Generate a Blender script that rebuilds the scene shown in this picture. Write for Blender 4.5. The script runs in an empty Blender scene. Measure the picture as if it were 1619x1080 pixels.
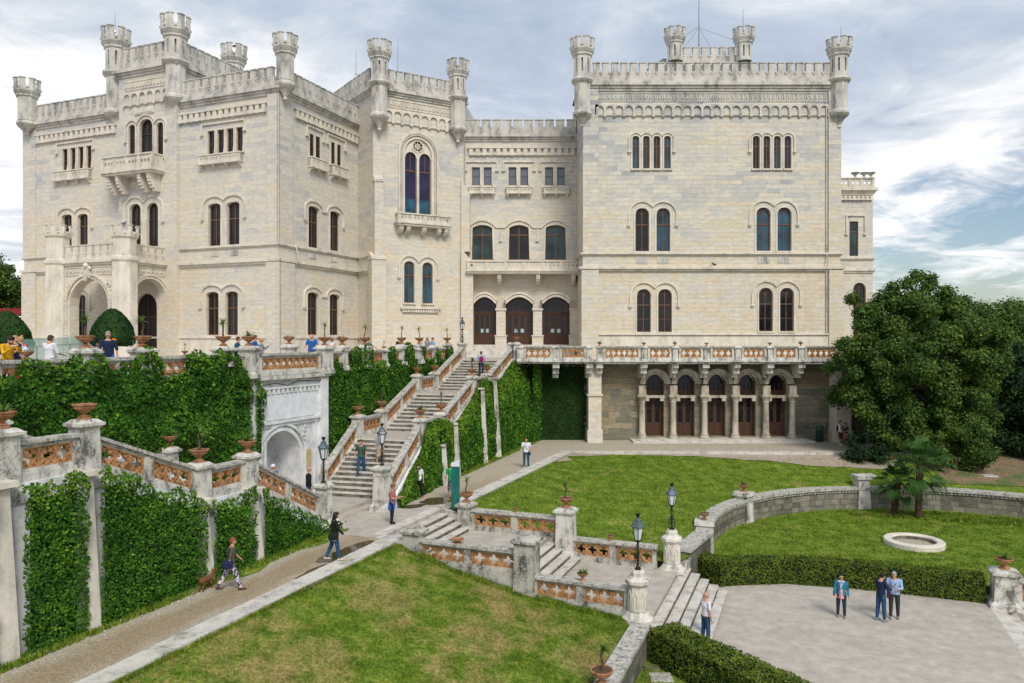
import bpy, bmesh, math, random
import numpy as np
from mathutils import Vector, noise as mnoise
from mathutils.geometry import delaunay_2d_cdt
random.seed(7); RNG = np.random.default_rng(7)
R = math.radians
# ------------------------------------------------------------------ camera, sky, sun, exposure
F, CX, HY = 1180.0, 809.5, 535.0          # focal length in photo pixels, centre column, horizon row
scene = bpy.context.scene
COL = scene.collection
cam_d = bpy.data.cameras.new('camera'); cam = bpy.data.objects.new('camera', cam_d); COL.objects.link(cam)
cam_d.sensor_width = 36; cam_d.lens = 36*F/1619; cam_d.shift_y = -5/1619
cam_d.clip_start = .1; cam_d.clip_end = 20000
cam.location = (0, 0, 0); cam.rotation_euler = (R(90), 0, 0)
scene.camera = cam
scene.view_settings.view_transform = 'Standard'; scene.view_settings.look = 'None'
scene.view_settings.exposure = 0.02; scene.view_settings.gamma = 1
SUN_EL, SUN_AZ = 46.0, 163.0               # azimuth clockwise from +Y: behind the camera, slightly right
SUN_STR, SUN_ANG = 2.9, 22.0
world = bpy.data.worlds.new('World'); scene.world = world; world.use_nodes = True
def build_world():
    nt = world.node_tree; nt.nodes.clear(); L = nt.links.new
    def N(t, **k):
        n = nt.nodes.new(t)
        for a, b in k.items(): setattr(n, a, b)
        return n
    out = N('ShaderNodeOutputWorld')
    sky = N('ShaderNodeTexSky', sky_type='NISHITA', sun_disc=False)
    sky.sun_elevation = R(SUN_EL); sky.sun_rotation = R(SUN_AZ)
    b1 = N('ShaderNodeBackground'); b1.inputs[1].default_value = .11; L(sky.outputs[0], b1.inputs[0])
    tc = N('ShaderNodeTexCoord'); sep = N('ShaderNodeSeparateXYZ'); L(tc.outputs['Generated'], sep.inputs[0])
    def M(op, a, b=None, c=None, clamp=False):
        m = N('ShaderNodeMath', operation=op, use_clamp=clamp)
        for i, v in enumerate((a, b, c)):
            if v is None: continue
            if isinstance(v, (int, float)): m.inputs[i].default_value = v
            else: L(v, m.inputs[i])
        return m.outputs[0]
    z = M('MAXIMUM', sep.outputs[2], 0.0)
    k = M('DIVIDE', 1.0, M('ADD', z, .16))
    comb = N('ShaderNodeCombineXYZ'); L(M('MULTIPLY', sep.outputs[0], k), comb.inputs[0]); L(M('MULTIPLY', sep.outputs[1], M('MULTIPLY', k, 1.0)), comb.inputs[1])
    def noise(scale, detail, rough, loc, dist=0.0):
        mp = N('ShaderNodeMapping'); mp.inputs['Location'].default_value = loc; L(comb.outputs[0], mp.inputs[0])
        n = N('ShaderNodeTexNoise'); n.inputs['Scale'].default_value = scale; n.inputs['Detail'].default_value = detail
        n.inputs['Roughness'].default_value = rough; n.inputs['Distortion'].default_value = dist; L(mp.outputs[0], n.inputs['Vector'])
        return n.outputs[0]
    n1 = noise(1.3, 9, .58, (3.1, 1.7, 0), .5); n2 = noise(.6, 5, .55, (9.2, 4.1, 0), .3); n3 = noise(3.4, 9, .62, (1.2, 8.1, 0), .6)
    # where the cloud deck breaks: only low down
    low = M('MULTIPLY', M('SUBTRACT', .42, z, clamp=True), 1.0)
    cover = M('ADD', M('MULTIPLY', n1, .6), M('MULTIPLY', n3, .55))
    east = M('MULTIPLY', M('MAXIMUM', sep.outputs[0], 0.0), M('MULTIPLY', M('SUBTRACT', .38, z, clamp=True), 1.1))
    mask = M('MULTIPLY', M('SUBTRACT', M('SUBTRACT', cover, M('MULTIPLY', east, 1.7)), .26), 6.5, clamp=True)
    ramp = N('ShaderNodeValToRGB')
    e = ramp.color_ramp.elements
    e[0].position = .34; e[0].color = (.38, .46, .58, 1)
    e[1].position = .62; e[1].color = (.96, .965, .98, 1)
    a = ramp.color_ramp.elements.new(.46); a.color = (.50, .575, .69, 1)
    a = ramp.color_ramp.elements.new(.54); a.color = (.66, .71, .78, 1)
    shade = M('ADD', M('MULTIPLY', M('SUBTRACT', M('ADD', M('ADD', M('MULTIPLY', n2, .40), M('MULTIPLY', n1, .36)), M('MULTIPLY', n3, .24)), .5), 1.5), .5)
    bright = M('MULTIPLY', M('SUBTRACT', .42, z), .42)            # deck is brighter towards the horizon
    L(M('ADD', shade, bright), ramp.inputs[0])
    b2 = N('ShaderNodeBackground'); b2.inputs[1].default_value = 1.07; L(ramp.outputs[0], b2.inputs[0])
    mx = N('ShaderNodeMixShader'); L(mask, mx.inputs[0]); L(b1.outputs[0], mx.inputs[1]); L(b2.outputs[0], mx.inputs[2])
    L(mx.outputs[0], out.inputs[0])
build_world()
sun_d = bpy.data.lights.new('sun', 'SUN'); sun_d.energy = SUN_STR; sun_d.angle = R(SUN_ANG); sun_d.color = (1, .945, .85)
sun = bpy.data.objects.new('sun', sun_d); COL.objects.link(sun)
_d = Vector((math.sin(R(SUN_AZ))*math.cos(R(SUN_EL)), math.cos(R(SUN_AZ))*math.cos(R(SUN_EL)), math.sin(R(SUN_EL))))
sun.rotation_euler = _d.to_track_quat('Z', 'Y').to_euler(); sun.location = _d*100

# ------------------------------------------------------------------ coordinates
def G(px, py, z):                    # ground point at height z seen at a photo pixel
    D = F*(-z)/(py-HY); return ((px-CX)/F*D, D)
def atD(px, D): return ((px-CX)/F*D, D)
U = (.371, .9286); V = (.9286, -.371)        # garden axes: U away from us along the path, V to its right
def AB(a, b): return (a*V[0]+b*U[0], a*V[1]+b*U[1])
def toAB(x, y): return (x*V[0]+y*V[1], x*U[0]+y*U[1])

# ------------------------------------------------------------------ materials
def new_mat(name):
    m = bpy.data.materials.new(name); m.use_nodes = True; nt = m.node_tree; nt.nodes.clear()
    o = nt.nodes.new('ShaderNodeOutputMaterial'); p = nt.nodes.new('ShaderNodeBsdfPrincipled'); nt.links.new(p.outputs[0], o.inputs[0])
    return m, NB(nt), p
class NB:
    def __init__(s, nt): s.nt = nt
    def n(s, t, **k):
        x = s.nt.nodes.new(t)
        for a, b in k.items(): setattr(x, a, b)
        return x
    def l(s, a, b): s.nt.links.new(a, b)
    def m(s, op, a, b=None, c=None, clamp=False):
        x = s.n('ShaderNodeMath', operation=op, use_clamp=clamp)
        for i, v in enumerate((a, b, c)):
            if v is None: continue
            if isinstance(v, (int, float)): x.inputs[i].default_value = v
            else: s.l(v, x.inputs[i])
        return x.outputs[0]
    def pos(s):
        return s.n('ShaderNodeNewGeometry').outputs['Position']
    def uv(s): return s.n('ShaderNodeUVMap', uv_map='UVMap').outputs[0]
    def noise(s, vec, scale, detail=4, rough=.55, stretch=None, dist=0):
        if stretch:
            mp = s.n('ShaderNodeMapping'); mp.inputs['Scale'].default_value = stretch; s.l(vec, mp.inputs[0]); vec = mp.outputs[0]
        x = s.n('ShaderNodeTexNoise'); x.inputs['Scale'].default_value = scale; x.inputs['Detail'].default_value = detail
        x.inputs['Roughness'].default_value = rough; x.inputs['Distortion'].default_value = dist; s.l(vec, x.inputs['Vector'])
        return x.outputs[0]
    def ramp(s, fac, stops, interp='LINEAR'):
        x = s.n('ShaderNodeValToRGB'); cr = x.color_ramp; cr.interpolation = interp
        cr.elements[0].position = stops[0][0]; cr.elements[0].color = (*stops[0][1], 1)
        cr.elements[1].position = stops[-1][0]; cr.elements[1].color = (*stops[-1][1], 1)
        for p, c in stops[1:-1]:
            e = cr.elements.new(p); e.color = (*c, 1)
        s.l(fac, x.inputs[0]); return x.outputs[0]
    def mix(s, fac, a, b, mode='MIX'):
        x = s.n('ShaderNodeMix', data_type='RGBA', blend_type=mode)
        if isinstance(fac, (int, float)): x.inputs[0].default_value = fac
        else: s.l(fac, x.inputs[0])
        for i, v in ((6, a), (7, b)):
            if isinstance(v, tuple): x.inputs[i].default_value = (*v, 1)
            else: s.l(v, x.inputs[i])
        return x.outputs[2]
    def bump(s, p, h, strength=.4, dist=.02):
        b = s.n('ShaderNodeBump'); b.inputs['Strength'].default_value = strength; b.inputs['Distance'].default_value = dist
        s.l(h, b.inputs['Height']); s.l(b.outputs[0], p.inputs['Normal'])
def simple(name, col, rough=.7, var=.18, scale=6, bump=0, bscale=30, metal=0, spec=.3):
    m, n, p = new_mat(name)
    v = n.noise(n.pos(), scale, 5)
    lo = tuple(c*(1-var) for c in col); hi = tuple(min(1, c*(1+var)) for c in col)
    n.l(n.ramp(v, [(.3, lo), (.7, hi)]), p.inputs['Base Color'])
    p.inputs['Roughness'].default_value = rough; p.inputs['Metallic'].default_value = metal; p.inputs['Specular IOR Level'].default_value = spec
    if bump: n.bump(p, n.noise(n.pos(), bscale, 4), bump, .01 if bscale != 16 else .04)
    return m
def ashlar(name, bw, bh, pal, mortar=(.30, .27, .23), mw=.012, patch=None, streak=.35, rough=.75, fade=None, lines=1.0, bias=.5):
    """coursed stone blocks of varied length; pal = block colours from the most to the least worn"""
    m, n, p = new_mat(name)
    uv = n.uv(); sp = n.n('ShaderNodeSeparateXYZ'); n.l(uv, sp.inputs[0])
    u, v = sp.outputs[0], sp.outputs[1]
    row = n.m('FLOOR', n.m('DIVIDE', v, bh))
    wn = n.n('ShaderNodeTexWhiteNoise', noise_dimensions='1D'); n.l(row, wn.inputs['W'])
    uu = n.m('ADD', n.m('DIVIDE', u, bw), n.m('MULTIPLY', wn.outputs[0], 7.3))
    col = n.m('FLOOR', uu)
    c2 = n.n('ShaderNodeCombineXYZ'); n.l(col, c2.inputs[0]); n.l(row, c2.inputs[1])
    w2 = n.n('ShaderNodeTexWhiteNoise', noise_dimensions='2D'); n.l(c2.outputs[0], w2.inputs['Vector'])
    # some blocks run double length
    colh = n.m('FLOOR', n.m('MULTIPLY', uu, .5)); c3 = n.n('ShaderNodeCombineXYZ'); n.l(colh, c3.inputs[0]); n.l(row, c3.inputs[1]); c3.inputs[2].default_value = 3
    w3 = n.n('ShaderNodeTexWhiteNoise', noise_dimensions='3D'); n.l(c3.outputs[0], w3.inputs['Vector'])
    dbl = n.m('GREATER_THAN', w3.outputs[0], .5)
    val = n.m('ADD', n.m('MULTIPLY', w2.outputs[0], n.m('SUBTRACT', 1.0, dbl)), n.m('MULTIPLY', n.m('FRACT', n.m('MULTIPLY', w3.outputs[0], 17.3)), dbl))
    big = n.noise(n.pos(), .16, 4, .6)
    t = n.m('ADD', n.m('MULTIPLY', val, .62), n.m('MULTIPLY', n.m('SUBTRACT', big, .5), 1.5))
    if fade:                      # weathering by height: the upper walls are greyer
        zp = n.n('ShaderNodeSeparateXYZ'); n.l(n.pos(), zp.inputs[0])
        t = n.m('ADD', t, n.m('MULTIPLY', n.m('DIVIDE', n.m('SUBTRACT', fade[1], zp.outputs[2]), fade[1]-fade[0], clamp=True), fade[2]))
    t = n.m('ADD', t, bias-.35)
    c = n.ramp(t, [(i/(len(pal)-1), q) for i, q in enumerate(pal)])
    g = n.noise(n.pos(), 2.2, 6, .65, (1, 1, 3))
    c = n.mix(1.0, c, n.ramp(g, [(.3, (1-streak*.6,)*3), (.7, (1+streak*.25,)*3)]), 'MULTIPLY')
    st = n.noise(n.pos(), 1.6, 5, .6, (1, 1, .16))
    c = n.mix(n.m('MULTIPLY', n.m('SUBTRACT', st, .57, clamp=True), 3.2*streak, clamp=True), c, (.30, .23, .15))
    fv = n.m('FRACT', n.m('DIVIDE', v, bh)); fu = n.m('FRACT', uu)
    lv = n.m('LESS_THAN', n.m('MINIMUM', fv, n.m('SUBTRACT', 1.0, fv)), mw/bh)
    eu = n.m('MINIMUM', fu, n.m('SUBTRACT', 1.0, fu))
    fu2 = n.m('FRACT', n.m('MULTIPLY', uu, .5)); eu2 = n.m('MULTIPLY', n.m('MINIMUM', fu2, n.m('SUBTRACT', 1.0, fu2)), 2.0)
    lu = n.m('LESS_THAN', n.m('ADD', n.m('MULTIPLY', eu, n.m('SUBTRACT', 1.0, dbl)), n.m('MULTIPLY', eu2, dbl)), mw/bw)
    ln = n.m('MAXIMUM', lv, lu)
    c = n.mix(n.m('MULTIPLY', ln, .55*lines), c, mortar)
    n.l(c, p.inputs['Base Color']); p.inputs['Roughness'].default_value = rough; p.inputs['Specular IOR Level'].default_value = .25
    h = n.m('ADD', n.m('MULTIPLY', ln, -1.0), n.m('MULTIPLY', g, .5))
    n.bump(p, h, .35, .02)
    return m
def weathered(name, base, dark, amount=.5, rough=.85, scale=2.5, vert=.45, fine=.3):
    m, n, p = new_mat(name)
    a = n.noise(n.pos(), scale, 9, .68, (1, 1, vert)); b = n.noise(n.pos(), 14, 6, .7)
    t = n.m('ADD', n.m('MULTIPLY', a, 1-fine), n.m('MULTIPLY', b, fine))
    c = n.ramp(t, [(.36+.06*amount, dark), (.42+.07*amount, tuple(x*.6+y*.4 for x, y in zip(base, dark))), (.50+.03*amount, base), (.62, tuple(min(1, x*1.15) for x in base))])
    n.l(c, p.inputs['Base Color']); p.inputs['Roughness'].default_value = rough; p.inputs['Specular IOR Level'].default_value = .2
    n.bump(p, b, .5, .02); return m
def leafmat(name, pal, rough=.6, trans=.25, nscale=1.2, patchw=.5):
    m, n, p = new_mat(name)
    at = n.n('ShaderNodeAttribute', attribute_name='rnd'); nz = n.noise(n.pos(), nscale, 3)
    t = n.m('ADD', n.m('MULTIPLY', at.outputs['Fac'], 1-patchw), n.m('MULTIPLY', n.m('MULTIPLY', n.m('SUBTRACT', nz, .28), 2.2, clamp=True), patchw))
    c = n.ramp(t, [(i/(len(pal)-1), q) for i, q in enumerate(pal)])
    n.l(c, p.inputs['Base Color']); p.inputs['Roughness'].default_value = rough; p.inputs['Specular IOR Level'].default_value = .18
    tr = n.n('ShaderNodeBsdfTranslucent'); n.l(c, tr.inputs[0])
    mx = n.n('ShaderNodeMixShader'); mx.inputs[0].default_value = trans
    out = [x for x in n.nt.nodes if x.type == 'OUTPUT_MATERIAL'][0]
    n.l(p.outputs[0], mx.inputs[1]); n.l(tr.outputs[0], mx.inputs[2]); n.l(mx.outputs[0], out.inputs[0])
    return m
def grassmat(name, dry=.5, blades=False):
    m, n, p = new_mat(name)
    a = n.noise(n.pos(), .33, 6, .62, (1.3, .8, 1)); b = n.noise(n.pos(), 9, 5, .7); d = n.noise(n.pos(), 1.7, 5, .6)
    green = n.ramp(n.m('ADD', n.m('MULTIPLY', b, .6), n.m('MULTIPLY', d, .4)), [(.38, (.052, .105, .008)), (.5, (.125, .20, .018)), (.60, (.25, .30, .045))])
    dryc = n.ramp(b, [(.38, (.21, .17, .055)), (.62, (.44, .34, .15))])
    k = n.m('MULTIPLY', n.m('SUBTRACT', n.m('ADD', n.m('MULTIPLY', a, .65), n.m('MULTIPLY', d, .35)), .62-.19*dry), 7.0, clamp=True)
    k = n.m('MULTIPLY', k, .88)
    if blades:
        at = n.n('ShaderNodeAttribute', attribute_name='rnd')
        green = n.mix(1.0, green, n.ramp(at.outputs['Fac'], [(0, (.62, .68, .6)), (1, (1.35, 1.28, 1.2))]), 'MULTIPLY')
    n.l(n.mix(k, green, dryc), p.inputs['Base Color']); p.inputs['Roughness'].default_value = .75; p.inputs['Specular IOR Level'].default_value = .15
    if not blades: n.bump(p, b, .8, .05)
    return m
MT = {}
CREAM = [(.43, .44, .45), (.52, .515, .50), (.60, .572, .515), (.65, .605, .525), (.67, .615, .52)]
MT['ashlar'] = ashlar('pale_ashlar', 1.15, .34, CREAM + [(.67, .585, .455)], fade=(2, 22, .42), streak=.32, lines=.45, bias=.40)
MT['ashlar_grey'] = ashlar('mixed_ashlar', 1.0, .345, [(.32, .335, .35), (.43, .44, .445), (.54, .53, .50), (.60, .57, .50), (.66, .615, .525), (.65, .57, .435)], fade=(1, 21, .78), streak=.32, lines=.8, bias=.34, mw=.014)
MT['trim'] = weathered('carved_stone', (.65, .60, .515), (.44, .41, .355), .3, .7, 1.6, .5)
MT['trim_grey'] = weathered('battlement_stone', (.55, .53, .485), (.24, .235, .225), .5, .8, 1.4, .4)
MT['rubble'] = ashlar('old_arcade_stone', .8, .42, [(.14, .145, .125), (.19, .185, .14), (.245, .215, .15), (.30, .25, .165), (.33, .285, .20), (.26, .23, .165)], mortar=(.10, .09, .07), streak=.6, bias=.42, mw=.016)
MT['garden_wall'] = ashlar('garden_wall_stone', .7, .30, [(.10, .10, .08), (.17, .165, .13), (.25, .24, .19), (.32, .29, .22)], mortar=(.06, .06, .05), streak=.7, bias=.45, mw=.02)
MT['balus'] = weathered('lichened_stone', (.56, .545, .50), (.13, .125, .11), .55, .88, 2.6, .45)
MT['balus_dark'] = weathered('dark_lichened_stone', (.44, .425, .38), (.07, .07, .06), .75, .9, 2.2, .5)
MT['cap'] = weathered('lichened_coping', (.48, .465, .42), (.14, .135, .12), .8, .9, 5, 1, .5)
MT['marble'] = weathered('grey_veined_marble', (.68, .69, .70), (.36, .37, .38), .26, .5, 1.3, .7)
MT['pave'] = ashlar('pale_paving', 1.1, .62, [(.43, .39, .335), (.465, .42, .365), (.49, .445, .385), (.52, .475, .41)], mortar=(.30, .26, .21), streak=.4, lines=.5, mw=.010)
MT['step'] = weathered('step_stone', (.56, .53, .48), (.30, .28, .24), .35, .85, 2.0, .8)
MT['terracotta'] = simple('terracotta', (.35, .17, .09), .85, .5, 7, .3, 40)
MT['terra_panel'] = simple('terracotta_lattice', (.40, .215, .10), .85, .5, 5, .2, 40)
MT['wood'] = simple('dark_wood', (.065, .030, .018), .5, .3, 8)
MT['wood_win'] = simple('brown_window_wood', (.15, .08, .045), .5, .3, 8)
MT['iron'] = simple('black_iron', (.018, .022, .022), .45, .3, 20, metal=.4)
MT['iron_cap'] = simple('grey_lantern_metal', (.10, .14, .16), .4, .3, 20, metal=.4)
MT['lampglass'] = simple('milky_lantern_glass', (.62, .66, .68), .2, .1, 10, spec=.5)
MT['bark'] = simple('bark', (.09, .065, .045), .9, .4, 10, .8, 25)
MT['soil'] = simple('soil', (.10, .06, .03), .95, .4, 12, .6, 30)
MT['metal'] = simple('galvanised_mast', (.35, .36, .38), .4, .1, 10, metal=.6)
def glassmat(name, col, rough=.06, spec=.5, var=.4):
    m, n, p = new_mat(name)
    v = n.noise(n.pos(), .8, 3); n.l(n.ramp(v, [(.3, tuple(c*(1-var) for c in col)), (.7, tuple(c*(1+var) for c in col))]), p.inputs['Base Color'])
    p.inputs['Roughness'].default_value = rough; p.inputs['Specular IOR Level'].default_value = spec
    n.bump(p, n.noise(n.pos(), 1.3, 2), .12, .02)
    return m
MT['glass_dark'] = glassmat('dark_window_glass', (.012, .014, .016), .08, .35)
MT['glass_blue'] = glassmat('blue_window_glass', (.010, .065, .11), .05, .5, .7)
MT['glass_teal'] = glassmat('teal_curtained_glass', (.012, .035, .038), .06, .45, .9)
MT['glass_purple'] = glassmat('purple_curtained_glass', (.022, .018, .058), .06, .45, .5)
MT['glass_sky'] = glassmat('sky_reflecting_glass', (.10, .14, .18), .05, .6, .2)
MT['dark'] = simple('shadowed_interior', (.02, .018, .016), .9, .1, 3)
def make_gravel():
    m, n, p = new_mat('wet_gravel')
    a = n.noise(n.pos(), 24, 6, .8); b = n.noise(n.pos(), .55, 5, .6, (1.6, .7, 1)); v = n.n('ShaderNodeTexVoronoi'); v.inputs['Scale'].default_value = 16; n.l(n.pos(), v.inputs['Vector'])
    dry = n.ramp(a, [(.36, (.20, .17, .12)), (.5, (.42, .365, .28)), (.64, (.62, .56, .46))])
    wet = n.ramp(a, [(.36, (.16, .12, .07)), (.5, (.36, .28, .18)), (.64, (.54, .44, .31))])
    sep = n.n('ShaderNodeSeparateXYZ'); n.l(n.pos(), sep.inputs[0])
    aa = n.m('ADD', n.m('MULTIPLY', sep.outputs[0], V[0]), n.m('MULTIPLY', sep.outputs[1], V[1]))      # distance across the path
    band = n.m('SUBTRACT', 1.0, n.m('DIVIDE', n.m('ABSOLUTE', n.m('ADD', aa, 15.9)), 1.35), clamp=True)
    far = n.m('DIVIDE', n.m('SUBTRACT', 44.0, sep.outputs[1]), 8.0, clamp=True)
    k = n.m('MULTIPLY', n.m('SUBTRACT', n.m('ADD', n.m('MULTIPLY', band, .8), n.m('MULTIPLY', b, .9)), .72), 3.0, clamp=True)
    k = n.m('MULTIPLY', k, far)
    n.l(n.mix(k, dry, wet), p.inputs['Base Color'])
    n.l(n.ramp(k, [(0, (.9,)*3), (1, (.38,)*3)]), p.inputs['Roughness']); p.inputs['Specular IOR Level'].default_value = .3
    n.bump(p, n.m('ADD', a, n.m('MULTIPLY', v.outputs[0], .5)), .9, .02); return m
MT['gravel'] = make_gravel()
MT['lawn'] = grassmat('lawn_green', .25); MT['lawn_dry'] = grassmat('lawn_patchy', .85); MT['blades'] = grassmat('grass_blades', .25, True); MT['blades_dry'] = grassmat('grass_blades_patchy', .85, True)
def make_earth():
    m, n, p = new_mat('earth_bank')
    a = n.noise(n.pos(), 7, 7, .7); b = n.noise(n.pos(), .5, 5, .6)
    e = n.ramp(a, [(.35, (.12, .075, .04)), (.5, (.22, .145, .085)), (.65, (.33, .25, .17))]); g = n.ramp(a, [(.35, (.04, .08, .01)), (.65, (.11, .17, .03))])
    n.l(n.mix(n.m('MULTIPLY', n.m('SUBTRACT', b, .47), 7, clamp=True), e, g), p.inputs['Base Color']); p.inputs['Roughness'].default_value = .95
    n.bump(p, a, .8, .05); return m
MT['earth'] = make_earth()
IVY = [(.010, .042, .006), (.023, .088, .009), (.045, .145, .012), (.082, .21, .016), (.18, .33, .024)]
MT['ivy'] = leafmat('ivy_leaves', IVY); MT['ivy_dark'] = leafmat('dense_ivy_leaves', [(.008, .022, .005), (.016, .048, .009), (.030, .080, .013), (.055, .12, .018)])
MT['ivy_light'] = leafmat('young_ivy_leaves', [(.05, .13, .012), (.09, .20, .018), (.17, .31, .025), (.24, .38, .035)])
MT['hedge'] = leafmat('hedge_leaves', [(.028, .050, .008), (.07, .115, .014), (.15, .20, .022), (.27, .29, .04)], nscale=2.0)
MT['oak'] = leafmat('evergreen_leaves', [(.016, .040, .013), (.036, .080, .017), (.072, .135, .024), (.13, .20, .034), (.24, .31, .05)], nscale=.75)
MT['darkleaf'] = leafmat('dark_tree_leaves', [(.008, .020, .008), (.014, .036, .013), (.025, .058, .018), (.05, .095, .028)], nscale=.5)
MT['yucca'] = leafmat('yucca_leaves', [(.05, .10, .02), (.10, .18, .03), (.20, .29, .06)], trans=.15)
MT['palm'] = leafmat('palm_fronds', [(.014, .04, .010), (.03, .085, .018), (.07, .15, .03), (.20, .24, .09)], trans=.15)
MT['topiary'] = leafmat('topiary_leaves', [(.008, .028, .007), (.018, .055, .012), (.045, .11, .02)], trans=.1)
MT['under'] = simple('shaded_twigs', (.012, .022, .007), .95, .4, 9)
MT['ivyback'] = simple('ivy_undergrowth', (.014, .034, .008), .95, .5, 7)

# ------------------------------------------------------------------ mesh builder
def wloc(o):
    v = Vector((0, 0, 0))
    while o is not None: v += o.location; o = o.parent
    return v
class MB:
    def __init__(s, T=None): s.v = []; s.f = []; s.T = T; s.sm = []
    def V(s, pts):
        b = len(s.v); s.v.extend((s.T(*p) if s.T else p) for p in pts); return b
    def poly(s, pts, smooth=False):
        b = s.V(pts); s.f.append(tuple(range(b, b+len(pts)))); s.sm.append(smooth)
    def faces(s, pts, fs, smooth=False):
        b = s.V(pts)
        for f in fs: s.f.append(tuple(b+i for i in f)); s.sm.append(smooth)
    def box(s, x0, x1, y0, y1, z0, z1):
        P = [(x0,y0,z0),(x1,y0,z0),(x1,y1,z0),(x0,y1,z0),(x0,y0,z1),(x1,y0,z1),(x1,y1,z1),(x0,y1,z1)]
        s.faces(P, [(0,3,2,1),(4,5,6,7),(0,1,5,4),(1,2,6,5),(2,3,7,6),(3,0,4,7)])
    def frus(s, x, y, z0, z1, w0, w1, d0=None, d1=None):      # square tapering block
        d0 = w0 if d0 is None else d0; d1 = w1 if d1 is None else d1
        P = [(x-w0/2,y-d0/2,z0),(x+w0/2,y-d0/2,z0),(x+w0/2,y+d0/2,z0),(x-w0/2,y+d0/2,z0),(x-w1/2,y-d1/2,z1),(x+w1/2,y-d1/2,z1),(x+w1/2,y+d1/2,z1),(x-w1/2,y+d1/2,z1)]
        s.faces(P, [(0,3,2,1),(4,5,6,7),(0,1,5,4),(1,2,6,5),(2,3,7,6),(3,0,4,7)])
    def lathe(s, cx, cy, prof, n=16, a0=0, smooth=True, caps=True):
        pts = []
        for r, z in prof:
            for k in range(n):
                a = a0+2*math.pi*k/n; pts.append((cx+r*math.cos(a), cy+r*math.sin(a), z))
        fs = []
        for i in range(len(prof)-1):
            for k in range(n):
                k2 = (k+1) % n; fs.append((i*n+k, i*n+k2, (i+1)*n+k2, (i+1)*n+k))
        s.faces(pts, fs, smooth)
        if caps:
            m = len(prof)-1
            s.poly([pts[k] for k in range(n)][::-1]); s.poly([pts[m*n+k] for k in range(n)])
    def prism(s, loop, z0, z1):           # vertical extrusion of a plan loop
        n = len(loop); P = [(x, y, z0) for x, y in loop]+[(x, y, z1) for x, y in loop]
        s.faces(P, [tuple(range(n))[::-1], tuple(range(n, 2*n))]+[(i, (i+1) % n, n+(i+1) % n, n+i) for i in range(n)])
    def tube(s, pts, r, n=8, smooth=True):
        pts = [Vector(p) for p in pts]; rs = r if isinstance(r, (list, tuple)) else [r]*len(pts)
        rings = []
        up = Vector((0, 0, 1))
        for i, p in enumerate(pts):
            t = (pts[min(i+1, len(pts)-1)]-pts[max(i-1, 0)]).normalized()
            a = t.cross(up if abs(t.z) < .95 else Vector((1, 0, 0))).normalized(); b = t.cross(a)
            rings.append([tuple(p+(a*math.cos(2*math.pi*k/n)+b*math.sin(2*math.pi*k/n))*rs[i]) for k in range(n)])
        P = [q for r_ in rings for q in r_]; fs = []
        for i in range(len(rings)-1):
            for k in range(n): fs.append((i*n+k, i*n+(k+1) % n, (i+1)*n+(k+1) % n, (i+1)*n+k))
        s.faces(P, fs, smooth); s.poly(rings[0][::-1]); s.poly(rings[-1])
    def ball(s, c, r, n=10, m=7, sc=(1, 1, 1)):
        prof = [(max(.0005, math.sin(math.pi*i/m))*r, -math.cos(math.pi*i/m)*r) for i in range(m+1)]
        pts = []
        for q, z in prof:
            for k in range(n):
                a = 2*math.pi*k/n; pts.append((c[0]+q*math.cos(a)*sc[0], c[1]+q*math.sin(a)*sc[1], c[2]+z*sc[2]))
        s.faces(pts, [(i*n+k, i*n+(k+1) % n, (i+1)*n+(k+1) % n, (i+1)*n+k) for i in range(m) for k in range(n)], True)
    # --- in facade coordinates (s, d, z)
    def band(s, path, w, d0, d1, closed=False):       # mitred ribbon along a path in the facade plane
        n = len(path); L, Rr = [], []
        for i in range(n):
            if closed: a, b, c = path[i-1], path[i], path[(i+1) % n]
            else: a, b, c = path[max(i-1, 0)], path[i], path[min(i+1, n-1)]
            def un(p, q):
                l = math.hypot(q[0]-p[0], q[1]-p[1]); return ((q[0]-p[0])/l, (q[1]-p[1])/l) if l > 1e-9 else None
            t1, t2 = un(a, b), un(b, c); t1 = t1 or t2; t2 = t2 or t1
            nx, nz = -(t1[1]+t2[1]), t1[0]+t2[0]; l = math.hypot(nx, nz) or 1; nx /= l; nz /= l
            k = 1/max(.35, nx*-t1[1]+nz*t1[0])
            L.append((b[0]+nx*w/2*k, b[1]+nz*w/2*k)); Rr.append((b[0]-nx*w/2*k, b[1]-nz*w/2*k))
        rng = range(n) if closed else range(n-1)
        for i in rng:
            j = (i+1) % n
            a, b, c, d = L[i], L[j], Rr[j], Rr[i]
            P = [(a[0],d0,a[1]),(b[0],d0,b[1]),(c[0],d0,c[1]),(d[0],d0,d[1]),(a[0],d1,a[1]),(b[0],d1,b[1]),(c[0],d1,c[1]),(d[0],d1,d[1])]
            fs = [(4,5,6,7),(0,1,5,4),(2,3,7,6)]
            if not closed and i == 0: fs.append((3,0,4,7))
            if not closed and i == n-2: fs.append((1,2,6,5))
            s.faces(P, fs)
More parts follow.
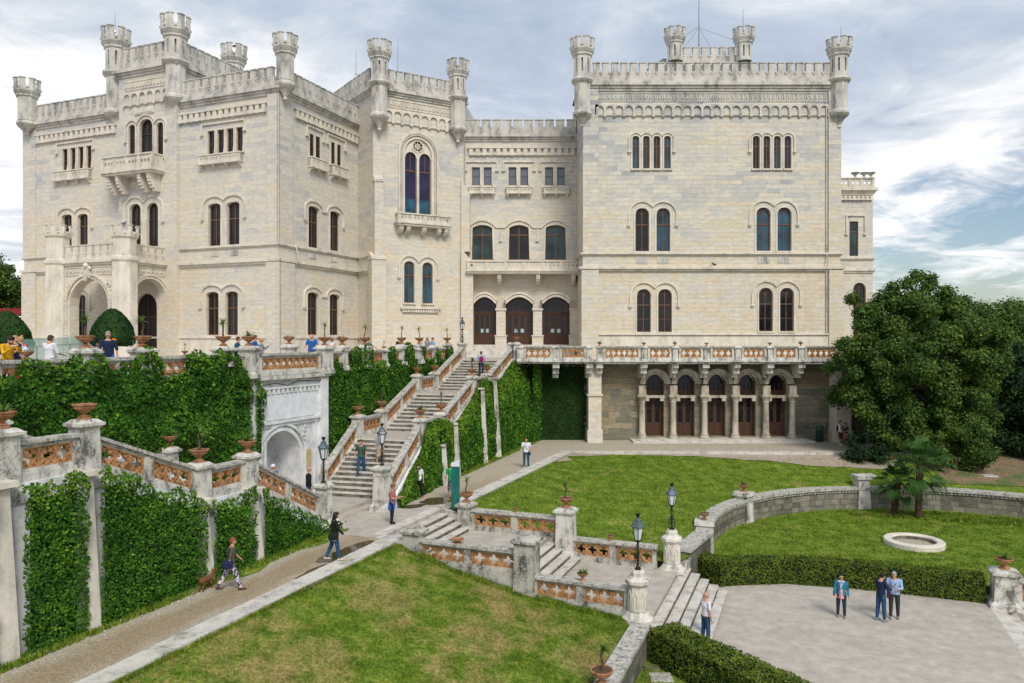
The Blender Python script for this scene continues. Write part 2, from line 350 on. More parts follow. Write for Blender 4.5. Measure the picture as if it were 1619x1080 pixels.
    def wall(s, s0, s1, z0, z1, holes=(), d=0, depth=.3, reveal=True, back=None):
        xs = {s0, s1}
        for h in holes:
            for p in h:
                if s0 < p[0] < s1: xs.add(p[0])
        xs = sorted(xs)
        def at(h, x, eps):
            for p, q in zip(h, h[1:]):
                if p[0]-1e-9 <= x+eps <= q[0]+1e-9 and q[0]-p[0] > 1e-9:
                    t = (x-p[0])/(q[0]-p[0]); return (p[1]+(q[1]-p[1])*t, p[2]+(q[2]-p[2])*t)
        for xa, xb in zip(xs, xs[1:]):
            if xb-xa < 1e-7: continue
            mid = (xa+xb)/2; hs = []
            for h in holes:
                if h[0][0] < mid < h[-1][0]:
                    A, B = at(h, xa, 1e-6), at(h, xb, -1e-6)
                    if A and B: hs.append((A, B))
            hs.sort(key=lambda q: q[0][0]+q[1][0])
            la, lb = z0, z0
            for A, B in hs+[((z1, z1), (z1, z1))]:
                if A[0]-la > 1e-6 or B[0]-lb > 1e-6: s.poly([(xa,d,la),(xb,d,lb),(xb,d,B[0]),(xa,d,A[0])])
                la, lb = A[1], B[1]
        if reveal:
            e = d-depth
            for h in holes:
                for p, q in zip(h, h[1:]):
                    s.poly([(p[0],d,p[1]),(p[0],e,p[1]),(q[0],e,q[1]),(q[0],d,q[1])]); s.poly([(p[0],d,p[2]),(q[0],d,q[2]),(q[0],e,q[2]),(p[0],e,p[2])])
                for p in (h[0], h[-1]):
                    if p[2]-p[1] > 1e-4: s.poly([(p[0],d,p[1]),(p[0],d,p[2]),(p[0],e,p[2]),(p[0],e,p[1])])
    def compact(s):
        ids = sorted({i for f in s.f for i in f}); mp = {a: b for b, a in enumerate(ids)}; s.v = [s.v[i] for i in ids]; s.f = [tuple(mp[i] for i in f) for f in s.f]
    def clusters(s, gap):
        """groups of faces more than gap apart"""
        par = list(range(len(s.v)))
        def fd(a):
            while par[a] != a: par[a] = par[par[a]]; a = par[a]
            return a
        for f in s.f:
            r = fd(f[0])
            for i in f[1:]: par[fd(i)] = r
        cs = {}
        for k, f in enumerate(s.f): cs.setdefault(fd(f[0]), []).append(k)
        keys = list(cs); n = len(keys)
        if n < 2 or n > 2500: return [list(range(len(s.f)))]
        VV = np.array(s.v, float); lo = np.array([VV[[i for k in cs[q] for i in s.f[k]]].min(0) for q in keys]); hi = np.array([VV[[i for k in cs[q] for i in s.f[k]]].max(0) for q in keys])
        lab = -np.ones(n, int); c = 0
        for i in range(n):
            if lab[i] >= 0: continue
            st = [i]; lab[i] = c
            while st:
                j = st.pop(); near = np.all((lo <= hi[j]+gap) & (hi >= lo[j]-gap), axis=1) & (lab < 0)
                for k in np.nonzero(near)[0]: lab[k] = c; st.append(k)
            c += 1
        out = [[] for _ in range(c)]
        for i, q in enumerate(keys): out[lab[i]] += cs[q]
        return out
    def build(s, name, mat, parent=None, label=None, cat=None, group=None, kind=None, uv=True, sharp=35, origin=None, split=True):
        if parent is not None and split and name not in NOSPLIT and len(s.f) > 6:
            gs_ = s.clusters(.5)
            if len(gs_) > 1:
                for fs in gs_[1:]:
                    q = MB(); q.v = s.v; q.f = [s.f[i] for i in fs]; q.sm = [s.sm[i] for i in fs]; q.compact(); q.build(name, mat, parent, label, cat, group, kind, uv, sharp, origin, False)
                q = MB(); q.v = s.v; q.f = [s.f[i] for i in gs_[0]]; q.sm = [s.sm[i] for i in gs_[0]]; q.compact(); return q.build(name, mat, parent, label, cat, group, kind, uv, sharp, origin, False)
        me = bpy.data.meshes.new(name)
        base = wloc(parent) if parent is not None else None
        V_ = np.array(s.v, dtype=np.float64).reshape(-1, 3)
        if base is None:
            base = Vector(origin) if origin else Vector(((V_[:, 0].min()+V_[:, 0].max())/2, (V_[:, 1].min()+V_[:, 1].max())/2, V_[:, 2].min()))
        W = V_-np.array(base)
        me.from_pydata(W.tolist(), [], s.f); me.materials.append(mat)
        me.polygons.foreach_set('use_smooth', s.sm)
        if uv: make_uv(me, V_)
        if any(s.sm) and sharp: me.set_sharp_from_angle(angle=R(sharp))
        o = bpy.data.objects.new(name, me); COL.objects.link(o)
        if parent is not None: o.parent = parent
        else: o.location = base
        if label: o['label'] = label
        if cat: o['category'] = cat
        if group: o['group'] = group
        if kind: o['kind'] = kind
        return o
NOSPLIT = {'wall', 'porch', 'tower_wall', 'roof', 'rear_wall', 'undergrowth', 'twigs'}
def make_uv(me, W):
    nl = len(me.loops); npoly = len(me.polygons)
    if not npoly: return
    vi = np.zeros(nl, dtype=np.int32); me.loops.foreach_get('vertex_index', vi)
    nr = np.zeros(npoly*3); me.polygons.foreach_get('normal', nr); nr = nr.reshape(-1, 3)
    ls = np.zeros(npoly, dtype=np.int32); lt = np.zeros(npoly, dtype=np.int32)
    me.polygons.foreach_get('loop_start', ls); me.polygons.foreach_get('loop_total', lt)
    pn = np.repeat(nr, lt, axis=0); P = W[vi]
    hz = np.hypot(pn[:, 0], pn[:, 1]); flat = hz < .5
    h = np.where(hz < 1e-6, 1, hz)
    tx, ty = -pn[:, 1]/h, pn[:, 0]/h
    u = np.where(flat, P[:, 0]*V[0]+P[:, 1]*V[1], P[:, 0]*tx+P[:, 1]*ty); v = np.where(flat, P[:, 0]*U[0]+P[:, 1]*U[1], P[:, 2])
    l = me.uv_layers.new(name='UVMap'); l.data.foreach_set('uv', np.stack([u, v], 1).astype(np.float32).ravel())
def thing(name, label, cat, loc=(0, 0, 0), group=None, kind=None):
    o = bpy.data.objects.new(name, None); COL.objects.link(o); o.location = loc; o.empty_display_size = .3
    o['label'] = label; o['category'] = cat
    if group: o['group'] = group
    if kind: o['kind'] = kind
    return o
KIDS = {}
def dup(root, loc, rz=0, sc=1, label=None, group=None):
    def cp(o, par):
        c = o.copy(); COL.objects.link(c); c.parent = par
        for ch in [x for x in KIDS[root.name] if x.parent == o]: cp(ch, c)
        return c
    if root.name not in KIDS: KIDS[root.name] = list(root.children_recursive)
    r = cp(root, None); r.location = loc; r.rotation_euler = (0, 0, rz); r.scale = (sc, sc, sc)
    if label: r['label'] = label
    if group: r['group'] = group
    return r
def frameT(p0, p1, zoff=0):
    """(s, d, z) -> world: s runs p0->p1, d points to the right-hand outside (towards the camera for left-to-right walls)"""
    L = math.hypot(p1[0]-p0[0], p1[1]-p0[1]); rx, ry = (p1[0]-p0[0])/L, (p1[1]-p0[1])/L
    return (lambda s, d, z: (p0[0]+rx*s+ry*d, p0[1]+ry*s-rx*d, z+zoff)), L
def arch(x0, x1, zb, zt, rise=None, n=10):
    c, r = (x0+x1)/2, (x1-x0)/2; rise = r if rise is None else rise; zs = zt-rise
    out = []
    for k in range(n+1):
        a = math.pi*(1-k/n); x = c+r*math.cos(a)
        out.append((x, zb, zs+rise*math.sin(a)))
    out[0] = (x0, zb, zs); out[-1] = (x1, zb, zs); return out
def segarch(x0, x1, zb, zt, rise, n=8):
    return [(x0+(x1-x0)*k/n, zb, zt-rise*(2*k/n-1)**2) for k in range(n+1)]
def rect(x0, x1, zb, zt): return [(x0, zb, zt), (x1, zb, zt)]
def head(h): return [(p[0], p[2]) for p in h]
# ------------------------------------------------------------------ leaf clouds (numpy)
def leaves(name, pts, nrm, size, mat, parent=None, jit=.5, asp=.75, sizevar=.35, lift=0, **kw):
    """one small folded quad per point, facing roughly along nrm"""
    n = len(pts); P = np.asarray(pts, float); Nn = np.asarray(nrm, float)+RNG.normal(0, jit, (n, 3)); Nn /= np.linalg.norm(Nn, axis=1)[:, None]
    A = np.cross(Nn, RNG.normal(0, 1, (n, 3))); A /= np.linalg.norm(A, axis=1)[:, None]; B = np.cross(Nn, A)
    sz = (size*(1+RNG.uniform(-sizevar, sizevar, n)))[:, None]
    v0 = P-A*sz*.5; v1 = P+B*sz*.5*asp+Nn*sz*.12; v2 = P+A*sz*.5; v3 = P-B*sz*.5*asp+Nn*sz*.12
    W = np.stack([v0, v1, v2, v3], 1).reshape(-1, 3)
    return fastmesh(name, W, np.arange(4*n).reshape(-1, 4), mat, parent, np.repeat(RNG.uniform(0, 1, n), 4), **kw)
def fastmesh(name, W, faces, mat, parent=None, rnd=None, label=None, cat=None, group=None, kind=None):
    base = np.array(wloc(parent)) if parent is not None else np.array([(W[:, 0].min()+W[:, 0].max())/2, (W[:, 1].min()+W[:, 1].max())/2, W[:, 2].min()])
    me = bpy.data.meshes.new(name); nv = len(W); nf, k = faces.shape
    me.vertices.add(nv); me.vertices.foreach_set('co', (W-base).astype(np.float32).ravel())
    me.loops.add(nf*k); me.loops.foreach_set('vertex_index', faces.astype(np.int32).ravel())
    me.polygons.add(nf); me.polygons.foreach_set('loop_start', (np.arange(nf)*k).astype(np.int32)); me.polygons.foreach_set('loop_total', np.full(nf, k, dtype=np.int32))
    me.update(calc_edges=True)
    if rnd is not None:
        at = me.attributes.new('rnd', 'FLOAT', 'POINT'); at.data.foreach_set('value', np.asarray(rnd, dtype=np.float32))
    me.materials.append(mat)
    o = bpy.data.objects.new(name, me); COL.objects.link(o)
    if parent is not None: o.parent = parent
    else: o.location = Vector(base.tolist())
    if label: o['label'] = label
    if cat: o['category'] = cat
    if group: o['group'] = group
    if kind: o['kind'] = kind
    return o
def fbm(P, sc, seed=0):
    return np.array([mnoise.fractal(Vector((p[0]*sc+seed, p[1]*sc, p[2]*sc)), 1.0, 2.0, 3) for p in P])
# ================================================================== CASTLE
TZ = -1.6                                     # level of the upper terrace
castle = thing('castle', 'white stone castle with battlements, corner turrets and arched windows above the terrace', 'castle', (0, 62, TZ))
class Fac:
    def __init__(s, p0, p1):
        s.p0, s.p1 = p0, p1; s.T, s.L = frameT(p0, p1); s.rx, s.ry = (p1[0]-p0[0])/s.L, (p1[1]-p0[1])/s.L
        s.holes = []
    def S(s, px):
        q = (px-CX)/F; return (q*s.p0[1]-s.p0[0])/(s.rx-q*s.ry)
    def D(s, px): return s.p0[1]+s.S(px)*s.ry
    def Z(s, px, py): return (HY-py)/F*s.D(px)
    def off(s, d):                             # parallel plane d metres proud
        a = s.T(0, d, 0); b = s.T(s.L, d, 0); return Fac((a[0], a[1]), (b[0], b[1]))
PC = atD(440, 52.3); PA = (PC[0]-24.1*1.0, PC[1]+9.63); PB = (PC[0]+.371*9.9, PC[1]+.9286*9.9)
FA = Fac(PA, PC); FB = Fac(PC, PB)
T1 = atD(590, 59.2); FF = Fac(PB, T1)
T2 = atD(733, 63.2); FY = Fac(T1, T2)
FM = Fac((T2[0]-.6, 64.0), (5.6, 64.0))
RX0, RX1, RY = 5.55, 25.75, 58.5
FR = Fac((RX0, RY), (RX1, RY)); FRL = Fac((RX0, 64.6), (RX0, RY))
def pt(f, px, py): return (f.S(px), f.Z(px, py))
FT_ = [None]
def part_win(name='window'): return name
def glaze(f, h, gmat, d, split=True, bars=(.62,), thick=.07, wood='wood_win', arched=False, label=None, subs=1):
    """frame + glass for a hole profile h"""
    x0, x1, zb = h[0][0], h[-1][0], h[0][1]; zt = max(p[2] for p in h); w = x1-x0
    fr = MB(f.T); e = d-.24
    path = [(x0, zb)]+head(h)+[(x1, zb)]
    cx_ = (x0+x1)/2; cz = (zb+zt)/2
    t = thick
    e = d-(.12 if w < .95 else .2)
    ins = []
    for (x, z) in path:
        ins.append((x+(t/2 if x < cx_-1e-6 else -t/2 if x > cx_+1e-6 else 0), min(z+ (t/2 if z <= zb+1e-6 else 0), 1e9)-(t/2 if z >= h[0][2]-1e-6 and z > zb+.1 else 0)))
    fr.band(ins, t, e-.06, e, closed=True)
    if split: 
        for k in range(1, subs+1):
            xm = x0+w*k/(subs+1); fr.box(xm-t*.45, xm+t*.45, e-.07, e+.01, zb, zt-t*.4 if k*2 == subs+1 else h[0][2])
    for b in bars:
        z = zb+(zt-zb)*b; th = t*.6 if b > .5 else t*.3
        fr.box(x0, x1, e-.06, e+.02 if b > .5 else e-.01, z-th, z+th)
    if arched and split:                           # two little arches in the head
        zs = h[0][2]
        for c in (x0+w*.27, x1-w*.27):
            fr.band([(c+w*.19*math.cos(math.pi*(1-k/6)), zs+w*.19*math.sin(math.pi*(1-k/6))) for k in range(7)], .035, e-.05, e-.01)
    win = fr.build('window', MT[wood], castle, label)
    g = MB(f.T); pts = [(x0, e-.045, zb)]+[(x, e-.045, z) for x, z in head(h)]+[(x1, e-.045, zb)]
    g.poly(pts[::-1]); g.build('pane', MT[gmat], win)
    return win
def hoodpath(lights, off, drop, rise_k=1.0):
    out = []; n = 10
    for i, h in enumerate(lights):
        x0, x1, zs = h[0][0], h[-1][0], h[0][2]; zt = max(p[2] for p in h); c = (x0+x1)/2; r = (x1-x0)/2+off; rise = (zt-zs+off)*rise_k
        lo = -1e9 if i == 0 else (lights[i-1][-1][0]+x0)/2; hi = 1e9 if i == len(lights)-1 else (x1+lights[i+1][0][0])/2
        if i == 0: out.append((c-r, zs-drop))
        for k in range(n+1):
            a = math.pi*(1-k/n); x, z = c+r*math.cos(a), zs+rise*math.sin(a)
            if lo <= x <= hi: out.append((x, z))
            elif x > hi:
                ca = (hi-c)/r; out.append((hi, zs+rise*math.sqrt(max(0, 1-ca*ca)))); break
            elif x < lo:
                pass
        if i == len(lights)-1: out.append((c+r, zs-drop))
    return out
def hood(f, lights, off=.52, drop=.8, w=.12, proud=.11, inner=True, d=0):
    m = MB(f.T); p = hoodpath(lights, off, drop); m.band(p, w, d, d+proud)
    for q in (p[0], p[-1]): m.box(q[0]-.13, q[0]+.13, d, d+proud+.06, q[1]-.14, q[1]); m.box(q[0]-.07, q[0]+.07, d, d+proud, q[1]-.24, q[1]-.14)
    if inner:
        for h in lights:
            x0, x1, zb, zs = h[0][0], h[-1][0], h[0][1], h[0][2]
            m.band([(x0-.07, zb)]+[(x+(-.07 if x < (x0+x1)/2 else .07), z+.05) for x, z in head(h)]+[(x1+.07, zb)], .12, d, d+.05)
    m.build('hood_moulding', MT['trim'], castle)
def recthood(f, x0, x1, z0, zt, d=0, drop=.7):
    m = MB(f.T); m.band([(x0, zt-drop), (x0, zt), (x1, zt), (x1, zt-drop)], .11, d, d+.12)
    for x in (x0, x1): m.box(x-.14, x+.14, d, d+.17, zt-drop-.12, zt-drop)
    m.build('hood_moulding', MT['trim'], castle)
def balconette(f, x0, x1, z0, z1, ncorb=4, d=0):
    m = MB(f.T); n = max(4, int((x1-x0)/.22)); hs = []
    hh = z1-z0
    for k in range(n):
        if abs(k-(n-1)/2) < .6 and n > 6: continue
        c = x0+.12+(x1-x0-.24)*(k+.5)/n; hs.append(arch(c-.05, c+.05, z0+hh*.35, z0+hh*.75, n=4))
    m.wall(x0, x1, z0, z1, hs, d=d+.36, depth=.08)
    m.box(x0, x1, d, d+.275, z0, z1); m.box(x0-.05, x1+.05, d, d+.42, z1, z1+.08); m.box(x0-.04, x1+.04, d, d+.40, z0-.07, z0)
    for x in (x0, x1): m.poly([(x, d, z0), (x, d+.36, z0), (x, d+.36, z1), (x, d, z1)])
    for k in range(ncorb):
        c = x0+.12+(x1-x0-.24)*k/(ncorb-1)
        m.box(c-.07, c+.07, d, d+.30, z0-.22, z0-.07); m.box(c-.06, c+.06, d, d+.16, z0-.36, z0-.22)
    m.build('balconette', MT['trim'], castle)
def winpair(f, spec, gl='glass_dark', d=0, hoodk=True, wood='wood_win', drop=.8, subs=1, bars=(.62,), off=.52, seg=None):
    ls = []
    for x0, x1, yt, yb in spec:
        a, b = f.S(x0), f.S(x1); xm = (x0+x1)/2
        if f in (FA, FT_[0]): a -= .15
        if f is FB: b += .16
        h = arch(a, b, f.Z(xm, yb), f.Z(xm, yt), .26 if f in (FA, FB) else None) if seg is None else segarch(a, b, f.Z(xm, yb), f.Z(xm, yt), seg)
        f.holes.append(h); ls.append(h)
        g = gl if isinstance(gl, str) else gl[len(ls)-1]
        glaze(f, h, g, d, bars=bars, wood=wood, arched=(b-a) > .6, subs=subs)
        m = MB(f.T); m.box(a-.12, b+.12, d, d+.14, h[0][1]-.12, h[0][1]); m.build('sill', MT['trim'], castle)
    if hoodk: hood(f, ls, off, drop, d=d)
    return ls
def mullioned(f, lights, yt, yb, gl='glass_dark', d=0, hoodx=None, hy=None, bx=None, by=None, ncorb=4, single_hole=True):
    """square-headed group of lights between stone mullions"""
    a, b = f.S(lights[0][0])-.1, f.S(lights[-1][1])+.1; xm = (lights[0][0]+lights[-1][1])/2
    zb, zt = f.Z(xm, yb), f.Z(xm, yt)
    m = MB(f.T)
    for i, (x0, x1) in enumerate(lights):
        h = rect(f.S(x0)-(.13 if f is FA else 0), f.S(x1)+(.10 if f is FB else 0), zb, zt); f.holes.append(h)
        glaze(f, h, gl, d+(.14 if f is FB else 0), split=False, bars=(.5,), thick=.06)
        m.band([(h[0][0]-.04, zb), (h[0][0]-.04, zt+.04), (h[1][0]+.04, zt+.04), (h[1][0]+.04, zb)], .07, d, d+.05)
        m.frus(h[1][0]+.08, d+.06, zb, zb+.5, .13, .08)
    m.build('window_surround', MT['trim'], castle)
    if hoodx: recthood(f, f.S(hoodx[0]), f.S(hoodx[1]), zb, f.Z(xm, hy), d)
    if bx: balconette(f, f.S(bx[0]), f.S(bx[1]), f.Z((bx[0]+bx[1])/2, by[1]), f.Z((bx[0]+bx[1])/2, by[0])-.08, ncorb, d)
def corn(f, s0, s1, z, k=1.0, d=0, mb=None):
    """roll cornice whose top sits at z"""
    m = mb or MB(f.T)
    for (a, b, p) in ((-.62, -.45, .10), (-.45, -.28, .20), (-.28, -.10, .34), (-.10, 0, .27)):
        m.box(s0-p*k, s1+p*k, d-.05, d+p, z+a*k, z+b*k)
    return m
def course(f, s0, s1, z, p=.16, h=.14, d=0, mb=None, ext=1):
    m = mb or MB(f.T); m.box(s0-p*ext, s1+p*ext, d-.02, d+p, z-h, z); m.box(s0-p*.5*ext, s1+p*.5*ext, d-.02, d+p*.5, z-h*1.8, z-h); return m
def parapet(f, s0, s1, z0, z1, period=.74, d=.12, gap=.32, mb=None, th=.3, corb=True):
    m = mb or MB(f.T); n = max(1, round((s1-s0)/period)); p = (s1-s0)/n; hz = z1-z0; zm = z0+hz*.50
    m.box(s0, s1, d-th, d, z0, zm)
    for k in range(n):
        a = s0+k*p+p*gap/2*1.0; b = s0+(k+1)*p-p*gap/2
        m.box(a, b, d-th, d, zm, z1-.07); m.box(a-.04, b+.04, d-th-.04, d+.05, z1-.07, z1)
        g = s0+(k+1)*p
        if corb and k < n-1:
            m.box(g-p*gap/2-.02, g+p*gap/2+.02, d-.02, d+.07, zm-.12, zm-.002); m.box(g-.06, g+.06, d-.02, d+.05, zm-.26, zm-.12)
    return m
def dentils(f, s0, s1, zt, zb, period=.56, d=0, mb=None):
    """corbel table of square blocks under a fascia"""
    m = mb or MB(f.T); n = round((s1-s0)/period); p = (s1-s0)/n; h = zt-zb
    for k in range(n):
        c = s0+(k+.5)*p; m.box(c-p*.29, c+p*.29, d-.02, d+.2, zb, zt)
        if k < n-1: m.box(c+p*.29, c+p*.71, d-.02, d+.17, zb+h*.05, zb+h*.38)
    if h > .4: m.box(s0, s1, d-.02, d+.24, zt, zt+.09)
    return m
def blindarches(f, s0, s1, zt, zb, period=.77, d=0, mb=None, proud=.14):
    m = mb or MB(f.T); n = round((s1-s0)/period); p = (s1-s0)/n; hs = []
    z0 = zb
    for k in range(n):
        c = s0+(k+.5)*p; hs.append(arch(c-p*.39, c+p*.39, z0, zt-.10))
    m.wall(s0, s1, z0, zt, hs, d=d+proud, depth=proud-.01)
    m.poly([(s0, d, zt), (s1, d, zt), (s1, d+proud, zt), (s0, d+proud, zt)][::-1])
    for k in range(n+1):
        c = s0+k*p; m.box(max(s0, c-p*.15), min(s1, c+p*.15), d-.02, d+proud+.03, z0-.10, z0+.02)
    return m
def lettered(f, s0, s1, zb, zt, d=0, period=.33):
    """fascia of small carved upright ornaments"""
    m = MB(f.T); m.box(s0, s1, d-.02, d+.05, zb, zb+.07); m.box(s0, s1, d-.02, d+.05, zt-.07, zt)
    n = int((s1-s0)/period); p = (s1-s0)/n
    for k in range(n):
        c = s0+(k+.5)*p; m.box(c-p*.33, c-p*.12, d-.02, d+.07, zb+.14, zt-.14); m.box(c+p*.02, c+p*.36, d-.02, d+.07, zb+.22, zt-.14)
    return m
def turret(px, D, ytail, ycorb, yshelf, ycrown, ytop, r=.72, slits=True, mat='trim_grey', lower=True):
    x, y = atD(px, D); Z = lambda v: (HY-v)/F*D
    ap = r; rc = r/math.cos(math.pi/8); a0 = math.atan2(-y, -x)+math.pi/8
    m = MB()
    zt, zc = Z(ytop), Z(ycrown)
    if ytail is not None:
        z0, z1 = Z(ytail), Z(ycorb); h = z1-z0
        m.lathe(x, y, [(.05, z0), (.16, z0+.05*h), (.14, z0+.18*h), (rc*.45, z0+.42*h), (rc*.6, z0+.55*h), (rc*.95, z0+.70*h), (rc*1.12, z0+.82*h), (rc*1.12, z0+.95*h), (rc*.93, z1+.08)], 8, a0, False)
        zs = z1+.08
    else: zs = Z(yshelf)
    if yshelf is not None and ytail is not None:
        z2 = Z(yshelf)
        m.lathe(x, y, [(rc*.92, zs), (rc*.92, z2-.35), (rc*1.14, z2-.22), (rc*1.27, z2-.10), (rc*1.27, z2), (rc*1.03, z2+.14)], 8, a0, False); zs = z2+.16
    # shaft with slit openings
    zf = zc-.42
    core = rc*.66
    m.lathe(x, y, [(core, zs), (core, zf)], 8, a0, False, caps=False)
    for k in range(8):
        b0, b1 = a0+2*math.pi*k/8, a0+2*math.pi*(k+1)/8
        p1 = (x+rc*math.cos(b0), y+rc*math.sin(b0)); p0 = (x+rc*math.cos(b1), y+rc*math.sin(b1))
        T, L = frameT(p1, p0); w = MB(T)
        hs = [rect(L/2-.065, L/2+.065, zs+.35*(zf-zs) if False else zs+.22*(zf-zs), zf-.12*(zf-zs))] if slits else []
        w.wall(0, L, zs, zf, hs, 0, .12)
        b = len(m.v); m.v.extend(w.v); m.f.extend(tuple(i+b for i in q) for q in w.f); m.sm.extend(w.sm)
    m.lathe(x, y, [(rc*1.0, zf), (rc*1.15, zf+.10), (rc*1.12, zf+.20), (rc*1.28, zc-.04), (rc*1.38, zc+.08), (rc*1.38, zc+.42)], 8, a0, False)
    for k in range(8):
        b0, b1 = a0+2*math.pi*k/8, a0+2*math.pi*(k+1)/8; rr = rc*1.38
        p1 = (x+rr*math.cos(b0), y+rr*math.sin(b0)); p0 = (x+rr*math.cos(b1), y+rr*math.sin(b1)); T, L = frameT(p1, p0); w = MB(T)
        z = zc+.42; g = L*.31
        w.box(-.0, g+.02, -.16, 0, z, zt-.06); w.box(L-g-.02, L, -.16, 0, z, zt-.06)
        w.box(-.0, g+.06, -.2, .05, zt-.06, zt); w.box(L-g-.06, L, -.2, .05, zt-.06, zt)
        w.box(L/2-.10, L/2+.10, -.02, .08, z-.14, z-.02)
        b = len(m.v); m.v.extend(w.v); m.f.extend(tuple(i+b for i in q) for q in w.f); m.sm.extend(w.sm)
    return m.build('turret', MT[mat], castle)
ZB = TZ-.1
# ---- A: the long left front -------------------------------------------------------------
zC = lambda f, px, py: f.Z(px, py)
Zcorn = 17.75; Zpar = 19.1; Zstr = 5.62; Zsill = 6.7
mullioned(FA, [(100.8,107.3),(113.5,120),(126,132.5),(138.7,145.3)], 233, 268, hoodx=(91,149), hy=224, bx=(89,145), by=(270,284))
mullioned(FA, [(331,339.5),(346,354.5),(361,369.5),(376,384.5)], 204, 244, hoodx=(320,388), hy=193, bx=(319,384), by=(244,258))
winpair(FA, [(100.2,114.1,339,390),(125.4,139.3,338,389)])
winpair(FA, [(332,349,321.5,389),(361.7,379,319,387)])
winpair(FA, [(329,346,461.4,530),(359.3,376.5,460.6,530)])
winpair(FA, [(121.5,135.8,466,531)], off=.5)
m = MB(FA.T); m.wall(0, FA.L, ZB, Zcorn, FA.holes, 0, .34); m.build('wall', MT['ashlar'], castle)
m = MB(FA.T)                                                # corner strips, plinth, bands
sT0, sT1 = FA.S(187), FA.S(279)
for a, b in ((0, FA.S(58)), (FA.S(424), FA.L)): m.box(a, b+ (0 if b < FA.L else .12), -.02, .12, Zsill-.03, Zcorn-.6); m.box(a-.06, b+(.06 if b < FA.L else .2), -.02, .2, ZB, Zstr-.26)
m.build('corner_pilaster', MT['ashlar'], castle)
m = MB(FA.T); course(FA, 0, FA.L, Zstr, .24, .2, mb=m); course(FA, 0, FA.L, Zsill, .16, .12, mb=m); course(FA, 0, FA.L, .12, .18, .12, mb=m); m.box(-.1, FA.L+.1, -.02, .1, ZB, -.1); m.build('string_course', MT['trim'], castle)
m = MB(FA.T); corn(FA, 0, sT0, Zcorn, mb=m); corn(FA, sT1+.1, FA.L, Zcorn, mb=m); m.build('cornice', MT['trim_grey'], castle)
m = MB(FA.T); parapet(FA, .2, sT0-.2, Zcorn, Zpar, mb=m); parapet(FA, sT1+.3, FA.L-.3, Zcorn, Zpar, mb=m); m.build('battlement', MT['trim_grey'], castle)
m = MB(FA.T); dentils(FA, FA.S(58), sT0-.1, 16.55, 15.95, mb=m); dentils(FA, sT1+.2, FA.S(424), 16.55, 15.95, mb=m); m.build('corbel_table', MT['trim'], castle)
for px in ((340, 371),): 
    m = MB(FA.T)
    for p in px: m.box(FA.S(p)-.35, FA.S(p)+.35, -.01, .03, 5.95, 6.35); [m.box(FA.S(p)-.28+.15*k, FA.S(p)-.20+.15*k, .02, .07, 6.0, 6.3) for k in range(4)]
    m.build('carved_panel', MT['trim_grey'], castle)
# tower part of A
FT = FA.off(.38); FT.holes = []; FT_[0] = FT
winpair(FT, [(206,214,197,252),(223,241.6,188,249),(250.5,258.5,193,249)], off=.32, drop=.9, wood='wood')
winpair(FT, [(207.5,223,322,389),(235,250.5,320.6,390)], wood='wood')
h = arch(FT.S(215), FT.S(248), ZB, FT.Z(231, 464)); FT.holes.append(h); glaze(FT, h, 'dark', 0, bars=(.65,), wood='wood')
t0, t1 = FT.S(188), FT.S(279); Ttop = 20.55; Tpar = 22.15
m = MB(FT.T); m.wall(t0, t1, ZB, Ttop, FT.holes, 0, .32)
for s in (t0, t1): m.poly([(s, -.5, ZB), (s, 0, ZB), (s, 0, Ttop), (s, -.5, Ttop)])
m.poly([(t0, 0, Ttop), (t1, 0, Ttop), (t1, -7.5, Ttop), (t0, -7.5, Ttop)])
m.poly([(t1, 0, Zcorn), (t1, -7.5, Zcorn), (t1, -7.5, Ttop), (t1, 0, Ttop)]); m.poly([(t0, 0, Zcorn), (t0, 0, Ttop), (t0, -7.5, Ttop), (t0, -7.5, Zcorn)]); m.poly([(t0, -7.5, Zcorn), (t0, -7.5, Ttop), (t1, -7.5, Ttop), (t1, -7.5, Zcorn)])
m.build('tower_wall', MT['ashlar'], castle)
m = MB(FT.T); corn(FT, t0, t1, Ttop, mb=m)
m.box(t1-.02, t1+.3, -7.6, .2, Ttop-.3, Ttop); m.box(t1-.02, t1+.15, -7.5, .1, Ttop-.5, Ttop-.3); m.build('cornice', MT['trim_grey'], castle)
m = MB(FT.T); parapet(FT, t0+.5, t1-.5, Ttop, Tpar, mb=m); m.build('battlement', MT['trim_grey'], castle)
pts = FT.T(t1, 0, 0), FT.T(t1, -7.4, 0); FTS = Fac((pts[0][0], pts[0][1]), (pts[1][0], pts[1][1])); m = MB(FTS.T); parapet(FTS, .5, FTS.L-.3, Ttop, Tpar, mb=m); m.build('battlement', MT['trim_grey'], castle)
m = lettered(FT, t0+.6, t1-.6, 18.9, 19.6); m.build('carved_frieze', MT['trim'], castle)
m = blindarches(FT, t0+.55, t1-.55, 18.7, 17.75, .78); m.build('arcaded_corbel_table', MT['trim'], castle)
m = MB(FT.T); m.box(FT.S(214), FT.S(244), -.02, .10, FT.Z(229, 180), FT.Z(229, 170)); m.box(FT.S(215)+.1, FT.S(243)-.1, .09, .13, FT.Z(229, 178), FT.Z(229, 173)); m.build('carved_panel', MT['trim'], castle)
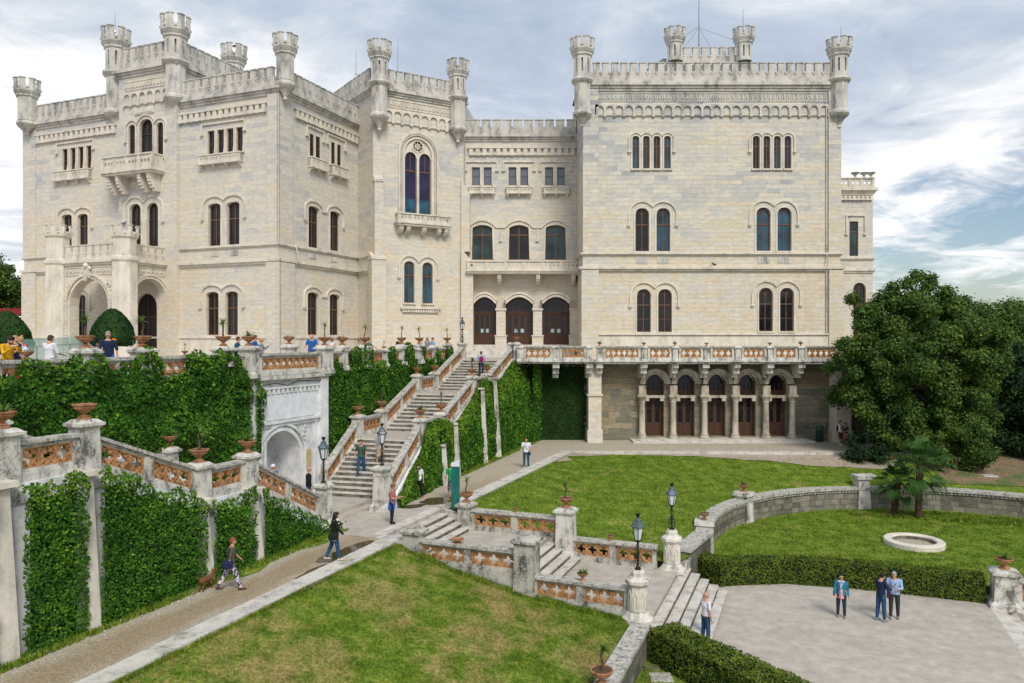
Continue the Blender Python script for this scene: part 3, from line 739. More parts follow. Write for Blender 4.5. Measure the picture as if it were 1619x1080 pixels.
# balcony on A tower
def balcony(f, x0, x1, zb, zt, out, d=0, corb=(), hz=.9, name='balcony', pier=4, corbh=1.5):
    m = MB(f.T); m.box(x0-.2, x1+.2, d, d+out+.15, zb-.12, zb); m.box(x0-.1, x1+.1, d, d+out+.05, zb-.28, zb-.12)
    n = max(2, int((x1-x0)/.30)); hs = []
    step = (x1-x0)/pier
    for k in range(pier):
        a, b = x0+k*step+.12, x0+(k+1)*step-.12; q = max(2, int((b-a)/.27))
        for j in range(q):
            c = a+(b-a)*(j+.5)/q; w = (b-a)/q*.34; hc = (zb+zt)/2; hh = (zt-zb)*.24
            hs.append([(c-w, hc, hc), (c-w*.5, hc-hh*.8, hc+hh*.8), (c, hc-hh*.35, hc+hh*.35), (c+w*.5, hc-hh*.8, hc+hh*.8), (c+w, hc, hc)])
    m.wall(x0, x1, zb, zt-.1, hs, d+out, .1)
    m.wall(x0, x1, zb, zt-.1, hs, d+out-.1, .0, reveal=False)
    for k in range(pier+1):
        c = x0+k*step; m.box(c-.11, c+.11, d+out-.14, d+out+.05, zb, zt-.02)
    for x in (x0, x1): m.box(x-.06, x+.06, d, d+out, zb, zt-.1)
    m.box(x0-.12, x1+.12, d+out-.18, d+out+.1, zt-.1, zt)
    for x in (x0-.0, x1+.0): m.box(x-.12, x+.12, d, d+out-.18, zt-.1, zt)
    for c in corb:
        for q in range(6):
            a = q/6; m.box(c-.16, c+.16, d, d+out*.92*math.sqrt(1-((q+.2)/6)**2)+.02, zb-.28-corbh*(q+1)/6, zb-.28-corbh*q/6)
    return m.build(name, MT['trim'], castle)
a, b = FT.S(182), FT.S(258)
balcony(FT, a, b, FT.Z(220, 274), FT.Z(220, 250), 1.1, corb=[a+.4, a+1.35, b-1.35, b-.4], corbh=1.3)
# roof, rear and side walls of the left block
def back(f0, pts, z, name='rear_wall', zb=ZB):
    m = MB()
    for p, q in zip(pts, pts[1:]): m.poly([(p[0], p[1], zb), (q[0], q[1], zb), (q[0], q[1], z), (p[0], p[1], z)][::-1])
    return m.build(name, MT['ashlar'], castle)
uu = lambda p, k: (p[0]+U[0]*k, p[1]+U[1]*k)
back(None, [PB, uu(PB, 16), uu(PA, 25.9), PA], Zcorn)
m = MB(); m.poly([(PA[0], PA[1], Zcorn-.3), (PC[0], PC[1], Zcorn-.3), (PB[0], PB[1], Zcorn-.3), (*uu(PB, 16), Zcorn-.3), (*uu(PA, 25.9), Zcorn-.3)]); m.build('roof', MT['trim_grey'], castle)
# ---- B ---------------------------------------------------------------------------------
mullioned(FB, [(489,494),(498.6,504)], 214, 254, hoodx=(484.5,511), hy=203, bx=(487,513), by=(252,267), ncorb=3)
mullioned(FB, [(523,527.5),(532.4,537)], 227, 264, hoodx=(517,545), hy=217, bx=(521,545.5), by=(264,279), ncorb=3)
winpair(FB, [(487.3,502.4,326,392),(521.7,535.6,334,397)], off=.42)
winpair(FB, [(486,501.5,462,530),(520.8,534.8,465,530)], off=.42)
m = MB(FB.T); m.wall(0, FB.L, ZB, Zcorn, FB.holes, 0, .34); m.build('wall', MT['ashlar'], castle)
m = MB(FB.T); m.box(-.12, FB.S(462), -.02, .12, Zsill-.03, Zcorn-.6); m.box(-.2, FB.S(463), -.02, .2, ZB, Zstr-.26); m.build('corner_pilaster', MT['ashlar'], castle)
m = MB(FB.T); course(FB, 0, FB.L, Zstr-.003, .24, .2, mb=m); course(FB, 0, FB.L, Zsill-.003, .16, .12, mb=m); course(FB, 0, FB.L, .117, .18, .12, mb=m); m.box(-.1, FB.L, -.02, .1, ZB, -.1); m.build('string_course', MT['trim'], castle)
m = MB(FB.T); corn(FB, 0, FB.L+.2, Zcorn-.003, mb=m); m.build('cornice', MT['trim_grey'], castle)
m = MB(FB.T); parapet(FB, .4, FB.L+.1, Zcorn, Zpar, mb=m); m.build('battlement', MT['trim_grey'], castle)
m = MB(FB.T); dentils(FB, FB.S(464), FB.L-.1, 16.55, 15.95, mb=m); m.build('corbel_table', MT['trim'], castle)
m = MB(FB.T)
for p in (494, 528): m.box(FB.S(p)-.45, FB.S(p)+.45, -.01, .03, 5.95, 6.35); [m.box(FB.S(p)-.38+.17*k, FB.S(p)-.28+.17*k, .02, .07, 6.0, 6.3) for k in range(5)]
m.build('carved_panel', MT['trim_grey'], castle)
# ---- bay tower -------------------------------------------------------------------------
Yc = 20.05; Yp = 21.55
m = MB(FF.T); m.wall(0, FF.L, ZB, Yc, [], 0); m.build('wall', MT['ashlar'], castle)
m = MB(FF.T); course(FF, 0, FF.L-.3, Zstr-.006, .2, .2, mb=m, ext=0); course(FF, 0, FF.L-.3, Zsill-.006, .14, .12, mb=m, ext=0); course(FF, 0, FF.L-.3, .114, .15, .12, mb=m, ext=0); m.build('string_course', MT['trim'], castle)
gx0, gx1 = FY.S(640.3), FY.S(681.8); gz0, gzt = FY.Z(661, 342), FY.Z(661, 221)
gh = arch(gx0, gx1, gz0, gzt); FY.holes.append(gh)
winpair(FY, [(638.8,655,413,479),(667.6,684,415,480)], gl='glass_blue', off=.45, bars=(.66,))
m = MB(FY.T); m.wall(0, FY.L, ZB, Yc, FY.holes, 0, .34); m.build('wall', MT['ashlar'], castle)
def big_window():
    f = FY; w = gx1-gx0; zs = gh[0][2]; cx_ = (gx0+gx1)/2
    fr = MB(f.T)                                    # stone tracery
    l1 = arch(gx0, cx_-.1, gz0, zs+w*.06, n=8); l2 = arch(cx_+.1, gx1, gz0, zs+w*.06, n=8)
    full = MB(f.T)
    # infill above the lights
    hs = [l1, l2]
    xs = sorted({p[0] for p in l1+l2+gh})
    def top(x): 
        r = w/2; return zs+math.sqrt(max(0, r*r-(x-cx_)**2))
    rc = w*.20; zc = zs+w*.27
    circ = [(cx_+rc*math.cos(math.pi*(1-k/12)), zc-rc*math.sin(math.pi*(1-k/12)), zc+rc*math.sin(math.pi*(1-k/12))) for k in range(13)]
    xs = sorted(set(xs) | {p[0] for p in circ})
    def prof(h, x):
        for p, q in zip(h, h[1:]):
            if p[0]-1e-9 <= x <= q[0]+1e-9: t = (x-p[0])/max(1e-9, q[0]-p[0]); return (p[1]+(q[1]-p[1])*t, p[2]+(q[2]-p[2])*t)
    for xa, xb in zip(xs, xs[1:]):
        mid = (xa+xb)/2; segs = []
        base = lambda x: (prof(l1, x) or prof(l2, x) or (0, gz0))[1]
        if prof(circ, mid): segs = [(base, lambda x: prof(circ, min(max(x, circ[0][0]), circ[-1][0]))[0]), (lambda x: prof(circ, min(max(x, circ[0][0]), circ[-1][0]))[1], top)]
        else: segs = [(base, top)]
        ea, eb = xa+1e-6, xb-1e-6
        for lo, hi in segs:
            if hi(mid)-lo(mid) > .001: full.poly([(xa, -.12, lo(ea)), (xb, -.12, lo(eb)), (xb, -.12, hi(eb)), (xa, -.12, hi(ea))])
    for k in range(4):                               # rosette bars
        a = math.pi*k/4; full.band([(cx_-rc*.95*math.cos(a), zc-rc*.95*math.sin(a)), (cx_+rc*.95*math.cos(a), zc+rc*.95*math.sin(a))], .05, -.2, -.13)
    full.band([(cx_+rc*math.cos(2*math.pi*k/20), zc+rc*math.sin(2*math.pi*k/20)) for k in range(20)], .10, -.14, -.05, closed=True)
    full.band([(cx_+rc*.45*math.cos(2*math.pi*k/12), zc+rc*.45*math.sin(2*math.pi*k/12)) for k in range(12)], .05, -.2, -.12, closed=True)
    for l in (l1, l2): full.band(head(l), .09, -.13, -.06)
    full.box(cx_-.1, cx_+.1, -.2, -.04, gz0, zs+.1)
    win = full.build('window', MT['trim'], castle, 'tall twin light window with a rose in its arched head')
    for l, g in ((l1, 'glass_purple'), (l2, 'glass_purple')):
        b = MB(f.T); x0, x1 = l[0][0], l[-1][0]; zz = gz0
        b.band([(x0+.04, zz+.04)]+[(x+(.04 if x < (x0+x1)/2 else -.04), z-.04) for x, z in head(l)]+[(x1-.04, zz+.04)], .09, -.28, -.2, closed=True)
        hgt = zs-zz
        for k in (.72,): b.box(x0, x1, -.28, -.19, zz+hgt*k-.05, zz+hgt*k+.05)
        b.box((x0+x1)/2-.03, (x0+x1)/2+.03, -.27, -.2, zz+hgt*.72, zs+w*.04)
        b.build('window_frame', MT['wood_win'], win)
        p = MB(f.T); p.poly([(x0, -.262, zz+hgt*.27), (x0, -.262, l[0][2])]+[(x, -.262, z) for x, z in head(l)][1:-1]+[(x1, -.262, l[0][2]), (x1, -.262, zz+hgt*.27)]); p.build('pane', MT[g], win)
        p = MB(f.T); p.poly([(x0, -.262, zz), (x0, -.262, zz+hgt*.27), (x1, -.262, zz+hgt*.27), (x1, -.262, zz)]); p.build('pane', MT['glass_blue'], win)
    p = MB(f.T); p.poly([(cx_+rc*math.cos(2*math.pi*k/16), -.25, zc+rc*math.sin(2*math.pi*k/16)) for k in range(16)]); p.build('pane', MT['glass_dark'], win)
    for off, wd, pr in ((.12, .16, .05), (.34, .10, .12), (.52, .16, .16)):
        m = MB(f.T); m.band([(gx0-off, gz0-.1)]+[(cx_+(w/2+off)*math.cos(math.pi*(1-k/18)), zs+(w/2+off)*math.sin(math.pi*(1-k/18))) for k in range(19)]+[(gx1+off, gz0-.1)], wd, 0, pr)
        if off == .34:                               # bead ornament
            for sx in (gx0-off, gx1+off):
                z = gz0
                while z < zs: m.box(sx-.045, sx+.045, pr, pr+.05, z, z+.09); z += .2
            for k in range(26):
                a = math.pi*(k+.5)/26; x, z = cx_+(w/2+off)*math.cos(a), zs+(w/2+off)*math.sin(a); m.box(x-.045, x+.045, pr, pr+.05, z-.045, z+.045)
        m.build('hood_moulding', MT['trim'], castle)
big_window()
a, b = FY.S(626), FY.S(705)
balcony(FY, a, b, FY.Z(666, 355), FY.Z(666, 341), .75, corb=[a+.25, a+.85, (a+b)/2, b-.85, b-.25], corbh=.6, pier=4)
m = MB(FY.T); m.box(FY.S(632), FY.S(696), -.02, .22, FY.Z(664, 489), FY.Z(664, 485)); dentils(FY, FY.S(635), FY.S(693), FY.Z(664, 490), FY.Z(664, 494), .22, mb=m); m.build('sill', MT['trim'], castle)
m = MB(FY.T); corn(FY, 0, FY.L, Yc, mb=m); corn(FF, -.2, FF.L, Yc-.003, mb=m) if False else None; m.build('cornice', MT['trim_grey'], castle)
m = MB(FF.T); corn(FF, -.1, FF.L, Yc-.003, mb=m); m.build('cornice', MT['trim_grey'], castle)
m = MB(FY.T); parapet(FY, .4, FY.L-.4, Yc, Yp, mb=m); m.build('battlement', MT['trim_grey'], castle)
m = MB(FF.T); parapet(FF, 0, FF.L-.3, Yc, Yp, mb=m); m.build('battlement', MT['trim_grey'], castle)
m = lettered(FY, .9, FY.L-.9, 18.55, 19.25); m.build('carved_frieze', MT['trim'], castle)
m = blindarches(FY, .85, FY.L-.85, 18.35, 17.35, .82); m.build('arcaded_corbel_table', MT['trim'], castle)
QF = (PB[0]-3.6, PB[1]+5.2)                            # the bay's far left corner behind block B
FFL = Fac(QF, PB); m = MB(FFL.T); m.wall(0, FFL.L, Zcorn-1, Yc, [], 0); m.build('wall', MT['ashlar'], castle)
m = MB(FFL.T); corn(FFL, -.1, FFL.L+.1, Yc-.006, mb=m); m.build('cornice', MT['trim_grey'], castle)
m = MB(FFL.T); parapet(FFL, 0, FFL.L, Yc, Yp, mb=m); m.build('battlement', MT['trim_grey'], castle)
back(None, [T2, (T2[0]+1.5, 75), (QF[0], 75), QF], Yc)
m = MB(); m.poly([(QF[0], QF[1], Yc-.3), (PB[0], PB[1], Yc-.3), (T1[0], T1[1], Yc-.3), (T2[0], T2[1], Yc-.3), (T2[0]+1.5, 75, Yc-.3), (QF[0], 75, Yc-.3)]); m.build('roof', MT['trim_grey'], castle)
# buttress on the bay's left edge and at the joint with the middle
m = MB(FY.T)
sb = FY.S(607)
m.box(-.3, sb, -.3, .55, ZB, FY.Z(595, 408)); m.box(.0, sb-.15, -.3, .35, FY.Z(595, 408), FY.Z(595, 285))
m.faces([(-.3,-.3,FY.Z(595,408)), (sb,-.3,FY.Z(595,408)), (sb,.55,FY.Z(595,408)), (-.3,.55,FY.Z(595,408)), (-.3,-.3,FY.Z(595,398)), (sb,-.3,FY.Z(595,398))], [(3,2,5,4), (0,3,4), (2,1,5)])
m.faces([(0,-.3,FY.Z(595,285)), (sb-.15,-.3,FY.Z(595,285)), (sb-.15,.35,FY.Z(595,285)), (0,.35,FY.Z(595,285)), (0,-.3,FY.Z(595,270)), (sb-.15,-.3,FY.Z(595,270))], [(3,2,5,4), (0,3,4), (2,1,5)])
m.build('buttress', MT['ashlar'], castle)
m = MB(FY.T); m.box(-.36, sb+.06, -.2, .61, FY.Z(595, 411), FY.Z(595, 407)); m.box(-.05, sb-.1, -.2, .41, FY.Z(595, 288), FY.Z(595, 284)); m.build('buttress_cap', MT['trim'], castle)
def sideslope(x0, x1, ylow, yhigh, Dn, Df, zb, name='buttress'):
    z0, z1 = (HY-ylow)/F*Dn, (HY-yhigh)/F*Dn; X0, X1 = (x0-CX)/F*Dn, (x1-CX)/F*Dn
    m = MB(); P = [(X0, Dn, zb), (X1, Dn, zb), (X1, Dn, z0), (X0, Dn, z1)]; Q = [(x, Df, z) for x, _, z in P]
    m.faces(P+Q, [(0,1,2,3), (1,5,6,2), (3,2,6,7), (0,3,7,4)]); m.build(name, MT['ashlar'], castle)
sideslope(729, 742.5, 305, 284, 62.9, 64.05, (HY-398)/F*62.9)
sideslope(729, 748.0, 415, 393, 62.7, 64.05, ZB)
# ---- middle ----------------------------------------------------------------------------
for xs, hx, bx in (([(746.4,758.7),(765,777.2)], (736,786), (742,782)), ([(804,816.4),(822.7,835)], (796,845), (801,840)), ([(861.8,874.5),(880.6,892.8)], (854,903), (859,899))):
    mullioned(FM, xs, 264.6, 293, gl='glass_sky', hoodx=hx, hy=256, bx=bx, by=(296, 306), ncorb=3)
ls = []
for x0, x1, g in ((746,779.4,'glass_teal'),(804,837,'glass_dark'),(861.7,895,'glass_teal')):
    h = segarch(FM.S(x0), FM.S(x1), FM.Z(800, 411), FM.Z(800, 356), .28); FM.holes.append(h); ls.append(h)
    glaze(FM, h, g, 0, bars=(.72,), thick=.09)
m = MB(FM.T)
p = []
for i, h in enumerate(ls):
    x0, x1, zt = h[0][0]-.32, h[-1][0]+.32, max(q[2] for q in h)+.42
    if i == 0: p.append((x0, zt-1.6))
    p += [(x0+(x1-x0)*k/10, zt-.62*(2*k/10-1)**2) for k in range(11)]
    if i == 2: p.append((x1, zt-1.6))
m.band(p, .12, 0, .12)
for i in (0, 1): xm = (ls[i][-1][0]+ls[i+1][0][0])/2; m.box(xm-.06, xm+.06, 0, .11, ls[0][0][2]-1.0, ls[0][0][2]-.1); m.box(xm-.13, xm+.13, 0, .17, ls[0][0][2]-1.12, ls[0][0][2]-1.0)
for h in ls: m.band([(h[0][0]-.08, h[0][1])]+[(x, z+.09) for x, z in head(h)]+[(h[-1][0]+.08, h[0][1])], .14, 0, .06)
m.build('hood_moulding', MT['trim'], castle)
dz0 = FM.Z(800, 545)
doors = []
for x0, x1 in ((748,784.5),(799.5,842.5),(857,900.7)):
    h = segarch(FM.S(x0), FM.S(x1), dz0, FM.Z(800, 470), .62); FM.holes.append(h); doors.append(h)
def door(f, h, d, transom=.68, leaves=4, wood='wood', labels=None, gl='glass_dark', notice=False, glassz=(.34, .92)):
    x0, x1, zb = h[0][0], h[-1][0], h[0][1]; zt = max(p[2] for p in h); w = x1-x0; zr = zb+(zt-zb)*transom; e = d-.24
    m = MB(f.T); m.band([(x0+.05, zb)]+[(x+(.05 if x < (x0+x1)/2 else -.05), z-.05) for x, z in head(h)]+[(x1-.05, zb)], .12, e-.07, e)
    m.box(x0, x1, e-.08, e+.04, zr-.08, zr+.08)
    lw = (w-.2)/leaves; hs = []; m2 = MB(f.T)
    zg0, zg1 = zb+(zr-zb)*glassz[0], zb+(zr-zb)*glassz[1]
    for k in range(leaves):
        a = x0+.1+k*lw; hs.append(rect(a+lw*.22, a+lw*.78, zg0, zg1)); hs.append(rect(a+lw*.2, a+lw*.8, zb+.12, zg0-.16))
        m.box(a-.02, a+.02, e-.02, e+.015, zb, zr-.08); m.box(a+lw*.2, a+lw*.8, e-.065, e-.03, zb+.12, zg0-.16)
        m.box(a+lw*.22, a+lw*.78, e-.06, e-.01, (zg0+zg1)/2-.025, (zg0+zg1)/2+.025)
    m.wall(x0+.05, x1-.05, zb, zr-.08, hs, e-.01, .05)
    for k in range(1, 4): xm = x0+w*k/4; m.box(xm-.025, xm+.025, e-.06, e, zr, max(zr+.05, min(q[2] for q in h)))
    o = m.build('door', MT[wood], castle)
    g = MB(f.T); g.poly([(x0, e-.07, zb+.01), (x0, e-.07, h[0][2])]+[(x, e-.07, z) for x, z in head(h)][1:-1]+[(x1, e-.07, h[-1][2]), (x1, e-.07, zb+.01)]); g.build('pane', MT[gl], o)
    hd = MB(f.T)
    for s in (-.06, .06): hd.box((x0+x1)/2+s-.015, (x0+x1)/2+s+.015, e, e+.06, zb+1.0, zb+1.16)
    hd.build('handle', MT['iron_cap'], o)
    if notice:
        nt = MB(f.T)
        for k in (1, 2): a = x0+.1+k*lw; nt.box(a+lw*.24, a+lw*.76, e-.05, e-.035, zg0+.10, zg0+.42)
        nt.build('notice', NOTICE, o)
    return o
NOTICE = simple('pale_notice', (.35, .50, .50), .5, .05)
for h in doors: door(FM, h, 0, notice=True)
m = MB(FM.T); m.wall(0, FM.L, ZB, 17.5, FM.holes, 0, .34); m.build('wall', MT['ashlar'], castle)
m = MB(FM.T)
for x0, x1 in ((784.8,799.2),(842.8,856.7),(901,914)): 
    a, b = FM.S(x0), FM.S(x1); zt = FM.Z(800, 488); m.box(a, b, 0, .5, ZB, zt); m.box(a-.1, b+.1, -.0, .6, ZB, FM.Z(800, 532)); m.box(a-.16, b+.16, 0, .66, FM.Z(800, 532), FM.Z(800, 530)); m.box(a-.08, b+.08, 0, .58, zt-.18, zt)
m.build('pillar', MT['ashlar'], castle)
m = MB(FM.T)
for h in doors: m.band([(x, z+.12) for x, z in head(h)], .22, 0, .52); m.band([(x+(x-(h[0][0]+h[-1][0])/2)*.06, z+.34) for x, z in head(h)], .16, 0, .60)
m.build('arch_moulding', MT['trim'], castle)
FMb = FM.off(1.5)
balcony(FM, FM.S(742), FM.L+.1, FMb.Z(830, 427), FMb.Z(830, 412), 1.5, corb=[FM.S(790), FM.S(850), FM.S(905)], corbh=.9, pier=6)
m = MB(FM.T); corn(FM, 0, FM.L, 17.5, mb=m); m.build('cornice', MT['trim_grey'], castle)
m = MB(FM.T); parapet(FM, .2, FM.L-.1, 17.5, 18.75, .95, corb=False, gap=.24, mb=m); m.build('battlement', MT['trim_grey'], castle)
m = MB(FM.T); dentils(FM, .9, FM.L-.1, 16.25, 15.65, .57, mb=m); m.build('corbel_table', MT['trim'], castle)
m = MB(FM.T); course(FM, 0, FM.S(746), .30, .14, .12, mb=m, ext=0); m.build('string_course', MT['trim'], castle)
m = MB(); m.poly([(FM.p0[0], 64, 17.2), (FM.p1[0], 64, 17.2), (FM.p1[0], 76, 17.2), (FM.p0[0], 76, 17.2)]); m.build('roof', MT['trim_grey'], castle)
back(None, [(RX0, 76), (FM.p0[0], 76)], 17.5)
# steps before the doors
m = MB()
for k in range(4): m.box(FM.p0[0]+.9, 5.3, 63.95-.45*(4-k), 64.0 if k == 3 else 64.0, TZ+.0+(dz0-TZ)*k/4, TZ+(dz0-TZ)*(k+1)/4-.0)
m.build('entrance_steps', MT['step'], castle)
# ---- right wing ------------------------------------------------------------------------
RC = 20.1; RP = 21.6; RS = 5.62; RSl = 6.7
for spec in ([(1000,1010.5,215,267),(1016.7,1027,215,267),(1033.3,1043.7,215,267),(1050,1060.3,215,267)], [(1190.3,1200.8,215,267),(1207,1217.4,215,267),(1223.5,1234,215,267),(1240.3,1250.7,215,267)]):
    winpair(FR, spec, gl=['glass_blue','glass_teal','glass_teal','glass_blue'] if spec[0][0] < 1100 else ['glass_dark','glass_teal','glass_blue','glass_purple'], off=.26, drop=.9, bars=(.68,))
winpair(FR, [(1004.7,1026,329,397.5),(1038,1059.3,329,397.5)], gl=['glass_dark', 'glass_blue'], drop=.75)
winpair(FR, [(1196,1218,328,397),(1229.3,1251,328,397)], gl=['glass_blue', 'glass_blue'], drop=.75)
winpair(FR, [(1007,1028.7,457,525),(1040.7,1062,457,525)], drop=.75, bars=(.63, .3))
winpair(FR, [(1200,1221.7,455,524),(1233.3,1255,455,524)], drop=.75, bars=(.63, .3))
m = MB(FR.T); m.wall(0, FR.L, ZB, RC, FR.holes, 0, .34); m.build('wall', MT['ashlar_grey'], castle)
m = MB(FR.T); a, b = FR.S(946), FR.S(1309)
for z0, z1, e in ((RSl+.0, RC-.6, 0), (ZB, RS-.3, .12)): m.box(-e, a, -.02, .14+e, z0, z1); m.box(b, FR.L+e, -.02, .14+e, z0, z1)
m.build('corner_pilaster', MT['ashlar_grey'], castle)
m = MB(FR.T); course(FR, 0, FR.L, RS, .30, .2, mb=m); course(FR, 0, FR.L, RSl, .2, .12, mb=m); course(FR, 0, FR.L, .38, .2, .12, mb=m); m.box(-.15, FR.L+.15, -.02, .1, ZB, .2); m.build('string_course', MT['trim'], castle)
m = MB(FR.T); corn(FR, 0, FR.L, RC, 1.15, mb=m); m.build('cornice', MT['trim_grey'], castle)
m = MB(FR.T); parapet(FR, .7, FR.L-.7, RC, RP, .71, mb=m); m.build('battlement', MT['trim_grey'], castle)
m = lettered(FR, .7, FR.L-.7, 18.55, 19.25, period=.36); m.build('carved_frieze', MT['trim_grey'], castle)
m = blindarches(FR, .95, FR.L-.95, 18.3, 17.45, .77); m.build('arcaded_corbel_table', MT['trim_grey'], castle)
m = MB(FR.T)
for p in (1015.4, 1048.6, 1207, 1240): c = FR.S(p); m.box(c-.48, c+.48, -.01, .04, 5.85, 6.4); [m.box(c-.40+.2*k, c-.27+.2*k, .02, .08, 5.93, 6.32) for k in range(4)]
m.build('carved_panel', MT['trim_grey'], castle)
m = MB(FRL.T); m.wall(0, FRL.L, ZB, RC, [], 0); m.build('wall', MT['ashlar_grey'], castle)
m = MB(FRL.T); corn(FRL, 0, FRL.L, RC-.003, 0, mb=m); course(FRL, 0, FRL.L, RS-.003, .30, .2, mb=m, ext=0); course(FRL, 0, FRL.L, RSl-.003, .2, .12, mb=m, ext=0); m.build('cornice', MT['trim_grey'], castle)
m = MB(FRL.T); parapet(FRL, 0, FRL.L, RC, RP, .71, mb=m); m.build('battlement', MT['trim_grey'], castle)
back(None, [(RX1, RY), (RX1, 76), (RX0, 76), (RX0, 64)], RC)
m = MB(); m.poly([(RX0, RY, RC-.3), (RX1, RY, RC-.3), (RX1, 76, RC-.3), (RX0, 76, RC-.3)]); m.build('roof', MT['trim_grey'], castle)
# rear roof tower
bx0, bx1 = (1052-CX)/F*68, (1190-CX)/F*68
m = MB(); m.box(bx0, bx1, 68, 76, RC-.5, 24.9); m.build('tower_wall', MT['trim_grey'], castle)
FK = Fac((bx0, 68), (bx1, 68)); m = MB(FK.T); corn(FK, 0, FK.L, 25.0, .8, mb=m); m.build('cornice', MT['trim_grey'], castle)
m = MB(FK.T); parapet(FK, .7, FK.L-.7, 25.0, 26.5, .8, mb=m); m.build('battlement', MT['trim_grey'], castle)
m = MB(); T_, L_ = frameT(((1030-CX)/F*70, 72), ((1052-CX)/F*70, 69)); q = Fac(((1030-CX)/F*70, 72), ((1052-CX)/F*69, 69)); m = MB(q.T); parapet(q, 0, q.L, RC-.5, 25.9, .8, mb=m, corb=False); m.build('battlement', MT['trim_grey'], castle)
# ---- annex far right -------------------------------------------------------------------
ax0, ax1, AY = (1325-CX)/F*66, (1380-CX)/F*66, 66
FN = Fac((ax0, AY), (ax1, AY)); h = rect(FN.S(1343), FN.S(1357), FN.Z(1350, 405), FN.Z(1350, 350)); FN.holes.append(h); glaze(FN, h, 'glass_teal', 0, bars=(.7, .4), split=False)
h2 = arch(FN.S(1349), FN.S(1369), FN.Z(1350, 540), FN.Z(1350, 447)); FN.holes.append(h2); glaze(FN, h2, 'glass_dark', 0)
m = MB(FN.T); m.wall(0, FN.L, -8, 13, FN.holes, 0, .34); m.build('annex_wall', MT['ashlar'], castle)
recthood(FN, FN.S(1338), FN.S(1367), 0, FN.Z(1350, 341), drop=1.6)
m = MB(); m.poly([(ax1, AY, -8), (ax1, 76, -8), (ax1, 76, 13), (ax1, AY, 13)]); m.poly([(ax0, AY, 12.9), (ax1, AY, 12.9), (ax1, 76, 12.9), (ax0, 76, 12.9)]); m.build('annex_side_wall', MT['ashlar'], castle)
m = MB(FN.T); corn(FN, 0, FN.L, FN.Z(1350, 297), mb=m); course(FN, 0, FN.L, FN.Z(1350, 407), mb=m); course(FN, 0, FN.L, FN.Z(1350, 425), .2, .2, mb=m); dentils(FN, 0, FN.L, FN.Z(1350, 310), FN.Z(1350, 317), .4, mb=m); m.build('cornice', MT['trim'], castle)
balcony(FN, 0, FN.L, FN.Z(1350, 297), FN.Z(1350, 281), .05, pier=3, name='roof_balustrade')
for px in (1352, 1366, 1377):
    x, y = atD(px, 66); m = MB(); z = FN.Z(1350, 282); m.lathe(x, y, [(.12, z), (.2, z+.06), (.08, z+.18), (.14, z+.28), (.34, z+.42), (.38, z+.5)], 10); m.build('roof_urn', MT['trim_grey'], castle)
# ---- lower arcade (garden level) -------------------------------------------------------
LZ = -7.6
FG = Fac(((945-CX)/F*55.6, 55.6), ((1335-CX)/F*55.6, 55.6)); zd0 = FG.Z(1130, 690)
cs = [(1020,1049.5),(1069,1098),(1118,1147),(1166.2,1194.6),(1213.7,1242.8)]
dh = []
for x0, x1 in cs:
    h = arch(FG.S(x0), FG.S(x1), zd0, FG.Z(1130, 592)); dh.append(h)
    door(FG, h, -.25, transom=.72, leaves=2, wood='wood', glassz=(.30, .94))
m = MB(FG.T); m.wall(0, FG.L, LZ-.2, TZ-.3, dh, 0, .5); m.build('arcade_wall', MT['rubble'], castle)
LIME = MT['arcade_stone'] = weathered('stained_arcade_limestone', (.46, .42, .34), (.17, .14, .10), .5, .85, 1.8, .4)
m = MB(FG.T)
for h in dh:
    c = (h[0][0]+h[-1][0])/2; zs = h[0][2]; r = (h[-1][0]-h[0][0])/2
    for r2, wd, d1 in ((r+.07, .14, .30), (r+.295, .30, .46)):
        m.band([(c+r2*math.cos(math.pi*(1-k/14)), zs+r2*math.sin(math.pi*(1-k/14))) for k in range(15)], wd, 0, d1)
    zi = FG.Z(1130, 626); m.box(c-r-.05, c+r+.05, -.2, .1, zi-.14, zi+.05)                    # springing bar with shoulders
    for s in (-1, 1): m.box(c+s*r-(.28 if s > 0 else 0), c+s*r+(.28 if s < 0 else 0), -.2, .12, zi-.38, zi-.14)
m.build('archivolt', LIME, castle)
cols = [1013.6, 1062.5, 1111.6, 1160, 1208, 1257-8]
for k, px in enumerate(cols):
    c = FG.S(px); m = MB(); X, Y = FG.T(c, .42, 0)[:2]; z0 = FG.Z(1130, 692); z1 = FG.Z(1130, 632); zz = FG.Z(1130, 622)
    m.lathe(X, Y, [(.36, z0), (.36, z0+.15), (.27, z0+.22), (.30, z0+.32), (.23, z0+.42), (.20, z1-.2), (.24, z1-.12), (.21, z1-.05), (.32, z1+.25)], 14)
    T, L = frameT((X-.36, Y-.36), (X+.36, Y-.36)); q = MB(T); q.box(0, .72, -.8, 0, z1+.25, z1+.42); 
    zt = FG.Z(1130, 609); q.box(.10, .62, -.8, -.12, z1+.42, zt)
    b = len(m.v); m.v.extend(q.v); m.f.extend(tuple(i+b for i in w) for w in q.f); m.sm.extend(q.sm)
    m.build('column', LIME, castle)
m = MB(); xa, xb = (1000-CX)/F*54.4, (1286-CX)/F*54.4
m.box(xa, xb, 54.0, 55.6, LZ, LZ+.15); m.box(xa+.4, xb-.4, 54.4, 55.6, LZ+.15, FG.Z(1130, 692)+.01); m.build('arcade_steps', MT['step'], castle)
m = MB()
for x0, x1 in ((930.5, 951), (1322, 1346)):
    a, b = (x0-CX)/F*54.4, (x1-CX)/F*54.4; m.box(a, b, 54.4, 55.8, LZ-.2, TZ-.25); m.box(a-.08, b+.08, 54.32, 55.8, LZ-.2, LZ+.9); m.box(a-.1, b+.1, 54.3, 55.8, -4.2, -4.08)
m.build('arcade_pilaster', MT['ashlar'], castle)
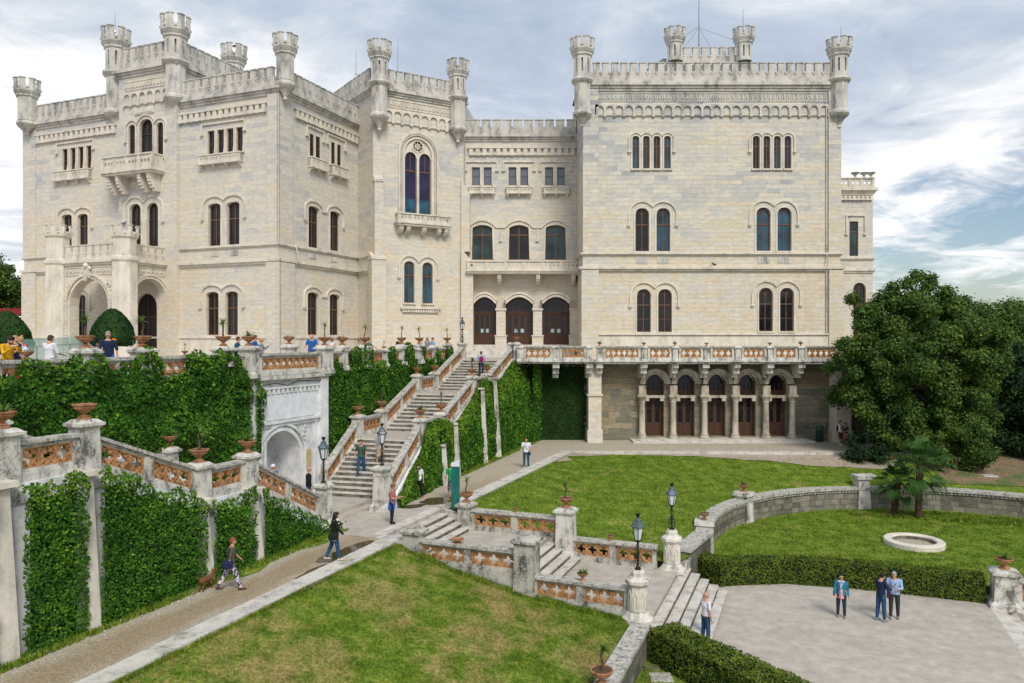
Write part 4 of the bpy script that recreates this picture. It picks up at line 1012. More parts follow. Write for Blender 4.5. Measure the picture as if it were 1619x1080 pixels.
m = MB(); a = (1346-CX)/F*56; m.box(a, a+7, 56.2, 57, LZ-.2, TZ-.3); m.box(a, a+7, 56.0, 56.3, LZ-.2, LZ+.8); m.build('arcade_wall', MT['rubble'], castle)
# balcony slab that carries the terrace walk
BX0, BX1 = (818-CX)/F*53.9, (1342-CX)/F*53.9
m = MB(); m.box(BX0, BX1+5, 53.75, 58.6, TZ-.22, TZ-.004); m.box(BX0, BX1+5, 53.6, 58.6, TZ-.10, TZ-.006); m.build('terrace_slab', MT['balus'], castle)
m = MB()
for px in (879, 932, 948, 1018, 1067, 1116, 1165, 1218, 1267, 1330):
    c = (px-CX)/F*54; m.box(c-.24, c+.24, 53.85, 55.6, TZ-.55, TZ-.22); m.box(c-.22, c+.22, 54.1, 55.6, TZ-.95, TZ-.55); m.box(c-.2, c+.2, 54.6, 55.6, TZ-1.3, TZ-.95)
m.build('bracket', MT['balus'], castle)
# ---- turrets ---------------------------------------------------------------------------
turret(43, 61.2, 214, 194, None, 148, 127, slits=False, r=.68)
turret(183.5, 58.3, 205, 176, 117, 72, 47.5, r=.74)
turret(277.5, 55.6, 180, 153, 98, 54, 28, r=.74)
turret(370, 63.0, None, None, 135, 97, 74, r=.74)
turret(451, 52.4, 159, 131, None, 80, 57, slits=False, r=.60)
turret(600, 58.9, 207, 181, 131, 88, 67, r=.655)
turret(724, 62.6, 226, 203, 155, 117, 97, r=.655)
turret(920.5, 58.4, 201, 178, 127, 83, 63, r=.66)
turret(1326.5, 58.4, 203, 176, 126, 83, 63, r=.66)
turret(1067, 67.6, None, None, 98, 64, 46.5, r=.67)
turret(1176, 67.6, None, None, 98, 64, 46.5, r=.67)
# ---- porch -----------------------------------------------------------------------------
FP = FA.off(4.0); p0, p1 = FP.S(90), FP.S(195.5)
Pz = 5.62; Ptop = FP.Z(140, 388)
a0, a1 = FP.S(104)+.02, FP.S(175)
hP = arch(a0+.45, a1-.2, ZB, FP.Z(140, 441)); 
m = MB(FP.T); m.wall(p0, p1, ZB, Pz, [hP], 0, .7); m.wall(p0, p1, ZB, Pz, [hP], -.7, .0, reveal=False)
c_ = FP.T(p1, -.1, 0); w_ = FA.T(FA.S(277)+.1, .0, 0); FS = Fac((c_[0], c_[1]), (FP.T(p1, -4.0, 0)[0], FP.T(p1, -4.0, 0)[1]))
hS = arch(FS.L-.5-(FS.L-.5-.75), FS.L-.35, ZB, 4.35); b_ = MB(FS.T); b_.wall(0, FS.L, ZB, Pz, [hS], 0, .6); b_.wall(0, FS.L, ZB, Pz, [hS], -.6, 0, reveal=False)
q = len(m.v); m.v.extend(b_.v); m.f.extend(tuple(i+q for i in w) for w in b_.f); m.sm.extend(b_.sm)
m.poly([(p0, 0, Pz), (p1, 0, Pz), (p1, -4, Pz), (p0, -4, Pz)]); m.poly([(p0, -.6, ZB), (p0, 0, ZB), (p0, 0, Pz), (p0, -.6, Pz)])
m.build('porch', MT['ashlar'], castle)
m = MB(FP.T); c = (hP[0][0]+hP[-1][0])/2; r = (hP[-1][0]-hP[0][0])/2; zs = hP[0][2]
for o_, wd, pr in ((.10, .18, .07), (.32, .16, .16)):
    m.band([(c-r-o_, ZB)]+[(c+(r+o_)*math.cos(math.pi*(1-k/18)), zs+(r+o_)*math.sin(math.pi*(1-k/18))) for k in range(19)]+[(c+r+o_, ZB)], wd, 0, pr)
for k in range(24): a = math.pi*(k+.5)/24; x, z = c+(r+.32)*math.cos(a), zs+(r+.32)*math.sin(a); m.box(x-.05, x+.05, .16, .21, z-.05, z+.05)
z = ZB+.2
while z < zs:
    for s in (-1, 1): m.box(c+s*(r+.32)-.05, c+s*(r+.32)+.05, .16, .21, z, z+.1)
    z += .25
m.build('arch_moulding', MT['trim'], castle)
m = MB(FS.T); c = (hS[0][0]+hS[-1][0])/2; r = (hS[-1][0]-hS[0][0])/2; zs = hS[0][2]
for o_, wd, pr in ((.09, .16, .06), (.26, .12, .12)): m.band([(c-r-o_, ZB)]+[(c+(r+o_)*math.cos(math.pi*(1-k/18)), zs+(r+o_)*math.sin(math.pi*(1-k/18))) for k in range(19)]+[(c+r+o_, ZB)], wd, 0, pr)
m.build('arch_moulding', MT['trim'], castle)
m = MB(FP.T); course(FP, p0, p1, Pz+.004, .26, .2, mb=m, ext=0); m.build('cornice', MT['trim'], castle)
m = MB(FS.T); course(FS, 0, FS.L, Pz+.002, .26, .2, mb=m, ext=0); m.build('cornice', MT['trim'], castle)
m = lettered(FP, p0+.9, p1-.9, 4.55, 5.15, period=.36); m.build('carved_frieze', MT['trim'], castle)
m = lettered(FS, .9, FS.L-.2, 4.6, 5.15, period=.36); m.build('carved_frieze', MT['trim'], castle)
m = MB(FP.T); parapet(FP, p0+.8, p1-.8, Pz, 6.75, .68, d=.0, mb=m); m.build('battlement', MT['trim'], castle)
m = MB(FS.T); parapet(FS, .8, FS.L, Pz, 6.75, .68, d=.0, mb=m); m.build('battlement', MT['trim'], castle)
m = MB(FP.T)                                            # carved shield and leafwork over the arch
cm = (hP[0][0]+hP[-1][0])/2
m.box(cm-.28, cm+.28, .1, .28, 4.3, 5.2); m.frus(cm, .3, 4.1, 4.5, .2, .5, .1, .2); m.ball((cm, .28, 5.2), .2, 8, 6); m.ball((cm-.3, .2, 5.0), .13, 8, 6); m.ball((cm+.3, .2, 5.0), .13, 8, 6)
for s in (-1, 1):
    for k in range(9): m.ball((cm+s*(1.75+.16*(k % 3)), .04, 3.45+.20*(k//3)+.1*(k % 2)), .09, 6, 5)
m.build('carved_crest', MT['trim'], castle)
for px in (90, 195.5):
    s_ = FP.S(px); X, Y = FP.T(s_, -.1, 0)[:2]; m = MB(); a0_ = math.atan2(-Y, -X)+math.pi/8; rr = .86; zt = FP.Z(px, 357)
    m.lathe(X, Y, [(rr, ZB), (rr, Pz-.3), (rr*1.12, Pz-.15), (rr*1.12, Pz+.05), (rr*.92, Pz+.15), (rr*.92, zt-.95), (rr*1.08, zt-.8), (rr*1.12, zt-.45)], 8, a0_, False)
    for k in range(8):
        b0, b1 = a0_+2*math.pi*k/8, a0_+2*math.pi*(k+1)/8; r2 = rr*1.12
        T, L = frameT((X+r2*math.cos(b0), Y+r2*math.sin(b0)), (X+r2*math.cos(b1), Y+r2*math.sin(b1))); w = MB(T); g = L*.2
        w.box(0, g, -.14, 0, zt-.45, zt-.05); w.box(L-g, L, -.14, 0, zt-.45, zt-.05); w.box(0, g+.04, -.18, .05, zt-.05, zt); w.box(L-g-.04, L, -.18, .05, zt-.05, zt); w.box(L/2-.08, L/2+.08, -.02, .06, zt-.60, zt-.48)
        q = len(m.v); m.v.extend(w.v); m.f.extend(tuple(i+q for i in t) for t in w.f); m.sm.extend(w.sm)
    m.build('porch_pier', MT['trim'], castle)
# ---- masts and drainpipes --------------------------------------------------------------
def mast(px, D, ybot, ytop, label, r=.04, guys=()):
    x, y = atD(px, D); z0, z1 = (HY-ybot)/F*D, (HY-ytop)/F*D
    t = thing('antenna_mast', label, 'antenna', (x, y, z0)); m = MB(); m.tube([(x, y, z0), (x, y, (z0+z1)/2), (x, y, z1)], [r, r*.8, r*.45], 6); m.build('pole', MT['metal'], t)
    b = MB(); b.lathe(x, y, [(r*3, z0), (r*3, z0+.08), (r*1.5, z0+.2)], 8); b.build('base', MT['metal'], t)
    for gx, gy, zz in guys:
        g = MB(); X, Y = atD(gx, D); g.tube([(x, y, (HY-zz)/F*D), (X, Y, (HY-gy)/F*D)], .018, 4); g.build('guy_wire', MT['metal'], t)
mast(182, 58.3, 52, 20, 'thin lightning rod on the left tower turret', .03)
mast(563, 64, 118, 78, 'short thin rod left of the slitted bay turret', .03)
mast(629, 64, 118, 57, 'tall thin rod between the two bay tower turrets', .035)
mast(1105, 69, 100, -6, 'tall flag mast held by guy wires behind the right wing', .075, ((1068, 66, 42), (1167, 66, 44), (1078, 80, 44), (1126, 80, 44)))
mast(1175, 67.6, 50, 14, 'thin rod on the right-hand turret of the rear roof tower', .035)
mast(1067, 67.6, 50, 38, 'very short rod on the left-hand turret of the rear roof tower', .025)
mast(1329.5, 58.4, 66, 40, 'thin rod on the far right corner turret', .03)
m = MB(FA.T); s_ = FA.S(277)+.05
m = MB(FB.T); s_ = FB.S(464.5); m.tube([(s_, .06, 14), (s_, .06, Zsill+.1), (s_-.1, .35, 6.4), (s_+.12, .35, 5.7), (s_, .06, 5.2), (s_, .06, .4)], .035, 6); m.build('drainpipe', MT['trim'], castle)
m = MB(FR.T); s_ = FR.S(1308); m.tube([(s_-.1, .08, RC-.8), (s_-.1, .08, RSl+.1), (s_-.1, .35, 6), (s_-.1, .1, 5.2), (s_-.1, .1, .5)], .05, 6); m.build('drainpipe', MT['trim_grey'], castle)
# ================================================================== GROUND
MT['riser'] = weathered('stained_shaded_risers', (.20, .185, .155), (.06, .057, .045), .6, .9, 3, .5)  # risers: dirt plus shade painted into the colour, darker than the sky-lit treads
LZ = -7.6; PZ = -10.3
def inpoly(x, y, poly):
    c = False; j = len(poly)-1
    for i in range(len(poly)):
        (xi, yi), (xj, yj) = poly[i], poly[j]
        if (yi > y) != (yj > y) and x < (xj-xi)*(y-yi)/(yj-yi)+xi: c = not c
        j = i
    return c
def surface(name, poly, zf, mat, step=.8, kind='structure', label=None, jitter=0):
    bd = []
    for i in range(len(poly)):
        p, q = poly[i], poly[(i+1) % len(poly)]; n = max(1, int(math.hypot(q[0]-p[0], q[1]-p[1])/step))
        for k in range(n):
            x, y = p[0]+(q[0]-p[0])*k/n, p[1]+(q[1]-p[1])*k/n
            if jitter: x += random.uniform(-jitter, jitter); y += random.uniform(-jitter, jitter)
            bd.append((x, y))
    nb = len(bd); pts = [Vector(p) for p in bd]
    xs = [p[0] for p in bd]; ys = [p[1] for p in bd]
    y = min(ys)+step*.5
    while y < max(ys):
        x = min(xs)+step*.5
        while x < max(xs):
            if inpoly(x, y, bd): pts.append(Vector((x, y)))
            x += step
        y += step
    v, e, f, *_ = delaunay_2d_cdt(pts, [(i, (i+1) % nb) for i in range(nb)], [], 0, 1e-5)
    m = MB(); m.v = [(p.x, p.y, zf(p.x, p.y)) for p in v]
    for t in f:
        cx_ = sum(v[i].x for i in t)/len(t); cy_ = sum(v[i].y for i in t)/len(t)
        if inpoly(cx_, cy_, bd):
            a = (v[t[1]].x-v[t[0]].x)*(v[t[2]].y-v[t[0]].y)-(v[t[1]].y-v[t[0]].y)*(v[t[2]].x-v[t[0]].x)
            m.f.append(tuple(t) if a > 0 else tuple(t)[::-1]); m.sm.append(True)
    return m.build(name, mat, None, label, kind=kind, sharp=0)
class RBF:
    def __init__(s, pts):
        s.P = np.array([p[:2] for p in pts], float); z = np.array([p[2] for p in pts], float); n = len(pts)
        d = np.linalg.norm(s.P[:, None]-s.P[None], axis=2)
        A = np.zeros((n+3, n+3)); A[:n, :n] = d; A[:n, n] = 1; A[:n, n+1:] = s.P; A[n, :n] = 1; A[n+1:, :n] = s.P.T
        s.w = np.linalg.solve(A+np.eye(n+3)*1e-9, np.concatenate([z, [0, 0, 0]]))
    def __call__(s, x, y):
        d = np.hypot(s.P[:, 0]-x, s.P[:, 1]-y); n = len(d)
        return float(d@s.w[:n]+s.w[n]+s.w[n+1]*x+s.w[n+2]*y)
def flat(z): return lambda x, y: z
m = MB(); m.lathe(0, 0, [(9000, -30), (9000, -30.1)], 64, smooth=False); m.build('sea', simple('sea_water', (.03, .07, .10), .15, .2, .05, .3, .6), None, kind='structure')
def cliff(x, y): return -11.2
surface("ground", [(-90, -40), (95, -40), (100, 40), (80, 100), (-90, 110)], lambda x, y: -12.6, MT["earth"], 30)
# gravel: the path along the walls, then the walk in front of the arcade
surface('gravel_path', [AB(-22.2, 2), AB(-14.3, 2), AB(-14.6, 24.9), AB(-15.35, 25), AB(-15.35, 29.9), AB(-14.7, 30), AB(-14.7, 47.6), (4.0, 49.8), (27, 49.8), (33, 50), (36, 57.5), (1.0, 57.5), (-12, 40), AB(-22.2, 24)], flat(LZ), MT['gravel'], 2.0)
def strip(name, pts, w, z0, z1, mat, label=None, side=1):
    m = MB()
    for k, (p, q) in enumerate(zip(pts, pts[1:])):
        T, L = frameT(p, q); m.T = T; n = max(1, int(L/2.6))
        for j in range(n):
            a, b = L*j/n+.006, L*(j+1)/n-.006; e = random.uniform(-.012, .012); m.box(a, b, 0 if side > 0 else -w, w if side > 0 else 0, z0, z1+e)
    return m.build(name, mat, None, label, kind='structure')
kerbm = weathered('pale_kerb_stone', (.56, .535, .48), (.28, .26, .22), .4, .85, 1.8, 1)
strip('path_kerb', [AB(-15.0, 3), AB(-15.0, 24.6)], .68, LZ-.35, LZ+.05, kerbm)
strip('path_kerb', [AB(-15.45, 30.6), AB(-15.45, 47.4)], .72, LZ-.35, LZ+.05, kerbm)
strip('path_kerb', [(3.3, 50.2), (28.0, 49.9)], .62, LZ-.4, LZ+.05, kerbm)
m = MB(); c = AB(-15.45, 47.4); d = AB(-14.73, 47.4); m.prism([c, d, (4.0, 49.6), (3.3, 50.2)], LZ-.35, LZ+.045); m.build('path_kerb', kerbm, None, kind='structure')
# upper terrace
TER = [AB(-22.4, -6), AB(-22.4, 25.4), AB(-22.25, 30.4), (-4.45, 55.45), (-.2, 54.6), (.6, 53.9), (31, 53.9), (31, 82), (-75, 82), (-75, -6)]
surface('terrace_floor', TER, flat(TZ), MT['pave'], 4.0)
# lawns
L1 = [(*AB(-14.25, b), -7.61) for b in (4, 12, 18, 24)]+[(*AB(-13.8, 24.7), -8.05), (*AB(-11.5, 24.7), -8.6), (*AB(-9.3, 24.7), -8.98), (*AB(-7.3, 24.7), -9.2), (*AB(-5.4, 24.6), -9.33), (*AB(-5.3, 17), -9.26), (*AB(-5.3, 8), -9.25), (*AB(-10, 16), -8.5), (*AB(-10, 8), -8.5)]
z1 = RBF(L1)
def und(f, k=.05): return lambda x, y: f(x, y)+k*mnoise.noise(Vector((x*.35, y*.35, 3)))
P1 = [AB(-14.4, 3), AB(-5.25, 3), AB(-5.25, 24.3), AB(-6, 24.8), AB(-13.9, 24.85), AB(-14.4, 24.5)]
surface('lawn', P1, und(z1, .03), MT['lawn_dry'], .6)
CC = (21.0, 31.0); CR = 12.6
def circ(a, r=CR): return (CC[0]+r*math.cos(R(a)), CC[1]+r*math.sin(R(a)))
arc = [circ(a) for a in range(168, 8, -6)]
L2 = [(*AB(-14.7, b), -7.63) for b in (31, 36, 42, 47)]+[(x, 49.5, -7.68) for x in (5, 12, 19, 26)]+[(*circ(a), -8.70) for a in range(168, 20, -16)]+[(*AB(-14, 30.2), -7.85), (*AB(-11.5, 30.2), -8.3), (*AB(-9.5, 30.2), -8.55), (*AB(-7, 30.2), -8.85), (*AB(-5.3, 30.4), -8.95), (33, 50, -8.0), (45, 50, -8.9), (60, 45, -9.5), (45, 65, -8.5), (38, 36, -8.9), (30, 46, -8.35)]
z2 = RBF(L2)
P2 = [AB(-14.75, 30.0), AB(-5.0, 30.0), (7.3, 30.6)]+arc+[(40, 31), (62, 30), (70, 70), (36, 70), (34, 49.9), (28, 49.7), (4.0, 49.62), AB(-14.75, 47.4)]
surface('lawn', P2, und(z2), MT['lawn'], .8)
P3 = [(7.4, 32.9), (8.3, 31.5), (11.5, 32.1), (14.1, 31.5), (16.15, 30.7), (18.9, 29.8), AB(7.4, 34.2), AB(30, 34.2)]+[circ(a, CR+.1) for a in range(8, 169, 6)]
z3 = lambda x, y: -9.88
surface('lawn', P3, und(z3, .04), MT['lawn'], .8)
surface('earth_bank', [(25.5, 44.3), (30, 42.8), (34, 39), (60, 34), (68, 68), (37, 68), (30.5, 50.2), (26.5, 49)], lambda x, y: und(z2)(x, y)+.03, MT['earth'], 1.2, jitter=.3)
surface('bare_gravel_patch', [(8, 49.3), (12, 48.9), (16, 48.2), (19.5, 47.0), (23.5, 46.6), (26, 48.0), (27.5, 49.5), (20, 49.55), (12, 49.55)], lambda x, y: und(z2)(x, y)+.035, simple('pinkish_gravel', (.36, .30, .24), .95, .35, 8, .6, 40), .6, jitter=.18)
surface('bare_gravel_patch', [AB(-14.6, 43.5), AB(-14.6, 47.3), (4.4, 49.4), (7.0, 49.5), (6.0, 49.0), (3.6, 48.3), AB(-13.9, 45)], lambda x, y: und(z2)(x, y)+.035, bpy.data.materials['pinkish_gravel'], .5, jitter=.12)
# piazza
surface('piazza', [AB(-3.6, 10), AB(6.42, 10), AB(6.42, 34.1), (18.9, 29.9), (16.2, 31.0), (11.5, 32.3), (8.2, 31.7), AB(-3.6, 31.6)], flat(PZ), MT['pave'], 3)
surface('grass_margin', [AB(-5.0, 8), AB(-3.2, 8), AB(3.5, 9), AB(-3.0, 24.2), AB(-5.0, 24.2)], flat(PZ+.012), MT['lawn'], 2)
# verges by the walls
def wob(pts, k): return [(x+random.uniform(-k, k), y+random.uniform(-k, k)) for x, y in pts]
surface('grass_verge', [AB(-17.95, b) for b in range(2, 26)]+[AB(-17.25+.3*math.sin(b*1.7)+(0.3 if b > 18 else 0), b) for b in np.arange(25, 2, -.6)], flat(LZ+.012), MT['lawn'], .8)
vb = lambda D: -4.2+.344*(D-38.8)
surface('grass_verge', [(vb(D)-.1, D) for D in (34.5, 38, 44, 50, 54.6)]+[(vb(D)+.55+.18*math.sin(D*2.1), D) for D in np.arange(54.5, 34.6, -.6)], flat(LZ+.012), MT['lawn'], .8)
# platform paving at the foot of the stairs and puddles
surface('platform_paving', [AB(-18.0, 24.4), AB(-15.32, 24.4), AB(-15.32, 30.0), AB(-15.6, 31.3), AB(-16.8, 31.6), AB(-17.6, 29.5), AB(-18.2, 29.0)], flat(LZ+.008), MT['pave'], 1.5)
wetm, wn_, wp_ = new_mat('puddle_water'); wp_.inputs['Base Color'].default_value = (.10, .075, .045, 1); wp_.inputs['Roughness'].default_value = .03; wp_.inputs['Specular IOR Level'].default_value = .8
def puddle(cx_, cy_, rx, ry, rot, z=LZ+.014):
    pts = []
    for k in range(40):
        a = 2*math.pi*k/40; r = 1+.28*mnoise.noise(Vector((math.cos(a)*1.6+cx_, math.sin(a)*1.6+cy_, 0)))+.1*math.sin(3*a+cx_)
        x, y = rx*r*math.cos(a), ry*r*math.sin(a); pts.append((cx_+x*math.cos(rot)-y*math.sin(rot), cy_+x*math.sin(rot)+y*math.cos(rot)))
    m = MB(); m.poly([(x, y, z) for x, y in pts]); return m.build('puddle', wetm, None, kind='structure')
puddle(*G(558, 872, LZ), .62, 1.5, -.5, LZ+.014); puddle(*G(500, 905, LZ), .35, .9, -.4, LZ+.017); puddle(*G(703, 791, LZ), .7, 1.2, -.9, LZ+.015); puddle(*G(652, 801, LZ), .35, .7, -1.0, LZ+.018); puddle(*G(470, 930, LZ), .35, 1.4, -.4)

# ================================================================== WALLS AND STAIRS
def ABT(a, d, z): return (*AB(a, d), z)
m = MB(); p, q = AB(-22.4, -6), AB(-22.4, 25.4); T, L = frameT(p, q); m.T = T; m.box(0, L, -.6, 0, LZ-.3, TZ-.006); m.box(0, L, -.5, .12, TZ-.16, TZ+.05)
m.build('retaining_wall', MT['balus'], None, 'terrace retaining wall left of the marble gateway, hidden under thick ivy', 'wall')
W2a, W2b = AB(-22.2, 30.4), (-4.45, 55.45)
m = MB(); T, L = frameT(W2a, W2b); m.T = T; m.box(0, L, -.6, 0, LZ-.3, TZ-.006); m.box(0, L, -.5, .12, TZ-.16, TZ+.05)
m.build('retaining_wall', MT['balus'], None, 'terrace retaining wall behind the grand staircase, right of the marble gateway', 'wall')
m = MB(); m.box(.4, 5.9, 55.9, 56.5, LZ-.3, TZ-.3); m.build('retaining_wall', MT['balus'], None, 'ivy covered wall in the corner under the balcony, left of the arcade', 'wall')
# marble gateway
gate = thing('gateway', 'grey veined marble gateway with round arch between two ivy walls', 'gateway', (*AB(-22, 28), -7.3))
ga, gb = AB(-22.12, 25.35), AB(-21.95, 30.45); FGt = Fac(ga, gb)
gh0 = arch(FGt.S(411), FGt.S(474), -7.35, -4.15)
m = MB(FGt.T); m.wall(0, FGt.L, -7.4, TZ-.05, [gh0], 0, 1.6)
for s in (0, FGt.L): m.poly([(s, 0, -7.4), (s, 0, TZ-.05), (s, -.8, TZ-.05), (s, -.8, -7.4)])
m.build('wall', MT['marble'], gate)
m = MB(FGt.T); m.box(gh0[0][0]-.1, gh0[-1][0]+.1, -1.62, -1.55, -7.4, -3.9); m.build('inner_niche', MT['marble'], gate)
m = MB(FGt.T); c = (gh0[0][0]+gh0[-1][0])/2; r = (gh0[-1][0]-gh0[0][0])/2; zs = gh0[0][2]
for o_, wd, pr in ((.08, .16, .06), (.30, .12, .12)): m.band([(c-r-o_, -7.35)]+[(c+(r+o_)*math.cos(math.pi*(1-k/18)), zs+(r+o_)*math.sin(math.pi*(1-k/18))) for k in range(19)]+[(c+r+o_, -7.35)], wd, 0, pr)
m.build('arch_moulding', MT['marble'], gate)
m = MB(FGt.T); L = FGt.L
m.box(-.1, L+.1, -.1, .26, TZ-.22, TZ-.05); m.box(-.05, L+.05, -.1, .14, TZ-.34, TZ-.22); m.build('cornice', MT['balus'], gate)
m = MB(FGt.T); m.box(.05, .55, 0, .16, -7.4, TZ-.34); m.box(L-.55, L-.0, 0, .16, -7.4, TZ-.34); m.build('pilaster', MT['marble'], gate)
m = MB(FGt.T); m.box(.75, L-.7, 0, .10, -3.93, -3.78); m.box(.68, L-.62, 0, .18, -3.78, -3.68); m.box(.8, .95, 0, .05, -7.3, -3.93); m.box(L-.9, L-.75, 0, .05, -7.3, -3.93)
m.build('ledge', MT['marble'], gate)
m = MB(FGt.T); m.box(.95, L-.9, 0, .05, -3.62, -2.52)
m.build('inscription_slab', simple('white_marble_slab', (.66, .69, .72), .5, .12, 3), gate)
m = MB(FGt.T)
for k in range(13): a = .62+(L-1.25)*k/13; m.box(a+.08, a+.22, 0, .10, -2.46, -2.24)
m.box(.6, L-.6, 0, .12, -2.24, -2.16); m.build('dentil_band', MT['marble'], gate)
m = MB(FGt.T)
for sx in (-1, 1):
    for k in range(5):
        t = k/4; m.ball((c+sx*(r+.12+.25*t), .03, -4.55+.18*k-.1), .08, 6, 5, (1, .5, 1.4)); m.ball((c+sx*(r+.35), .03, -4.9+.2*k), .06, 6, 5)
m.build('carved_leaf', MT['marble'], gate)
m = MB(FGt.T); a = gh0[-1][0]+.32; m.box(a-.02, a+.3, .13, .17, -6.0, -5.2); m.build('plaque', simple('brass_plaque', (.45, .36, .18), .5, .2), gate)
m = MB(FGt.T); m.tube([(.5, .15, -2.05), (1.4, .14, -1.98), (2.2, .14, -2.12), (3.0, .14, -1.95), (4.2, .14, -2.02), (L-.2, .14, -1.98)], .018, 4); m.build('cable', MT['iron'], gate)

# left staircase
ls = thing('staircase', 'left stone staircase running up beside the ivy wall to the terrace', 'staircase', (*AB(-20, 18), LZ))
Z1, Z2, Z3 = -5.15, -3.5, TZ
def steps(name, parent, T, s0, s1, zb, za, n, x0, x1, bottom, mat='step'):
    """n risers from height zb at s0 to za at s1"""
    m = MB(T); t = (s1-s0)/n; r = (za-zb)/n
    for k in range(n):
        a, b = s0+k*t, s0+(k+1)*t
        m.box(x0, x1, a, b, bottom, zb+(k+1)*r-.045)
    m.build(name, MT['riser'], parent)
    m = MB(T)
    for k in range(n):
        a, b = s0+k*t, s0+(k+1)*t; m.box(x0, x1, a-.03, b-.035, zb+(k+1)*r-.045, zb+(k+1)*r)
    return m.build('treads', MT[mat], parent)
TL = lambda x, y, z: (*AB(x, 25.0-y), z)                 # y grows up the flight (towards us)
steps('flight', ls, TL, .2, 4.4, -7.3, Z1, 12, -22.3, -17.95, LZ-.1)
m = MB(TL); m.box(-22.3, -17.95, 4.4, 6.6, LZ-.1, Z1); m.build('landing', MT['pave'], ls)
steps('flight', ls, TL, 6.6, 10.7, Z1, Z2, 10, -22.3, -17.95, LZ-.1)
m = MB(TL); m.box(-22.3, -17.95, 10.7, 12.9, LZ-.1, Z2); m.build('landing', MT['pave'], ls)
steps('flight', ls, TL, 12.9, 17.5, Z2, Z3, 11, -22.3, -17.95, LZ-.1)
m = MB(TL); m.box(-22.3, -17.95, 17.5, 24, LZ-.1, Z3-.004); m.build('landing', MT['pave'], ls)
# side wall face in white ashlar, battered pilasters between the ivy
m = MB()
def lvl(b):                                            # surface height of the left stair at b
    y = 25-b
    for (a0, a1, z0, z1) in ((.2, 4.4, -7.3, Z1), (4.4, 6.6, Z1, Z1), (6.6, 10.7, Z1, Z2), (10.7, 12.9, Z2, Z2), (12.9, 17.5, Z2, Z3)):
        if a0 <= y <= a1: return z0+(z1-z0)*(y-a0)/(a1-a0)
    return -7.3 if y < .2 else Z3
bs = [1, 7.5, 12.1, 14.3, 18.4, 20.6, 24.8, 25.6]
for p, q in zip(bs, bs[1:]):
    m.poly([(*AB(-17.55, p), LZ-.1), (*AB(-17.55, q), LZ-.1), (*AB(-17.85, q), lvl(q)-.04), (*AB(-17.85, p), lvl(p)-.04)])
    m.poly([(*AB(-17.85, p), lvl(p)-.04), (*AB(-17.85, q), lvl(q)-.04), (*AB(-18.3, q), lvl(q)-.04), (*AB(-18.3, p), lvl(p)-.04)])
m.build('side_wall', MT['marble'], ls)
for b in (11.78, 14.05, 18.1, 20.38):
    m = MB(); zt = lvl(b+.1)-.1; w = .2 if b < 12 else .14
    P = [(*AB(-17.33, b-w*1.5), LZ-.1), (*AB(-17.33, b+w*1.5), LZ-.1), (*AB(-17.6, b+w*1.5), LZ-.1), (*AB(-17.6, b-w*1.5), LZ-.1), (*AB(-17.58, b-w), zt), (*AB(-17.58, b+w), zt), (*AB(-17.9, b+w), zt), (*AB(-17.9, b-w), zt)]
    m.faces(P, [(0,1,5,4), (1,2,6,5), (2,3,7,6), (3,0,4,7), (4,5,6,7)])
    T = lambda x, y, z: (*AB(x, y), z); m.T = T; m.box(-17.95, -17.42, b-w-.12, b+w+.12, zt, zt+.14); m.build('pilaster', MT['trim'], ls)
# court at the foot
court = MB(); xL = lambda D: -8.0+.256*(D-38.7); xR = lambda D: -5.7+.258*(D-33)
court.prism([AB(-22.3, 24.8), AB(-18.5, 24.8), AB(-18.5, 28.9), (xR(34), 34.0), (xL(35), 35.1), AB(-22.3, 30.0)], LZ-.2, -7.3)
court.T = lambda x, y, z: (*AB(x, y), z); court.box(-18.5, -18.12, 25.6, 29.1, LZ-.2, -7.45)
court.build('court_paving', MT['pave'], None, kind='structure')
# grand staircase
gs = thing('staircase', 'grand central staircase climbing in three flights to the castle terrace', 'staircase', (-6.5, 40, LZ))
e_, f_ = (.2487, .9686), (.9686, -.2487); S0 = (xL(34.9)+.15, 34.9)
TS = lambda x, y, z: (S0[0]+f_[0]*x+e_[0]*y, S0[1]+f_[1]*x+e_[1]*y, z)
ZG1, ZG2 = -5.15, -3.45
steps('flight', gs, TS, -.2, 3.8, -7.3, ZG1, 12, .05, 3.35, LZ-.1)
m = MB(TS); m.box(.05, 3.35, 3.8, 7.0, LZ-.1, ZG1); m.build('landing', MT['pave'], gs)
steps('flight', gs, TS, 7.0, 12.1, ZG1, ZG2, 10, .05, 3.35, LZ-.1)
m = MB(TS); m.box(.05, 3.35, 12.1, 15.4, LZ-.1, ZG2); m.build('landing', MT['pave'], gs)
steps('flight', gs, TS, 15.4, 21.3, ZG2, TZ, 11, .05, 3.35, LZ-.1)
m = MB(TS); m.box(-.3, 4.2, 21.3, 23.5, LZ-.1, TZ-.005); m.build('landing', MT['pave'], gs)
def glev(y):
    for (a0, a1, z0, z1) in ((-.2, 3.8, -7.3, ZG1), (3.8, 7.0, ZG1, ZG1), (7.0, 12.1, ZG1, ZG2), (12.1, 15.4, ZG2, ZG2), (15.4, 21.3, ZG2, TZ)):
        if a0 <= y <= a1: return z0+(z1-z0)*(y-a0)/(a1-a0)
    return -7.3 if y < 0 else TZ
m = MB(TS)                                             # stringers both sides
ys = [-.2, 3.8, 7.0, 12.1, 15.4, 21.3]
for x0, x1 in ((-.45, .05), (3.35, 3.8)):
    for p, q in zip(ys, ys[1:]):
        zp, zq = glev(p)+.12, glev(q)+.12
        m.faces([(x0,p,LZ-.1),(x1,p,LZ-.1),(x1,q,LZ-.1),(x0,q,LZ-.1),(x0,p,zp),(x1,p,zp),(x1,q,zq),(x0,q,zq)], [(0,3,2,1),(4,5,6,7),(0,1,5,4),(1,2,6,5),(2,3,7,6),(3,0,4,7)])
m.build('stringer', MT['balus'], gs)
DR = [33.4, 37.3, 40.3, 45.6, 48.75, 55.1]
